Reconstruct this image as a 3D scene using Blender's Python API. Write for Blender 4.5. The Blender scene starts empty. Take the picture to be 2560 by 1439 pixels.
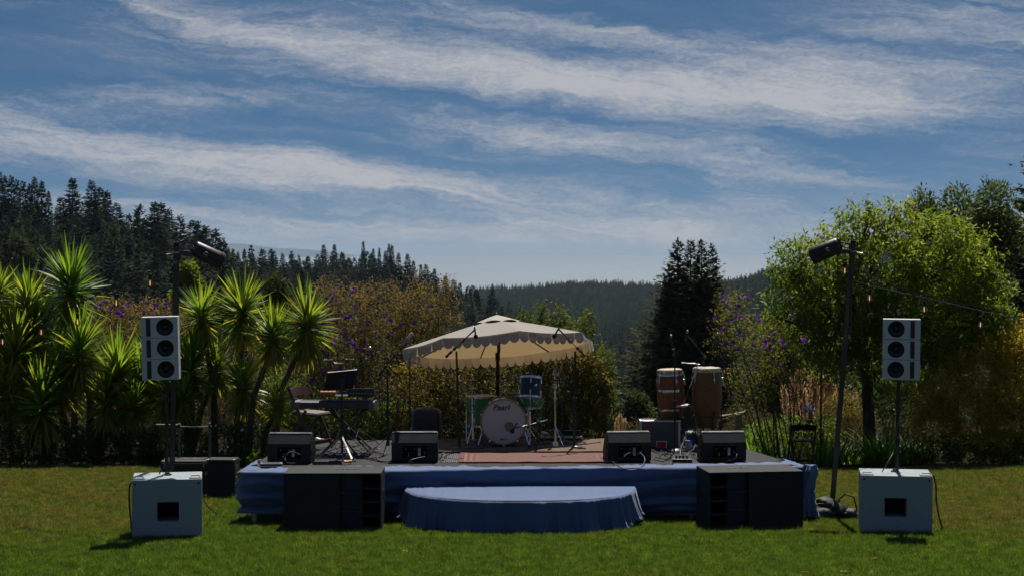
import bpy, math, random
import numpy as np
from mathutils import Vector, Matrix, Euler

SC = bpy.context.scene
COL = SC.collection
PI = math.pi
R = math.radians

# ------------------------------------------------------------------ camera
F = 4320.0                      # focal length in photograph pixels (2560 wide)
CAM_Z = 3.2
PITCH = math.atan((719.5 - 620.0) / F)
cam_data = bpy.data.cameras.new('camera')
cam = bpy.data.objects.new('camera', cam_data)
COL.objects.link(cam)
cam.location = (0, 0, CAM_Z)
cam.rotation_euler = (PI / 2 - PITCH, 0, 0)
cam_data.sensor_width = 36.0
cam_data.lens = F / 2560.0 * 36.0
cam_data.clip_start = 0.5
cam_data.clip_end = 90000.0
SC.camera = cam

# ------------------------------------------------------------------ exposure / render
SC.render.engine = 'CYCLES'
SC.view_settings.view_transform = 'Standard'
SC.view_settings.look = 'None'
SC.view_settings.exposure = 0.22
SC.view_settings.gamma = 1.0
SC.view_settings.use_curve_mapping = False
SC.cycles.use_denoising = True
SC.cycles.max_bounces = 9
SC.cycles.diffuse_bounces = 6
SC.cycles.glossy_bounces = 3
SC.cycles.transmission_bounces = 4
SC.cycles.transparent_max_bounces = 8
SC.cycles.volume_bounces = 0
SC.cycles.sample_clamp_indirect = 4.0

# ------------------------------------------------------------------ sun and sky
SUN_EL, SUN_AZ = R(58.0), R(10.0)      # the sun stands behind the scene, a little to the right
sd = bpy.data.lights.new('sun', 'SUN')
sd.energy = 5.0
sd.angle = R(0.53)
sd.color = (1.0, 0.93, 0.83)
sun = bpy.data.objects.new('sun', sd)
COL.objects.link(sun)
sdir = Vector((math.sin(SUN_AZ) * math.cos(SUN_EL), math.cos(SUN_AZ) * math.cos(SUN_EL), math.sin(SUN_EL)))
sun.rotation_euler = sdir.to_track_quat('Z', 'Y').to_euler()

world = bpy.data.worlds.new('World')
SC.world = world
world.use_nodes = True
world.cycles.sampling_method = 'MANUAL'
world.cycles.sample_map_resolution = 512
wt = world.node_tree
wt.nodes.clear()


class NT:
    """small helper for writing node trees"""
    def __init__(self, tree):
        self.t = tree

    def n(self, typ, **kw):
        nd = self.t.nodes.new(typ)
        for k, v in kw.items():
            setattr(nd, k, v)
        return nd

    def put(self, sock, val):
        if isinstance(val, bpy.types.NodeSocket):
            self.t.links.new(val, sock)
        else:
            sock.default_value = val

    def m(self, op, a, b=None, c=None, clamp=False):
        nd = self.n('ShaderNodeMath', operation=op, use_clamp=clamp)
        self.put(nd.inputs[0], a)
        if b is not None:
            self.put(nd.inputs[1], b)
        if c is not None:
            self.put(nd.inputs[2], c)
        return nd.outputs[0]

    def xyz(self, x, y, z):
        nd = self.n('ShaderNodeCombineXYZ')
        for s, v in zip(nd.inputs, (x, y, z)):
            self.put(s, v)
        return nd.outputs[0]

    def noise(self, vec, scale, detail=4, rough=0.5, dist=0.0, out=0):
        nd = self.n('ShaderNodeTexNoise')
        if vec is not None:
            self.put(nd.inputs['Vector'], vec)
        nd.inputs['Scale'].default_value = scale
        nd.inputs['Detail'].default_value = detail
        nd.inputs['Roughness'].default_value = rough
        nd.inputs['Distortion'].default_value = dist
        return nd.outputs[out]

    def mix(self, fac, a, b, blend='MIX'):
        nd = self.n('ShaderNodeMix', data_type='RGBA', blend_type=blend)
        self.put(nd.inputs[0], fac)
        self.put(nd.inputs[6], a)
        self.put(nd.inputs[7], b)
        return nd.outputs[2]

    def ramp(self, fac, stops, interp='LINEAR'):
        nd = self.n('ShaderNodeValToRGB')
        cr = nd.color_ramp
        cr.interpolation = interp
        while len(cr.elements) < len(stops):
            cr.elements.new(0.5)
        for e, (p, c) in zip(cr.elements, stops):
            e.position = p
            e.color = (c[0], c[1], c[2], 1)
        self.put(nd.inputs[0], fac)
        return nd.outputs[0]

    def mrange(self, v, a, b, c=0.0, d=1.0, smooth=True):
        nd = self.n('ShaderNodeMapRange', interpolation_type='SMOOTHSTEP' if smooth else 'LINEAR')
        for i, x in enumerate((v, a, b, c, d)):
            self.put(nd.inputs[i], x)
        return nd.outputs[0]


N = NT(wt)
tc = N.n('ShaderNodeTexCoord').outputs['Generated']
sep = N.n('ShaderNodeSeparateXYZ')
wt.links.new(tc, sep.inputs[0])
dx, dy, dz = sep.outputs
# the low sky is looked up a little higher, where the air is bluer
skyvec = N.xyz(dx, dy, N.m('ADD', N.m('MULTIPLY', N.m('MAXIMUM', dz, 0.0), 2.6), 0.15))
sky = N.n('ShaderNodeTexSky', sky_type='NISHITA')
sky.sun_disc = False
sky.sun_elevation = SUN_EL
sky.sun_rotation = SUN_AZ
sky.altitude = 300
sky.air_density = 1.0
sky.dust_density = 0.35
sky.ozone_density = 2.2
nrm = N.n('ShaderNodeVectorMath', operation='NORMALIZE')
wt.links.new(skyvec, nrm.inputs[0])
wt.links.new(nrm.outputs[0], sky.inputs[0])
# cirrus: streaks in azimuth / elevation
az = N.m('ARCTAN2', dx, dy)
el = N.m('ARCSINE', dz)
cvec = N.xyz(N.m('MULTIPLY', az, 7.0), N.m('MULTIPLY', el, 20.0), 0.0)
w1 = N.m('SUBTRACT', N.noise(cvec, 1.3, 6, 0.6), 0.5)
w2 = N.m('SUBTRACT', N.noise(N.xyz(N.m('MULTIPLY', az, 7.0), N.m('MULTIPLY', el, 20.0), 5.7), 2.2, 6, 0.62), 0.5)
azw = N.m('ADD', az, N.m('MULTIPLY', w1, 0.11))
elw = N.m('ADD', el, N.m('MULTIPLY', w2, 0.026))


def band(px, py, lx, ly, tilt, amp):
    """soft cirrus bank centred on a direction, half sizes in radians"""
    a0, e0 = (px - 1280) / F, (620 - py) / F
    c, s = math.cos(tilt), math.sin(tilt)
    da, de = N.m('SUBTRACT', azw, a0), N.m('SUBTRACT', elw, e0)
    u = N.m('DIVIDE', N.m('ADD', N.m('MULTIPLY', da, c), N.m('MULTIPLY', de, s)), lx / F)
    v = N.m('DIVIDE', N.m('SUBTRACT', N.m('MULTIPLY', de, c), N.m('MULTIPLY', da, s)), ly * 0.98 / F)
    r2 = N.m('ADD', N.m('MULTIPLY', u, u), N.m('MULTIPLY', v, v))
    return N.m('MULTIPLY', N.m('EXPONENT', N.m('MULTIPLY', r2, -1.0)), amp)


BANDS = [
    (1500, 215, 800, 75, R(-7), 0.95),
    (2150, 235, 800, 75, R(-2), 0.95),
    (900, 120, 600, 42, R(-8), 0.80),
    (480, 55, 400, 24, R(-14), 0.55),
    (1250, 50, 560, 40, R(-8), 0.70),
    (1800, 115, 500, 28, R(-7), 0.50),
    (2460, 90, 330, 60, R(-5), 0.75),
    (2350, 10, 400, 20, R(-5), 0.40),
    (250, 375, 620, 68, R(-6), 1.00),
    (420, 255, 420, 40, R(3), 0.62),
    (700, 430, 500, 50, R(-6), 0.60),
    (1200, 470, 600, 40, R(-5), 0.75),
    (1650, 385, 620, 40, R(-6), 0.75),
    (1250, 330, 300, 30, R(-8), 0.45),
    (1300, 575, 1500, 48, R(0), 0.80),
    (1850, 475, 110, 36, R(-30), 0.40),
    (350, 520, 500, 26, R(-2), 0.50),
]
tot = 0.0
for b in BANDS:
    tot = N.m('ADD', band(*b), tot)
# the same kind of banks all over the rest of the sky
far = N.noise(N.xyz(N.m('MULTIPLY', az, 2.2), N.m('MULTIPLY', el, 7.0), 2.0), 1.0, 4, 0.5)
outside = N.mrange(N.m('ADD', N.m('ABSOLUTE', az), el), 0.34, 0.60)
tot = N.m('ADD', tot, N.m('MULTIPLY', N.m('MULTIPLY', N.mrange(far, 0.45, 0.7), 0.55), outside))
# fine fibres along the wind, and the mottled grain of thin cloud
ct, st = math.cos(R(-7)), math.sin(R(-7))
fu = N.m('ADD', N.m('MULTIPLY', azw, ct), N.m('MULTIPLY', elw, st))
fv = N.m('SUBTRACT', N.m('MULTIPLY', elw, ct), N.m('MULTIPLY', azw, st))
f1 = N.noise(N.xyz(N.m('MULTIPLY', fu, 8.0), N.m('MULTIPLY', fv, 70.0), 1.0), 1.0, 7, 0.62, 0.4)
f2 = N.noise(N.xyz(N.m('MULTIPLY', fu, 38.0), N.m('MULTIPLY', fv, 300.0), 3.0), 1.0, 7, 0.72, 0.35)
f3 = N.noise(N.xyz(N.m('MULTIPLY', az, 230.0), N.m('MULTIPLY', el, 520.0), 8.0), 1.0, 4, 0.6, 0.3)
fib = N.m('ADD', N.m('ADD', N.m('MULTIPLY', f1, 0.50), N.m('MULTIPLY', f2, 0.34)), N.m('MULTIPLY', f3, 0.16))
core = N.m('ADD', N.m('MULTIPLY', tot, 0.78), N.m('MULTIPLY', N.m('SUBTRACT', fib, 0.5), 2.7))
grain = N.m('ADD', 0.62, N.m('ADD', N.m('MULTIPLY', f2, 0.42), N.m('MULTIPLY', f3, 0.30)))
dens = N.m('MULTIPLY', N.m('MULTIPLY', N.mrange(core, 0.04, 1.42), 0.92), grain)
veil = N.m('MULTIPLY', N.mrange(f1, 0.34, 0.72), 0.11)
lowveil = N.m('MULTIPLY', N.m('EXPONENT', N.m('MULTIPLY', N.m('MAXIMUM', el, 0.0), -60.0)), 0.55)
dens = N.m('MINIMUM', N.m('ADD', N.m('ADD', dens, veil), lowveil), 0.95)
SKY_CLOUD = (7.4, 7.6, 8.1, 1)
skycol = N.mix(1.0, sky.outputs[0], (0.44, 0.66, 0.75, 1), 'MULTIPLY')
skyc = N.mix(dens, skycol, SKY_CLOUD)
bg = N.n('ShaderNodeBackground')
bg.inputs['Strength'].default_value = 0.054
wt.links.new(skyc, bg.inputs['Color'])
wo = N.n('ShaderNodeOutputWorld')
wt.links.new(bg.outputs[0], wo.inputs['Surface'])


# ------------------------------------------------------------------ placing helpers
def W(px, py, d):
    """the world point seen at photograph pixel (px, py) at distance d in front of the camera"""
    u, v = (px - 1280.0) / F, (719.5 - py) / F
    t = d / (math.cos(PITCH) + v * math.sin(PITCH))
    return Vector((u * t, d, CAM_Z + t * (-math.sin(PITCH) + v * math.cos(PITCH))))


def X(px, d):
    return (px - 1280.0) / F * d


def lawn_z(y):
    return -0.055 * (y - 20.0)


def ground_d(py):
    return 2.1 / ((py - 620.0) / F - 0.055)


STAGE_Z = 0.62


def stage_d(py):
    return (CAM_Z - STAGE_Z) * F / (py - 620.0)


# ------------------------------------------------------------------ materials
MATS = {}


def new_mat(name):
    m = bpy.data.materials.new(name)
    m.use_nodes = True
    m.node_tree.nodes.clear()
    MATS[name] = m
    return m, NT(m.node_tree)


def out(nt, shader, disp=None):
    o = nt.n('ShaderNodeOutputMaterial')
    nt.t.links.new(shader, o.inputs['Surface'])
    return o


def bsdf(nt, color, rough=0.6, metal=0.0, spec=0.5, normal=None, **kw):
    b = nt.n('ShaderNodeBsdfPrincipled')
    nt.put(b.inputs['Base Color'], color)
    nt.put(b.inputs['Roughness'], rough)
    nt.put(b.inputs['Metallic'], metal)
    nt.put(b.inputs['Specular IOR Level'], spec)
    for k, v in kw.items():
        nt.put(b.inputs[k.replace('_', ' ')], v)
    if normal is not None:
        nt.t.links.new(normal, b.inputs['Normal'])
    return b.outputs[0]


def bump(nt, height, strength=0.3, dist=0.01):
    b = nt.n('ShaderNodeBump')
    b.inputs['Strength'].default_value = strength
    b.inputs['Distance'].default_value = dist
    nt.put(b.inputs['Height'], height)
    return b.outputs[0]


def c4(c):
    return (c[0], c[1], c[2], 1.0)


def simple(name, col, rough=0.6, metal=0.0, spec=0.5, vary=0.18, scale=6.0, bump_s=0.0, bump_scale=60.0):
    """painted / moulded surface with slight unevenness in tone and gloss"""
    m, nt = new_mat(name)
    co = nt.n('ShaderNodeTexCoord').outputs['Object']
    nz = nt.noise(co, scale, 5, 0.6)
    c = nt.mix(nz, c4([x * (1 - vary) for x in col]), c4([min(1, x * (1 + vary)) for x in col]))
    rg = nt.mrange(nt.noise(co, scale * 2.3, 4), 0.3, 0.7, max(0.02, rough - 0.08), min(1, rough + 0.08))
    nrm = None
    if bump_s:
        nrm = bump(nt, nt.noise(co, bump_scale, 3), bump_s, 0.004)
    out(nt, bsdf(nt, c, rg, metal, spec, nrm))
    return m


LEAF = 1.65      # overall leaf lightness


def leafmat(name, stops, trans=0.4, tcol=None, rough=0.45, spec=0.35, gain=1.3):
    """leaves: colour from the per-leaf value 'rnd'; light shines through them"""
    m, nt = new_mat(name)
    a = nt.n('ShaderNodeAttribute', attribute_name='rnd').outputs['Fac']
    stops = [(q, [min(0.6, v * LEAF) for v in cc]) for q, cc in stops]
    c = nt.ramp(a, stops)
    p = bsdf(nt, c, rough, 0.0, spec)
    tr = nt.n('ShaderNodeBsdfTranslucent')
    tint = tcol or (1.0, 1.0, 0.55)
    nt.put(tr.inputs['Color'], nt.mix(1.0, c, c4([t * gain for t in tint]), 'MULTIPLY'))
    mx = nt.n('ShaderNodeMixShader')
    mx.inputs[0].default_value = trans
    nt.t.links.new(p, mx.inputs[1])
    nt.t.links.new(tr.outputs[0], mx.inputs[2])
    out(nt, mx.outputs[0])
    return m


def barkmat(name, a, b, scale=14.0):
    m, nt = new_mat(name)
    co = nt.n('ShaderNodeTexCoord').outputs['Object']
    mp = nt.n('ShaderNodeMapping')
    mp.inputs['Scale'].default_value = (1, 1, 0.25)
    nt.t.links.new(co, mp.inputs[0])
    nz = nt.noise(mp.outputs[0], scale, 6, 0.65)
    out(nt, bsdf(nt, nt.ramp(nz, [(0.3, a), (0.7, b)]), 0.9, 0, 0.2, bump(nt, nz, 0.6, 0.03)))
    return m


# ------------------------------------------------------------------ mesh helpers
def frame_of(d):
    d = Vector(d).normalized()
    up = Vector((0, 0, 1)) if abs(d.z) < 0.95 else Vector((0, 1, 0))
    a = d.cross(up).normalized()
    return a, a.cross(d).normalized(), d


class MB:
    def __init__(self):
        self.v, self.f = [], []

    def add(self, vs, fs):
        o = len(self.v)
        self.v += [tuple(p) for p in vs]
        self.f += [tuple(i + o for i in f) for f in fs]
        return self

    def box(self, c, s, rot=None):
        hx, hy, hz = s[0] / 2, s[1] / 2, s[2] / 2
        vs = [Vector((x, y, z)) for z in (-hz, hz) for y in (-hy, hy) for x in (-hx, hx)]
        if rot is not None:
            M = Euler(rot).to_matrix()
            vs = [M @ p for p in vs]
        c = Vector(c)
        return self.add([p + c for p in vs], [(0, 2, 3, 1), (4, 5, 7, 6), (0, 1, 5, 4), (2, 6, 7, 3), (0, 4, 6, 2), (1, 3, 7, 5)])

    def cyl(self, p0, p1, r0, r1=None, n=12, caps=True):
        r1 = r0 if r1 is None else r1
        p0, p1 = Vector(p0), Vector(p1)
        a, b, _ = frame_of(p1 - p0)
        vs = []
        for p, r in ((p0, r0), (p1, r1)):
            vs += [p + r * (math.cos(2 * PI * i / n) * a + math.sin(2 * PI * i / n) * b) for i in range(n)]
        fs = [(i, (i + 1) % n, n + (i + 1) % n, n + i) for i in range(n)]
        if caps:
            fs += [tuple(reversed(range(n))), tuple(range(n, 2 * n))]
        return self.add(vs, fs)

    def tube(self, pts, r, n=6, caps=True):
        pts = [Vector(p) for p in pts]
        rs = r if isinstance(r, (list, tuple)) else [r] * len(pts)
        vs, prev = [], None
        for i, p in enumerate(pts):
            d = pts[min(i + 1, len(pts) - 1)] - pts[max(i - 1, 0)]
            if d.length < 1e-9:
                d = Vector((0, 0, 1))
            d.normalize()
            if prev is None:
                a, b, _ = frame_of(d)
            else:
                a = prev - d * prev.dot(d)
                if a.length < 1e-6:
                    a, _, _ = frame_of(d)
                a.normalize()
                b = d.cross(a)
            prev = a
            vs += [p + rs[i] * (math.cos(2 * PI * k / n) * a + math.sin(2 * PI * k / n) * b) for k in range(n)]
        fs = []
        for i in range(len(pts) - 1):
            for k in range(n):
                fs.append((i * n + k, i * n + (k + 1) % n, (i + 1) * n + (k + 1) % n, (i + 1) * n + k))
        if caps:
            fs += [tuple(reversed(range(n))), tuple(range((len(pts) - 1) * n, len(pts) * n))]
        return self.add(vs, fs)

    def lathe(self, prof, n=24, M=None, cap0=True, cap1=True):
        vs = []
        for r, z in prof:
            vs += [Vector((r * math.cos(2 * PI * k / n), r * math.sin(2 * PI * k / n), z)) for k in range(n)]
        if M is not None:
            vs = [M @ p for p in vs]
        fs = []
        for i in range(len(prof) - 1):
            for k in range(n):
                fs.append((i * n + k, i * n + (k + 1) % n, (i + 1) * n + (k + 1) % n, (i + 1) * n + k))
        if cap0:
            fs.append(tuple(reversed(range(n))))
        if cap1:
            fs.append(tuple(range((len(prof) - 1) * n, len(prof) * n)))
        return self.add(vs, fs)

    def prism(self, poly, axis, t0, t1):
        """poly: 2D outline in the two other axes, extruded along axis"""
        def mk(p, t):
            return {'x': (t, p[0], p[1]), 'y': (p[0], t, p[1]), 'z': (p[0], p[1], t)}[axis]
        n = len(poly)
        vs = [mk(p, t0) for p in poly] + [mk(p, t1) for p in poly]
        fs = [(i, (i + 1) % n, n + (i + 1) % n, n + i) for i in range(n)] + [tuple(reversed(range(n))), tuple(range(n, 2 * n))]
        return self.add(vs, fs)

    def torus(self, R_, r, n=32, k=8, M=None):
        vs, fs = [], []
        for i in range(n):
            a = 2 * PI * i / n
            for j in range(k):
                b = 2 * PI * j / k
                p = Vector(((R_ + r * math.cos(b)) * math.cos(a), (R_ + r * math.cos(b)) * math.sin(a), r * math.sin(b)))
                vs.append(M @ p if M is not None else p)
                fs.append((i * k + j, ((i + 1) % n) * k + j, ((i + 1) % n) * k + (j + 1) % k, i * k + (j + 1) % k))
        return self.add(vs, fs)

    def mesh(self, name, mat, smooth=35, fix=True):
        me = bpy.data.meshes.new(name)
        me.from_pydata(self.v, [], self.f)
        if fix:
            import bmesh
            bm = bmesh.new()
            bm.from_mesh(me)
            bmesh.ops.recalc_face_normals(bm, faces=bm.faces)
            bm.to_mesh(me)
            bm.free()
        if mat is not None:
            me.materials.append(MATS[mat] if isinstance(mat, str) else mat)
        if smooth:
            me.shade_smooth()
            me.set_sharp_from_angle(angle=R(smooth))
        return me

    def build(self, name, mat, parent=None, smooth=35, bevel=0.0, loc=None, rot=None, seg=2, fix=True):
        return obj(name, self.mesh(name, mat, smooth, fix), parent, bevel, loc, rot, seg)


def obj(name, me, parent=None, bevel=0.0, loc=None, rot=None, seg=2):
    o = bpy.data.objects.new(name, me)
    COL.objects.link(o)
    if parent is not None:
        o.parent = parent
    if loc is not None:
        o.location = loc
    if rot is not None:
        o.rotation_euler = rot
    if bevel:
        md = o.modifiers.new('bevel', 'BEVEL')
        md.width = bevel
        md.segments = seg
        md.limit_method = 'ANGLE'
        md.angle_limit = R(40)
    return o


def tag(o, label=None, cat=None, group=None, kind=None):
    if label:
        o['label'] = label
    if cat:
        o['category'] = cat
    if group:
        o['group'] = group
    if kind:
        o['kind'] = kind
    return o


def thing(name, label, cat, loc=(0, 0, 0), rz=0.0, group=None):
    o = bpy.data.objects.new(name, None)
    COL.objects.link(o)
    o.empty_display_size = 0.1
    o.location = loc
    o.rotation_euler = (0, 0, rz)
    return tag(o, label, cat, group)


def copy_thing(o, loc, rz=0.0, scale=None, label=None, group=None):
    c = o.copy()
    COL.objects.link(c)
    c.location = loc
    c.rotation_euler = (0, 0, rz)
    if scale is not None:
        c.scale = scale
    if label:
        c['label'] = label
    if group:
        c['group'] = group
    for ch in o.children:
        d = ch.copy()
        COL.objects.link(d)
        d.parent = c
        for g in ch.children:
            e = g.copy()
            COL.objects.link(e)
            e.parent = d
    return c


def np_mesh(name, co, faces, mat, rnd=None, smooth=False):
    """co (N,3); faces (M,k) all of one size; rnd: per-point value for the leaf colour"""
    co = np.ascontiguousarray(co, dtype=np.float32)
    faces = np.ascontiguousarray(faces, dtype=np.int32)
    me = bpy.data.meshes.new(name)
    m, k = faces.shape
    me.vertices.add(len(co))
    me.vertices.foreach_set('co', co.ravel())
    me.loops.add(m * k)
    me.loops.foreach_set('vertex_index', faces.ravel())
    me.polygons.add(m)
    me.polygons.foreach_set('loop_start', np.arange(0, m * k, k, dtype=np.int32))
    if smooth:
        me.polygons.foreach_set('use_smooth', np.ones(m, dtype=bool))
    me.update(calc_edges=True)
    if rnd is not None:
        at = me.attributes.new('rnd', 'FLOAT', 'POINT')
        at.data.foreach_set('value', np.ascontiguousarray(rnd, dtype=np.float32))
    me.materials.append(MATS[mat] if isinstance(mat, str) else mat)
    return me


def unit(a):
    return a / np.maximum(np.linalg.norm(a, axis=1, keepdims=True), 1e-9)


def leaves_np(pos, d, nrm, L, Wd, rnd, fold=0.25, bend=0.0, tip=0.55):
    """diamond leaves, folded along the midrib: 4 points, 2 triangles each"""
    d = unit(d)
    side = unit(np.cross(d, nrm))
    up = np.cross(side, d)
    L, Wd = L[:, None], Wd[:, None]
    mid = pos + d * L * (1 - tip)
    a = pos
    b = mid + side * Wd * 0.5 + up * Wd * fold
    c = pos + d * L - up * L * bend
    e = mid - side * Wd * 0.5 + up * Wd * fold
    co = np.stack([a, b, c, e], 1).reshape(-1, 3)
    n = len(pos)
    i = np.arange(n)[:, None] * 4
    f = np.concatenate([i + np.array([[0, 1, 2]]), i + np.array([[0, 2, 3]])], 0)
    return co, f, np.repeat(rnd, 4)


def blades_np(pos, d, nrm, L, Wd, rnd, droop, seg=4):
    """sword or strap leaves bending down under their weight: strips of seg segments"""
    d = unit(d)
    side = unit(np.cross(d, nrm))
    n = len(pos)
    pts, p, dd = [], pos.copy(), d.copy()
    prof = np.interp(np.linspace(0, 1, seg + 1), [0, 0.25, 0.6, 1.0], [0.7, 1.0, 0.8, 0.04])
    for s in range(seg + 1):
        w = Wd[:, None] * 0.5 * prof[s]
        pts += [p - side * w, p + side * w]
        p = p + dd * (L / seg)[:, None]
        dd = dd.copy()
        dd[:, 2] -= droop / seg
        dd = unit(dd)
    co = np.stack(pts, 1).reshape(-1, 3)
    k = 2 * (seg + 1)
    i = np.arange(n)[:, None] * k
    f = np.concatenate([i + np.array([[2 * s, 2 * s + 1, 2 * s + 3, 2 * s + 2]]) for s in range(seg)], 0)
    return co, f, np.repeat(rnd, k)


def join_np(parts):
    co, fs, rn, o = [], [], [], 0
    for c, f, r in parts:
        co.append(c)
        fs.append(f + o)
        rn.append(r)
        o += len(c)
    return np.concatenate(co), np.concatenate(fs), np.concatenate(rn)


def scatter(name, pts, scale, rotz, protos, idx, tilt=None):
    """one object: copies of small meshes on given points"""
    n = len(pts)
    me = bpy.data.meshes.new(name)
    me.vertices.add(n)
    me.vertices.foreach_set('co', np.ascontiguousarray(pts, dtype=np.float32).ravel())
    a = me.attributes.new('sc', 'FLOAT_VECTOR', 'POINT')
    if scale.ndim == 1:
        scale = np.repeat(scale[:, None], 3, 1)
    a.data.foreach_set('vector', np.ascontiguousarray(scale, dtype=np.float32).ravel())
    rot = np.zeros((n, 3), dtype=np.float32)
    rot[:, 2] = rotz
    if tilt is not None:
        rot[:, :2] = tilt
    a = me.attributes.new('ro', 'FLOAT_VECTOR', 'POINT')
    a.data.foreach_set('vector', rot.ravel())
    a = me.attributes.new('ix', 'INT', 'POINT')
    a.data.foreach_set('value', np.ascontiguousarray(idx, dtype=np.int32))
    o = obj(name, me)
    pc = bpy.data.collections.new(name + '_kinds')
    for i, pm in enumerate(protos):
        po = bpy.data.objects.new('%s_kind_%02d' % (name, i), pm)
        pc.objects.link(po)
    g = bpy.data.node_groups.new(name, 'GeometryNodeTree')
    g.interface.new_socket('Geometry', in_out='INPUT', socket_type='NodeSocketGeometry')
    g.interface.new_socket('Geometry', in_out='OUTPUT', socket_type='NodeSocketGeometry')
    gi, go = g.nodes.new('NodeGroupInput'), g.nodes.new('NodeGroupOutput')
    ci = g.nodes.new('GeometryNodeCollectionInfo')
    ci.inputs['Collection'].default_value = pc
    ci.inputs['Separate Children'].default_value = True
    ci.inputs['Reset Children'].default_value = True
    ip = g.nodes.new('GeometryNodeInstanceOnPoints')
    ip.inputs['Pick Instance'].default_value = True

    def na(nm, ty):
        x = g.nodes.new('GeometryNodeInputNamedAttribute')
        x.data_type = ty
        x.inputs['Name'].default_value = nm
        return [s for s in x.outputs if s.enabled and s.name == 'Attribute'][0]
    L = g.links.new
    L(gi.outputs[0], ip.inputs['Points'])
    L(ci.outputs[0], ip.inputs['Instance'])
    L(na('ix', 'INT'), ip.inputs['Instance Index'])
    L(na('ro', 'FLOAT_VECTOR'), ip.inputs['Rotation'])
    L(na('sc', 'FLOAT_VECTOR'), ip.inputs['Scale'])
    L(ip.outputs[0], go.inputs[0])
    md = o.modifiers.new('scatter', 'NODES')
    md.node_group = g
    return o

# ================================================================== LAND
rng = np.random.default_rng(7)
random.seed(7)

TD = [30, 40, 60, 100, 160, 250, 400, 600, 900, 1200, 1500, 2000, 2600, 3500, 6000]
TT = {
    -3000: [-.55, -1.2, -2.5, -4, -5, -6, -5, -8, -20, -35, -60, -90, -125, -160, -170],
    0:     [-.55, -1.2, -3, -6, -9, -12, -11, -15, -28, -45, -60, -90, -125, -160, -170],
    300:   [-.55, -1.2, -3, -6, -10, -14, -12, -17, -30, -50, -65, -95, -125, -160, -170],
    450:   [-.55, -1.2, -3, -7, -11, -16, -17, -19, -32, -52, -70, -95, -125, -160, -170],
    570:   [-.55, -1.2, -3, -7, -12, -18, -23, -19, -34, -55, -75, -100, -130, -160, -170],
    900:   [-.55, -1.2, -3.5, -9, -15, -24, -28, -18, -36, -58, -75, -100, -130, -160, -170],
    1100:  [-.55, -1.3, -4, -10, -17, -27, -34, -26, -46, -62, -75, -70, -110, -160, -170],
    1250:  [-.55, -1.4, -4, -11, -19, -29, -39, -36, -58, -65, -64, -47, -100, -160, -170],
    1450:  [-.55, -1.4, -4, -11, -19, -29, -41, -50, -60, -64, -61, -46, -100, -160, -170],
    1640:  [-.55, -1.4, -4, -11, -18, -27, -34, -40, -47, -60, -57, -44, -100, -160, -170],
    1800:  [-.55, -1.4, -4, -10, -17, -25, -32, -38, -38, -46, -37, -50, -100, -160, -170],
    1950:  [-.55, -1.3, -4, -9, -15, -22, -30, -36, -39, -33, -20, -40, -90, -160, -170],
    2200:  [-.55, -1.2, -3, -7, -11, -15, -20, -22, -20, -13, -5, -22, -80, -160, -170],
    2700:  [-.55, -1.2, -2.5, -5, -8, -10, -12, -10, -5, 0, 5, -10, -60, -150, -170],
    5000:  [-.55, -1.2, -2.5, -5, -8, -10, -12, -10, -5, 0, 5, -10, -60, -150, -170],
}
TP = np.array(sorted(TT))
TZ = np.array([TT[k] for k in TP])
TD = np.array(TD, dtype=float)


def land_z(x, y):
    x, y = np.atleast_1d(np.asarray(x, float)), np.atleast_1d(np.asarray(y, float))
    yy = np.maximum(y, 30.0)
    p = np.clip(x / yy * F + 1280, TP[0], TP[-1])
    ip = np.clip(np.searchsorted(TP, p) - 1, 0, len(TP) - 2)
    tp = (p - TP[ip]) / (TP[ip + 1] - TP[ip])
    tp = tp * tp * (3 - 2 * tp)
    ld, lTD = np.log(np.minimum(yy, 6000)), np.log(TD)
    k = np.clip(np.searchsorted(lTD, ld) - 1, 0, len(TD) - 2)
    td = (ld - lTD[k]) / (lTD[k + 1] - lTD[k])
    z = (TZ[ip, k] * (1 - tp) + TZ[ip + 1, k] * tp) * (1 - td) + (TZ[ip, k + 1] * (1 - tp) + TZ[ip + 1, k + 1] * tp) * td
    wob = np.sin(x * 0.031 + y * 0.013) * np.sin(y * 0.021 - x * 0.008) * np.clip((yy - 120) / 100, 0, 1) * np.minimum(yy / 220, 6.5)
    z = z + wob
    return np.where(y < 30, -0.055 * (np.maximum(y, -10.0) - 20.0), z)


def lz(x, y):
    return float(land_z(x, y)[0])


m, nt = new_mat('forest_floor')
pos = nt.n('ShaderNodeNewGeometry').outputs['Position']
nz = nt.noise(pos, 0.35, 6, 0.6)
nz2 = nt.noise(pos, 6.0, 5, 0.6)
c = nt.mix(nz, (0.012, 0.016, 0.006, 1), (0.024, 0.024, 0.011, 1))
c = nt.mix(nz2, c, (0.024, 0.018, 0.012, 1))
out(nt, bsdf(nt, c, 1.0, 0, 0.0, bump(nt, nz2, 0.5, 0.05)))

ys = np.concatenate([[-30, -10, 0, 8, 14, 18, 22, 26, 28, 29, 30, 31, 32.5, 34, 36, 40, 45, 52], np.geomspace(60, 4200, 75)])
ts = np.linspace(-0.9, 0.9, 181)
co = []
for y in ys:
    xx = ts * max(y, 60.0)
    co.append(np.stack([xx, np.full_like(xx, y), land_z(xx, np.full_like(xx, y))], 1))
co = np.concatenate(co)
a, b = len(ys), len(ts)
ii = (np.arange(a - 1)[:, None] * b + np.arange(b - 1)[None, :]).ravel()
fc = np.stack([ii, ii + 1, ii + b + 1, ii + b], 1)
co[:, 2] -= 0.012
terrain = obj('terrain', np_mesh('terrain', co, fc, 'forest_floor', smooth=True))
tag(terrain, 'dark garden soil and forested valley floor falling away behind the lawn', kind='structure')

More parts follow.
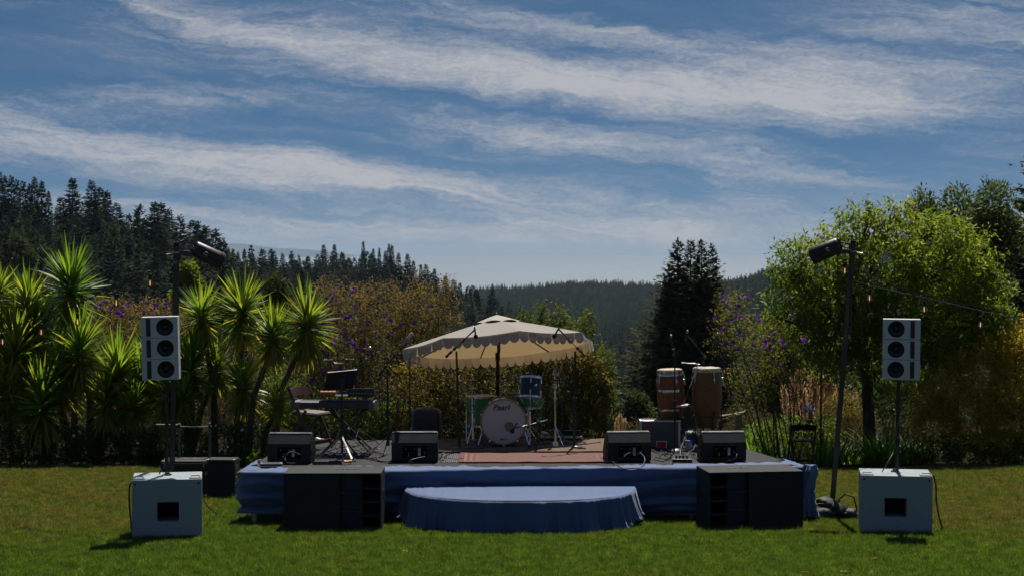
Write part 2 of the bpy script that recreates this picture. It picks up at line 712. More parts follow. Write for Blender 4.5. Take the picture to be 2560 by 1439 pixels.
# sea
m, nt = new_mat('sea')
pos = nt.n('ShaderNodeNewGeometry').outputs['Position']
wv = nt.noise(pos, 0.02, 6, 0.7)
out(nt, bsdf(nt, (0.10, 0.14, 0.17, 1), 0.5, 0, 0.5, bump(nt, wv, 0.5, 3.0)))
sea = MB().add([(-30000, 3000, -120), (30000, 3000, -120), (30000, 31000, -120), (-30000, 31000, -120)], [(0, 1, 2, 3)]).build('sea', 'sea', smooth=0)
tag(sea, 'pale ocean fading into the haze beyond the ridges', kind='structure')

# far mountains across the bay
simple('far_rock', (0.10, 0.11, 0.09), 0.95, vary=0.3, scale=0.002)
prof = [(-3000, 640), (-1500, 630), (-600, 622), (0, 618), (420, 622), (540, 617), (578, 612), (610, 613), (640, 617), (700, 624), (760, 626), (790, 629), (830, 633), (880, 640)]
mb = MB()
dm = 24000
vs = []
for i, (px, py) in enumerate(prof):
    p = W(px, py - 3, dm)
    vs += [(p.x, p.y, -125), (p.x, p.y, p.z), (p.x * 1.05, p.y + 3500, -125)]
fs = []
for i in range(len(prof) - 1):
    fs += [(3 * i, 3 * i + 3, 3 * i + 4, 3 * i + 1), (3 * i + 1, 3 * i + 4, 3 * i + 5, 3 * i + 2)]
mnt = mb.add(vs, fs).build('far_mountains', 'far_rock', smooth=60)
tag(mnt, 'low blue mountains on the horizon across the water', kind='structure')

# ------------------------------------------------------------------ lawn
m, nt = new_mat('lawn_soil')
pos = nt.n('ShaderNodeNewGeometry').outputs['Position']
nz = nt.noise(pos, 3.0, 6, 0.6)
nz2 = nt.noise(pos, 40.0, 4, 0.6)
c = nt.mix(nz, (0.028, 0.040, 0.008, 1), (0.062, 0.062, 0.018, 1))
c = nt.mix(nt.m('MULTIPLY', nz2, 0.5), c, (0.02, 0.03, 0.006, 1))
out(nt, bsdf(nt, c, 1.0, 0, 0.0, bump(nt, nz2, 0.6, 0.02)))
lx = np.linspace(-22, 22, 45)
ly = np.concatenate([np.linspace(-12, 14, 14), np.linspace(15, 29.4, 25)])


def lawn_edge(x):
    return 29.2 + 0.35 * np.sin(x * 0.7 + 1.0) + 0.2 * np.sin(x * 1.9)


co = []
for j, y in enumerate(ly):
    yy = np.full_like(lx, y) if j < len(ly) - 1 else lawn_edge(lx)
    yy = np.where(j == len(ly) - 1, yy, np.minimum(yy, lawn_edge(lx) - 0.1))
    co.append(np.stack([lx, yy, land_z(lx, np.minimum(yy, 29.99)) - 0.0], 1))
co = np.concatenate(co)
a, b = len(ly), len(lx)
ii = (np.arange(a - 1)[:, None] * b + np.arange(b - 1)[None, :]).ravel()
lawn = obj('lawn', np_mesh('lawn', co, np.stack([ii, ii + 1, ii + b + 1, ii + b], 1), 'lawn_soil', smooth=True))
tag(lawn, 'mown lawn with dry straw patches in front of the stage', kind='structure')

m, nt = new_mat('grass_blade')
pos = nt.n('ShaderNodeNewGeometry').outputs['Position']
a_ = nt.n('ShaderNodeAttribute', attribute_name='rnd').outputs['Fac']
sx = nt.n('ShaderNodeSeparateXYZ')
nt.t.links.new(pos, sx.inputs[0])
big = nt.noise(nt.xyz(sx.outputs[0], sx.outputs[1], 0.0), 0.75, 5, 0.62)
mid = nt.noise(nt.xyz(sx.outputs[0], sx.outputs[1], 4.0), 2.6, 5, 0.65)
side = nt.mrange(nt.m('ABSOLUTE', sx.outputs[0]), 2.6, 5.2)
nearer = nt.mrange(sx.outputs[1], 17.2, 19.5)
dry = nt.m('ADD', nt.m('MULTIPLY', big, 0.6), nt.m('MULTIPLY', mid, 0.5))
dry = nt.m('ADD', dry, nt.m('MULTIPLY', nt.m('MULTIPLY', side, nearer), nt.m('MULTIPLY', mid, 0.48)))
fine = nt.noise(nt.xyz(sx.outputs[0], sx.outputs[1], 9.0), 11.0, 3, 0.6)
fine2 = nt.noise(nt.xyz(sx.outputs[0], nt.m('MULTIPLY', sx.outputs[1], 0.6), 2.0), 5.0, 4, 0.6)
dry = nt.m('ADD', dry, nt.m('MULTIPLY', nt.m('SUBTRACT', fine, 0.5), 0.35))
dry = nt.mrange(dry, 0.57, 0.92)
grn = nt.ramp(a_, [(0.0, (0.034, 0.060, 0.011)), (0.5, (0.060, 0.096, 0.020)), (1.0, (0.108, 0.138, 0.034))])
str_ = nt.ramp(a_, [(0.0, (0.055, 0.052, 0.018)), (0.6, (0.105, 0.084, 0.038)), (1.0, (0.18, 0.135, 0.075))])
c = nt.mix(dry, grn, str_)
c = nt.mix(1.0, c, nt.ramp(nt.m('ADD', nt.m('MULTIPLY', fine, 0.5), nt.m('MULTIPLY', fine2, 0.5)), [(0.36, (0.42, 0.46, 0.45)), (0.5, (0.95, 0.95, 0.92)), (0.64, (1.55, 1.5, 1.3))]), 'MULTIPLY')
p = bsdf(nt, c, 0.4, 0, 0.5)
tr = nt.n('ShaderNodeBsdfTranslucent')
nt.put(tr.inputs['Color'], nt.mix(1.0, c, (2.1, 2.3, 0.9, 1), 'MULTIPLY'))
mx = nt.n('ShaderNodeMixShader')
mx.inputs[0].default_value = 0.5
nt.t.links.new(p, mx.inputs[1])
nt.t.links.new(tr.outputs[0], mx.inputs[2])
out(nt, mx.outputs[0])


def tuft(seed, n=70, rad=0.085, h=0.05):
    r = np.random.default_rng(seed)
    ang, rr = r.uniform(0, 2 * PI, n), rad * np.sqrt(r.uniform(0, 1, n))
    pos = np.stack([rr * np.cos(ang), rr * np.sin(ang), np.full(n, -0.004)], 1)
    d = np.stack([r.normal(0, 0.45, n), r.normal(0, 0.45, n), np.ones(n)], 1)
    nrm = np.stack([np.cos(ang + 1), np.sin(ang + 1), np.zeros(n)], 1)
    c_, f_, q_ = blades_np(pos, d, nrm, h * r.uniform(0.5, 1.35, n), r.uniform(0.003, 0.006, n), r.uniform(0, 1, n), 0.5, seg=2)
    return np_mesh('grass_tuft', c_, f_, 'grass_blade', q_)


tufts = [tuft(s) for s in range(5)] + [tuft(11, 60, 0.07, 0.075)]
ng = 105000
gy = 12.5 + (29.5 - 12.5) * rng.random(ng)
gx = (rng.random(ng) * 2 - 1) * (gy * 0.318 + 3.0)
keep = gy < lawn_edge(gx) + rng.normal(0, 0.05, ng)
gx, gy = gx[keep], gy[keep]
gix = np.where(rng.random(len(gx)) < 0.06, 5, rng.integers(0, 5, len(gx)))
def fallen_leaf(seed):
    r = np.random.default_rng(seed)
    n = 2
    c_, f_, q_ = leaves_np(r.normal(0, 0.01, (n, 3)) * np.array([1, 1, 0]) + np.array([0, 0, 0.045]), r.normal(0, 1, (n, 3)) * np.array([1, 1, 0.15]), np.tile([[0.2, 0.1, 1.0]], (n, 1)), r.uniform(0.05, 0.09, n), r.uniform(0.03, 0.045, n), r.uniform(0.4, 1, n))
    return np_mesh('fallen_leaf', c_, f_, 'litter', q_)


gs = scatter('grass', np.stack([gx, gy, land_z(gx, np.minimum(gy, 29.99))], 1), rng.uniform(0.7, 1.2, len(gx)), rng.uniform(0, 6.28, len(gx)), tufts, gix)
tag(gs, 'short green lawn grass with yellowed dry patches', 'grass', kind='stuff')

leafmat('litter', [(0.0, (0.06, 0.04, 0.015)), (0.6, (0.13, 0.085, 0.035)), (1.0, (0.24, 0.16, 0.08))], trans=0.2, rough=0.8, spec=0.05)
nl = 30
fy = 15.5 + 13.5 * rng.random(nl) ** 1.3
fx = (rng.random(nl) * 2 - 1) * (fy * 0.318 + 0.6)
fl_ = scatter('fallen_leaves', np.stack([fx, fy, land_z(fx, np.minimum(fy, 29.9))], 1), rng.uniform(0.4, 0.9, nl), rng.uniform(0, 6.28, nl), [fallen_leaf(i) for i in range(4)], rng.integers(0, 4, nl))
tag(fl_, 'dry fallen leaves scattered thinly over the lawn', 'leaves', kind='stuff')

# ------------------------------------------------------------------ conifers
leafmat('conifer_needles', [(0.0, (0.008, 0.015, 0.009)), (0.5, (0.013, 0.023, 0.012)), (0.85, (0.020, 0.031, 0.013)), (1.0, (0.032, 0.038, 0.015))], trans=0.25, rough=0.75, spec=0.04)
leafmat('redwood_needles', [(0.0, (0.018, 0.020, 0.010)), (0.5, (0.034, 0.038, 0.016)), (0.85, (0.060, 0.048, 0.020)), (1.0, (0.095, 0.065, 0.026))], trans=0.25, rough=0.75, spec=0.04)
leafmat('oak_leaves', [(0.0, (0.016, 0.026, 0.010)), (0.6, (0.032, 0.044, 0.016)), (1.0, (0.060, 0.070, 0.024))], trans=0.3, rough=0.65, spec=0.08)
leafmat('bright_leaves', [(0.0, (0.05, 0.08, 0.012)), (0.6, (0.09, 0.13, 0.018)), (1.0, (0.15, 0.18, 0.03))], trans=0.35, rough=0.65, spec=0.08)
barkmat('conifer_bark', (0.022, 0.016, 0.012), (0.060, 0.042, 0.030), 6.0)
barkmat('grey_bark', (0.050, 0.042, 0.035), (0.140, 0.120, 0.100), 18.0)
barkmat('brown_bark', (0.030, 0.022, 0.015), (0.085, 0.062, 0.042), 18.0)


def conifer_np(seed, H, Rb, start=0.12, whorl=0.9, per=6, step=0.9, slen=1.4, rise=0.15, droop=0.5, power=0.85, ragged=0.25, lean=0.0):
    """crown of a conifer: whorls of boughs hung with flat sprays"""
    r = np.random.default_rng(seed)
    P, D, NR, LL, WW, Q = [], [], [], [], [], []
    z = H * start
    while z < H * 0.985:
        t = (z - H * start) / (H * (1 - start))
        prof = (1 - t) ** power
        if t < 0.12:
            prof *= 0.6 + 0.4 * t / 0.12
        k = max(3, int(per * (0.65 + 0.5 * prof) + r.random()))
        th0 = r.uniform(0, 6.28)
        for j in range(k):
            if r.random() < 0.08:
                continue
            th = th0 + 2 * PI * j / k + r.normal(0, 0.25)
            L = Rb * prof * r.uniform(1 - ragged * 1.6, 1 + ragged) + 0.02 * H * 0.3
            n = max(1, int(L / step))
            s = (np.arange(n) + 0.6 + r.uniform(-0.3, 0.3, n)) / n * L
            tt = s / max(L, 1e-3)
            zz = z + r.normal(0, whorl * 0.3) + rise * L * tt * (1.4 - t * 0.3) * (0.4 + t) - droop * L * tt * tt * (1 - 0.85 * t) * 0.6 + 0.12 * L * np.maximum(tt - 0.8, 0)
            dirv = np.array([math.cos(th), math.sin(th)])
            sidev = np.array([-math.sin(th), math.cos(th)])
            base = np.stack([dirv[0] * s, dirv[1] * s, zz], 1)
            for sg in (-1, 1):
                ang = r.uniform(0.45, 1.0, n)
                dd = np.stack([dirv[0] * np.cos(ang) + sg * sidev[0] * np.sin(ang), dirv[1] * np.cos(ang) + sg * sidev[1] * np.sin(ang), r.normal(-0.25, 0.25, n)], 1)
                P.append(base)
                D.append(dd)
                LL.append(slen * r.uniform(0.55, 1.15, n) * (0.55 + 0.45 * (1 - tt)) * (0.28 + 0.72 * prof))
            P.append(base[-1:])
            D.append(np.array([[dirv[0], dirv[1], 0.15]]))
            LL.append(np.array([slen * 0.8 * (0.25 + 0.75 * prof)]))
        kc = 5                      # sprays close to the stem fill the heart of the crown
        ac = r.uniform(0, 6.28, kc)
        P.append(np.stack([0.05 * np.cos(ac), 0.05 * np.sin(ac), np.full(kc, z) + r.normal(0, whorl * 0.2, kc)], 1))
        D.append(np.stack([np.cos(ac), np.sin(ac), r.normal(0.25, 0.35, kc)], 1))
        LL.append(np.full(kc, min(Rb * prof * 0.7 + slen * 0.25, slen * 1.1)))
        z += whorl * (0.55 + 0.45 * prof) * r.uniform(0.75, 1.25)
    # leader
    n = 10
    P.append(np.stack([np.zeros(n), np.zeros(n), H * np.linspace(0.93, 0.985, n)], 1))
    D.append(np.stack([r.normal(0, 0.5, n), r.normal(0, 0.5, n), np.ones(n)], 1))
    LL.append(np.full(n, slen * 0.32))
    P, D, LL = np.concatenate(P), np.concatenate(D), np.concatenate(LL)
    n = len(P)
    nr = np.stack([r.normal(0, 0.45, n), r.normal(0, 0.45, n), np.ones(n)], 1)
    q = np.clip(r.beta(2, 2.5, n), 0, 1)
    return leaves_np(P, D, nr, LL, LL * r.uniform(0.38, 0.58, n), q, fold=-0.15, tip=0.5)


def trunk_mesh(name, H, r0, mat, seed=0, wob=0.0, n=8):
    r = random.Random(seed)
    mb = MB()
    k = 7
    pts = [(r.uniform(-wob, wob) * i / k, r.uniform(-wob, wob) * i / k, H * i / k - (0.6 if i == 0 else 0)) for i in range(k + 1)]
    mb.tube(pts, [r0 * (1 - 0.97 * i / k) for i in range(k + 1)], n)
    return mb.mesh(name, mat, 60, fix=False)


KIND = []      # height, crown mesh, trunk mesh
for i, (H, Rb, st, wh, pw, rg) in enumerate([(30, 3.4, 0.2, 1.3, 1.0, 0.35), (30, 6.4, 0.08, 1.3, 0.95, 0.2), (30, 6.0, 0.12, 1.5, 0.9, 0.32), (30, 4.8, 0.10, 1.2, 1.05, 0.20), (30, 5.4, 0.25, 1.8, 0.75, 0.4)]):
    c_, f_, q_ = conifer_np(40 + i, H, Rb, st, wh * 0.5, 11, 0.55, 2.5, power=pw, ragged=rg, rise=0.08 if i != 4 else 0.25)
    KIND.append((H, np_mesh('crown', c_, f_, 'conifer_needles', q_), trunk_mesh('trunk', H, 0.42, 'conifer_bark', i)))


def conifer(px, py, d, H, kind, wscale, label, group, rz=None):
    p = W(px, py, d)
    zb = p.z - H
    t = thing('conifer_tree', label, 'tree', (p.x, d, zb), random.uniform(0, 6.28) if rz is None else rz, group)
    H0, cm, tm = KIND[kind]
    s = H / H0
    t.scale = (s * wscale, s * wscale, s)
    obj('crown', cm, t)
    obj('trunk', tm, t)
    return t


LEFT_TOPS = [(0, 432, 0), (12, 440, 0), (28, 440, 0), (42, 449, 0), (57, 453, 0), (74, 460, 0), (86, 443, 0), (104, 453, 0), (121, 478, 0), (151, 489, 2), (181, 445, 1),
             (229, 449, 1), (250, 467, 1), (268, 475, 3), (292, 506, 1), (322, 533, 3), (345, 535, 0), (361, 545, 3), (386, 504, 1), (403, 507, 1), (422, 520, 2), (450, 536, 2),
             (482, 550, 4), (495, 553, 4), (514, 564, 4), (539, 572, 4), (558, 597, 2)]
for px, py, k in LEFT_TOPS:
    d = 390 + random.uniform(-25, 35)
    ws = {0: 1.15, 1: 1.4, 2: 1.35, 3: 1.35, 4: 1.2}[k] * random.uniform(0.85, 1.2)
    gzv = lz(X(px, d), d)
    H = max(14.0, W(px, py, d).z - gzv + 0.6)
    conifer(px, py, d, H, k, ws, 'tall dark conifer on the skyline of the steep hillside beyond the yuccas', 'skyline conifers of the near hillside')
RIDGE_TOPS = [(595, 628, 2), (611, 624, 0), (631, 634, 2), (656, 622, 4), (678, 622, 4), (684, 625, 2), (706, 632, 2), (729, 635, 3), (747, 636, 2), (770, 640, 1), (809, 610, 2), (836, 610, 1), (856, 632, 1),
              (876, 650, 3), (908, 603, 3), (933, 621, 0), (948, 620, 0), (963, 627, 0), (972, 610, 0), (980, 611, 3), (996, 632, 0), (1019, 634, 1), (1034, 650, 3), (1052, 660, 3),
              (1065, 660, 1), (1086, 671, 1), (1114, 688, 3), (1135, 698, 1), (1150, 705, 3), (1175, 718, 3), (1191, 721, 1), (1230, 720, 4), (1255, 765, 3)]
for px, py, k in RIDGE_TOPS:
    d = 590 + random.uniform(-25, 30)
    gzv = lz(X(px, d), d)
    H = max(13.0, W(px, py, d).z - gzv + 0.8)
    conifer(px, py, d, H, k, random.uniform(1.1, 1.7) * 20.0 / H * (1.15 if k in (1, 4) else 1.0), 'distant conifer standing up from the wooded ridge line', 'conifers along the distant ridge')
# trees of the slope below the skyline, nearer and darker
for px, py, k in [(20, 560, 1), (70, 545, 2), (120, 560, 3), (160, 590, 1), (205, 570, 2), (255, 585, 3), (300, 610, 1), (345, 620, 3), (390, 615, 2), (430, 625, 1), (470, 640, 3), (515, 650, 2), (560, 650, 1),
                  (40, 640, 3), (135, 640, 1), (185, 655, 3), (240, 660, 2), (290, 668, 1), (335, 672, 3), (410, 690, 1), (600, 675, 1), (650, 665, 3), (700, 668, 2), (755, 672, 1), (800, 690, 3), (530, 700, 1), (580, 715, 3)]:
    d = 300 + random.uniform(-45, 30)
    gzv = lz(X(px, d), d)
    H = max(8.0, W(px, py, d).z - gzv + 0.5)
    conifer(px, py, d, H, k, random.uniform(1.0, 1.4) * 15.0 / max(H, 9) , 'dark conifer on the slope below the skyline beyond the yuccas', 'conifers on the shaded slope')

# forest that reads as one mass: the rest of the hillsides
low = []
for i, (Rb, pw, st) in enumerate([(5.5, 0.7, 0.05), (4.2, 0.9, 0.05), (6.0, 0.55, 0.08)]):
    c_, f_, q_ = conifer_np(70 + i, 18, Rb * 0.62, st, 1.0, 7, 0.9, 2.4, power=pw, ragged=0.3)
    low.append(np_mesh('conifer_mass', c_, f_, 'conifer_needles', q_))


def blob_np(seed, n, lobes, L, asp, out_bias=0.6, droop=0.0, spread=1.0):
    """leaves through the volume of a rounded crown; lobes: (centre, radii, weight)"""
    r = np.random.default_rng(seed)
    cen = np.array([l[0] for l in lobes], float)
    rad = np.array([l[1] for l in lobes], float)
    wt_ = np.array([l[2] if len(l) > 2 else np.prod(l[1]) ** 0.75 for l in lobes], float)
    k = r.choice(len(lobes), n, p=wt_ / wt_.sum())
    v = unit(r.normal(0, 1, (n, 3)))
    rr = r.random(n) ** (1 / 3.0)
    rr = out_bias * (0.62 + 0.38 * rr) + (1 - out_bias) * rr
    rr *= r.uniform(0.85, 1.12, n)
    P = cen[k] + v * rad[k] * rr[:, None]
    D = v * 0.8 + r.normal(0, 0.7, (n, 3)) * spread
    D[:, 2] -= droop
    nr = v * 0.6 + r.normal(0, 0.7, (n, 3)) + np.array([0, 0, 0.5])
    LL = L * r.uniform(0.6, 1.3, n)
    return leaves_np(P, D, nr, LL, LL * asp * r.uniform(0.8, 1.2, n), np.clip(r.beta(2, 2, n), 0, 1), fold=0.15)


for i in range(3):
    r = random.Random(i)
    lobes = [((r.uniform(-2, 2), r.uniform(-2, 2), r.uniform(4, 8)), (r.uniform(1.8, 3), r.uniform(1.8, 3), r.uniform(1.6, 2.6))) for _ in range(6)]
    c_, f_, q_ = blob_np(90 + i, 650, lobes, 0.95, 0.7)
    low.append(np_mesh('oak_mass', c_, f_, 'oak_leaves', q_))
pts, scs, ixs = [], [], []


def fill(n, pxa, pxb, da, db, smin, smax, oak):
    p = rng.uniform(pxa, pxb, n)
    d = np.sqrt(rng.uniform(da * da, db * db, n))
    x = (p - 1280) / F * d
    z = land_z(x, d)
    pts.append(np.stack([x, d, z - 0.3], 1))
    s = rng.uniform(smin, smax, n)
    scs.append(np.stack([s * rng.uniform(0.9, 1.25, n), s * rng.uniform(0.9, 1.25, n), s * rng.uniform(0.85, 1.2, n)], 1))
    isoak = rng.random(n) < oak
    ixs.append(np.where(isoak, rng.integers(3, 6, n), rng.integers(0, 3, n)))


fill(260, -500, 640, 120, 270, 0.25, 0.55, 0.45)
fill(520, -600, 620, 240, 385, 0.55, 1.05, 0.25)
fill(700, -700, 640, 385, 640, 0.8, 1.3, 0.15)
fill(700, 480, 1330, 330, 600, 0.5, 0.85, 0.45)
fill(420, 480, 1330, 560, 660, 0.7, 1.1, 0.3)
fill(500, 560, 1330, 150, 340, 0.3, 0.55, 0.55)
fill(900, 1050, 1950, 160, 420, 0.30, 0.62, 0.5)
fill(4200, 1150, 2000, 400, 1000, 0.35, 0.75, 0.35)
fill(15000, 1100, 2000, 1000, 2100, 0.35, 0.62, 0.35)
fill(5200, 1680, 2800, 700, 1650, 0.35, 0.7, 0.3)
fill(700, 1950, 3200, 120, 500, 0.4, 0.75, 0.4)
pts, scs, ixs = np.concatenate(pts), np.concatenate(scs), np.concatenate(ixs)
fo = scatter('forest', pts, scs, rng.uniform(0, 6.28, len(pts)), low, ixs)
tag(fo, 'hazy mass of conifer and oak forest covering the far hillsides and valley', 'forest', kind='stuff')


# ------------------------------------------------------------------ single trees in the middle distance
def redwood(px, py, d, H, Rb, seed, label, start=0.04, pw=0.9):
    p = W(px, py, d)
    t = thing('redwood_tree', label, 'tree', (p.x, d, p.z - H), 0.0, 'clump of redwoods behind the congas')
    c_, f_, q_ = conifer_np(seed, H, Rb, start, 0.27, 11, 0.20, 0.85, rise=0.2, droop=0.35, power=pw, ragged=0.30)
    obj('crown', np_mesh('crown', c_, f_, 'redwood_needles', q_), t)
    obj('trunk', trunk_mesh('trunk', H, 0.26, 'conifer_bark', seed, 0.05), t)
    return t


redwood(1694, 592, 100, 15.5, 4.6, 201, 'tallest brown-green redwood of the clump, spire at its edge facing the parasol')
redwood(1727, 596, 101.5, 15.0, 3.2, 202, 'slim redwood second from the parasol side of the clump')
redwood(1753, 597, 99.5, 14.8, 3.5, 203, 'redwood third from the parasol side of the clump, behind the congas')
redwood(1781, 606, 101, 14.5, 3.2, 204, 'redwood spire of the clump nearest the leafy green tree')
redwood(1672, 660, 99, 13.5, 3.9, 205, 'shorter bushy redwood leaning out of the clump towards the parasol', 0.03, 0.8)


def round_tree(name, px, py_top, py_bot, d, wpx, seed, mat, label, group=None, n=2600, L=0.5, asp=0.55, lob=9):
    r = random.Random(seed)
    s = d / F
    x = X(px, d)
    zt, zb = W(px, py_top, d).z, W(px, py_bot, d).z
    g = min(lz(x, d), zb)
    t = thing(name, label, 'tree', (x, d, g), 0, group)
    w, h = wpx * s / 2, (zt - zb)
    lobes = []
    for i in range(lob):
        a_, q = r.uniform(0, 6.28), r.random()
        zz = zb - g + h * (0.2 + 0.62 * q)
        rad = w * (0.75 - 0.45 * abs(q - 0.35))
        lobes.append(((math.cos(a_) * w * 0.45 * (1.1 - q), math.sin(a_) * w * 0.45, zz), (rad * r.uniform(0.6, 0.9), rad * r.uniform(0.6, 0.9), h * r.uniform(0.15, 0.25))))
    lobes.append(((0, 0, zt - g - h * 0.18), (w * 0.4, w * 0.4, h * 0.18)))
    c_, f_, q_ = blob_np(seed, n, lobes, L, asp)
    obj('crown', np_mesh('crown', c_, f_, mat, q_), t)
    mb = MB()
    mb.tube([(0, 0, -0.5), (0.02 * h, 0, (zb - g) + 0.3 * h), (0, 0, zt - g - 0.3 * h)], [0.05 * w + 0.03, 0.04 * w + 0.02, 0.01], 7)
    for l in lobes[:5]:
        mb.tube([(0, 0, (zb - g) + 0.15 * h), l[0]], [0.02 * w + 0.015, 0.008], 5)
    mb.build('trunk', 'brown_bark', t, 60, fix=False)
    return t


round_tree('leafy_tree', 470, 655, 790, 90, 95, 301, 'bright_leaves', 'bright green rounded tree behind the spotlight pole with the string lights', n=3800, L=0.28)
round_tree('leafy_tree', 45, 590, 690, 240, 95, 302, 'oak_leaves', 'pale grey-green tree low on the conifer hillside', n=2600, L=0.7)
round_tree('leafy_tree', 690, 690, 830, 60, 130, 303, 'oak_leaves', 'olive green willowy tree behind the yucca heads', n=5000, L=0.16, asp=0.3)
round_tree('leafy_tree', 560, 735, 830, 70, 100, 304, 'oak_leaves', 'small olive tree below the ridge behind the yuccas', n=3200, L=0.2)
round_tree('leafy_tree', 1590, 975, 1090, 60, 130, 305, 'oak_leaves', 'dark rounded bush in the valley between hedge and congas', n=3600, L=0.16)
round_tree('leafy_tree', 1500, 960, 1080, 75, 160, 306, 'oak_leaves', 'dull green thicket in the valley behind the hedge corner', n=3600, L=0.2)
round_tree('leafy_tree', 1950, 800, 1090, 55, 200, 307, 'oak_leaves', 'dark green tree in shade behind the flowering shrub and wooden chair', n=6000, L=0.16)

# ------------------------------------------------------------------ haze
m = bpy.data.materials.new('haze_air')
m.use_nodes = True
m.node_tree.nodes.clear()
nt = NT(m.node_tree)
pv = nt.n('ShaderNodeVolumePrincipled')
pv.inputs['Color'].default_value = (0.58, 0.77, 0.98, 1)
pv.inputs['Density'].default_value = 0.000052
pv.inputs['Anisotropy'].default_value = 0.0
for k_ in ('Density Attribute', 'Color Attribute', 'Temperature Attribute'):
    if k_ in pv.inputs:
        pv.inputs[k_].default_value = ''
m.cycles.homogeneous_volume = True
ho = nt.n('ShaderNodeOutputMaterial')
m.node_tree.links.new(pv.outputs[0], ho.inputs['Volume'])
MATS['haze_air'] = m
hz = MB().box((0, 14000, -65), (90000, 40000, 220)).build('haze', 'haze_air', smooth=0)
tag(hz, 'thin blue sea haze lying in the valley and over the ridges', kind='stuff')

# ================================================================== GARDEN PLANTS
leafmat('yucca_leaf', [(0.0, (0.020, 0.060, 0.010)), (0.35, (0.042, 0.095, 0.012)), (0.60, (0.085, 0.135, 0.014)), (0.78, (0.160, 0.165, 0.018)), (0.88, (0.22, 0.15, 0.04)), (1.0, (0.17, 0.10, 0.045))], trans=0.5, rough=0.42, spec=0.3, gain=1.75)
leafmat('strap_leaf', [(0.0, (0.020, 0.055, 0.008)), (0.5, (0.045, 0.095, 0.012)), (0.9, (0.090, 0.150, 0.020)), (1.0, (0.15, 0.13, 0.03))], trans=0.5, rough=0.5, spec=0.15, gain=1.8)
leafmat('princess_leaf', [(0.0, (0.030, 0.032, 0.010)), (0.30, (0.055, 0.050, 0.016)), (0.5, (0.085, 0.068, 0.024)), (0.72, (0.110, 0.064, 0.036)), (0.9, (0.140, 0.062, 0.060)), (1.0, (0.19, 0.05, 0.035))], trans=0.5, rough=0.55, spec=0.1, gain=1.7)
leafmat('princess_green', [(0.0, (0.026, 0.038, 0.010)), (0.45, (0.058, 0.070, 0.016)), (0.7, (0.105, 0.085, 0.024)), (0.88, (0.14, 0.075, 0.045)), (1.0, (0.19, 0.07, 0.06))], trans=0.5, rough=0.55, spec=0.1, gain=1.8)
leafmat('gold_leaf', [(0.0, (0.06, 0.06, 0.014)), (0.25, (0.14, 0.115, 0.020)), (0.5, (0.25, 0.19, 0.028)), (0.8, (0.30, 0.23, 0.034)), (1.0, (0.33, 0.28, 0.07))], trans=0.55, rough=0.5, spec=0.15, gain=1.6)
leafmat('bronze_leaf', [(0.0, (0.024, 0.026, 0.009)), (0.40, (0.065, 0.055, 0.015)), (0.7, (0.135, 0.095, 0.022)), (1.0, (0.24, 0.17, 0.05))], trans=0.5, rough=0.5, spec=0.15, gain=1.5)
leafmat('lime_leaf', [(0.0, (0.022, 0.045, 0.008)), (0.5, (0.060, 0.095, 0.012)), (0.85, (0.120, 0.150, 0.020)), (1.0, (0.19, 0.18, 0.03))], trans=0.5, rough=0.5, spec=0.15, gain=1.8)
leafmat('ash_leaf', [(0.0, (0.022, 0.044, 0.008)), (0.42, (0.054, 0.088, 0.011)), (0.72, (0.112, 0.125, 0.014)), (1.0, (0.22, 0.175, 0.024))], trans=0.55, rough=0.45, spec=0.2, gain=2.0)
leafmat('corner_leaf', [(0.0, (0.018, 0.030, 0.008)), (0.5, (0.042, 0.058, 0.011)), (0.85, (0.085, 0.095, 0.016)), (1.0, (0.13, 0.12, 0.025))], trans=0.45, rough=0.5, spec=0.15, gain=1.6)
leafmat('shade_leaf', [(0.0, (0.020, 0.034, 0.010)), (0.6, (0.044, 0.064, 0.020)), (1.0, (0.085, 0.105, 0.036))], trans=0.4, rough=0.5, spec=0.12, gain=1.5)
leafmat('dry_leaf', [(0.0, (0.035, 0.028, 0.012)), (0.5, (0.085, 0.065, 0.028)), (1.0, (0.170, 0.130, 0.065))], trans=0.25, rough=0.7, spec=0.1)
leafmat('plume', [(0.0, (0.20, 0.13, 0.075)), (0.5, (0.34, 0.235, 0.15)), (1.0, (0.46, 0.34, 0.23))], trans=0.45, tcol=(1, 0.9, 0.75), rough=0.8, spec=0.05)
leafmat('purple_petal', [(0.0, (0.06, 0.014, 0.13)), (0.6, (0.10, 0.022, 0.20)), (1.0, (0.17, 0.04, 0.25))], trans=0.4, tcol=(1.1, 0.7, 1.2), rough=0.5, spec=0.2)
leafmat('blue_petal', [(0.0, (0.06, 0.08, 0.24)), (1.0, (0.14, 0.17, 0.45))], trans=0.4, tcol=(0.9, 0.95, 1.2), rough=0.5, spec=0.2)
leafmat('white_petal', [(0.0, (0.55, 0.53, 0.45)), (1.0, (0.75, 0.74, 0.68))], trans=0.3, tcol=(1, 1, 0.95), rough=0.5, spec=0.2)
simple('daisy_eye', (0.45, 0.28, 0.03), 0.8)
barkmat('twig', (0.045, 0.034, 0.024), (0.125, 0.100, 0.075), 30.0)


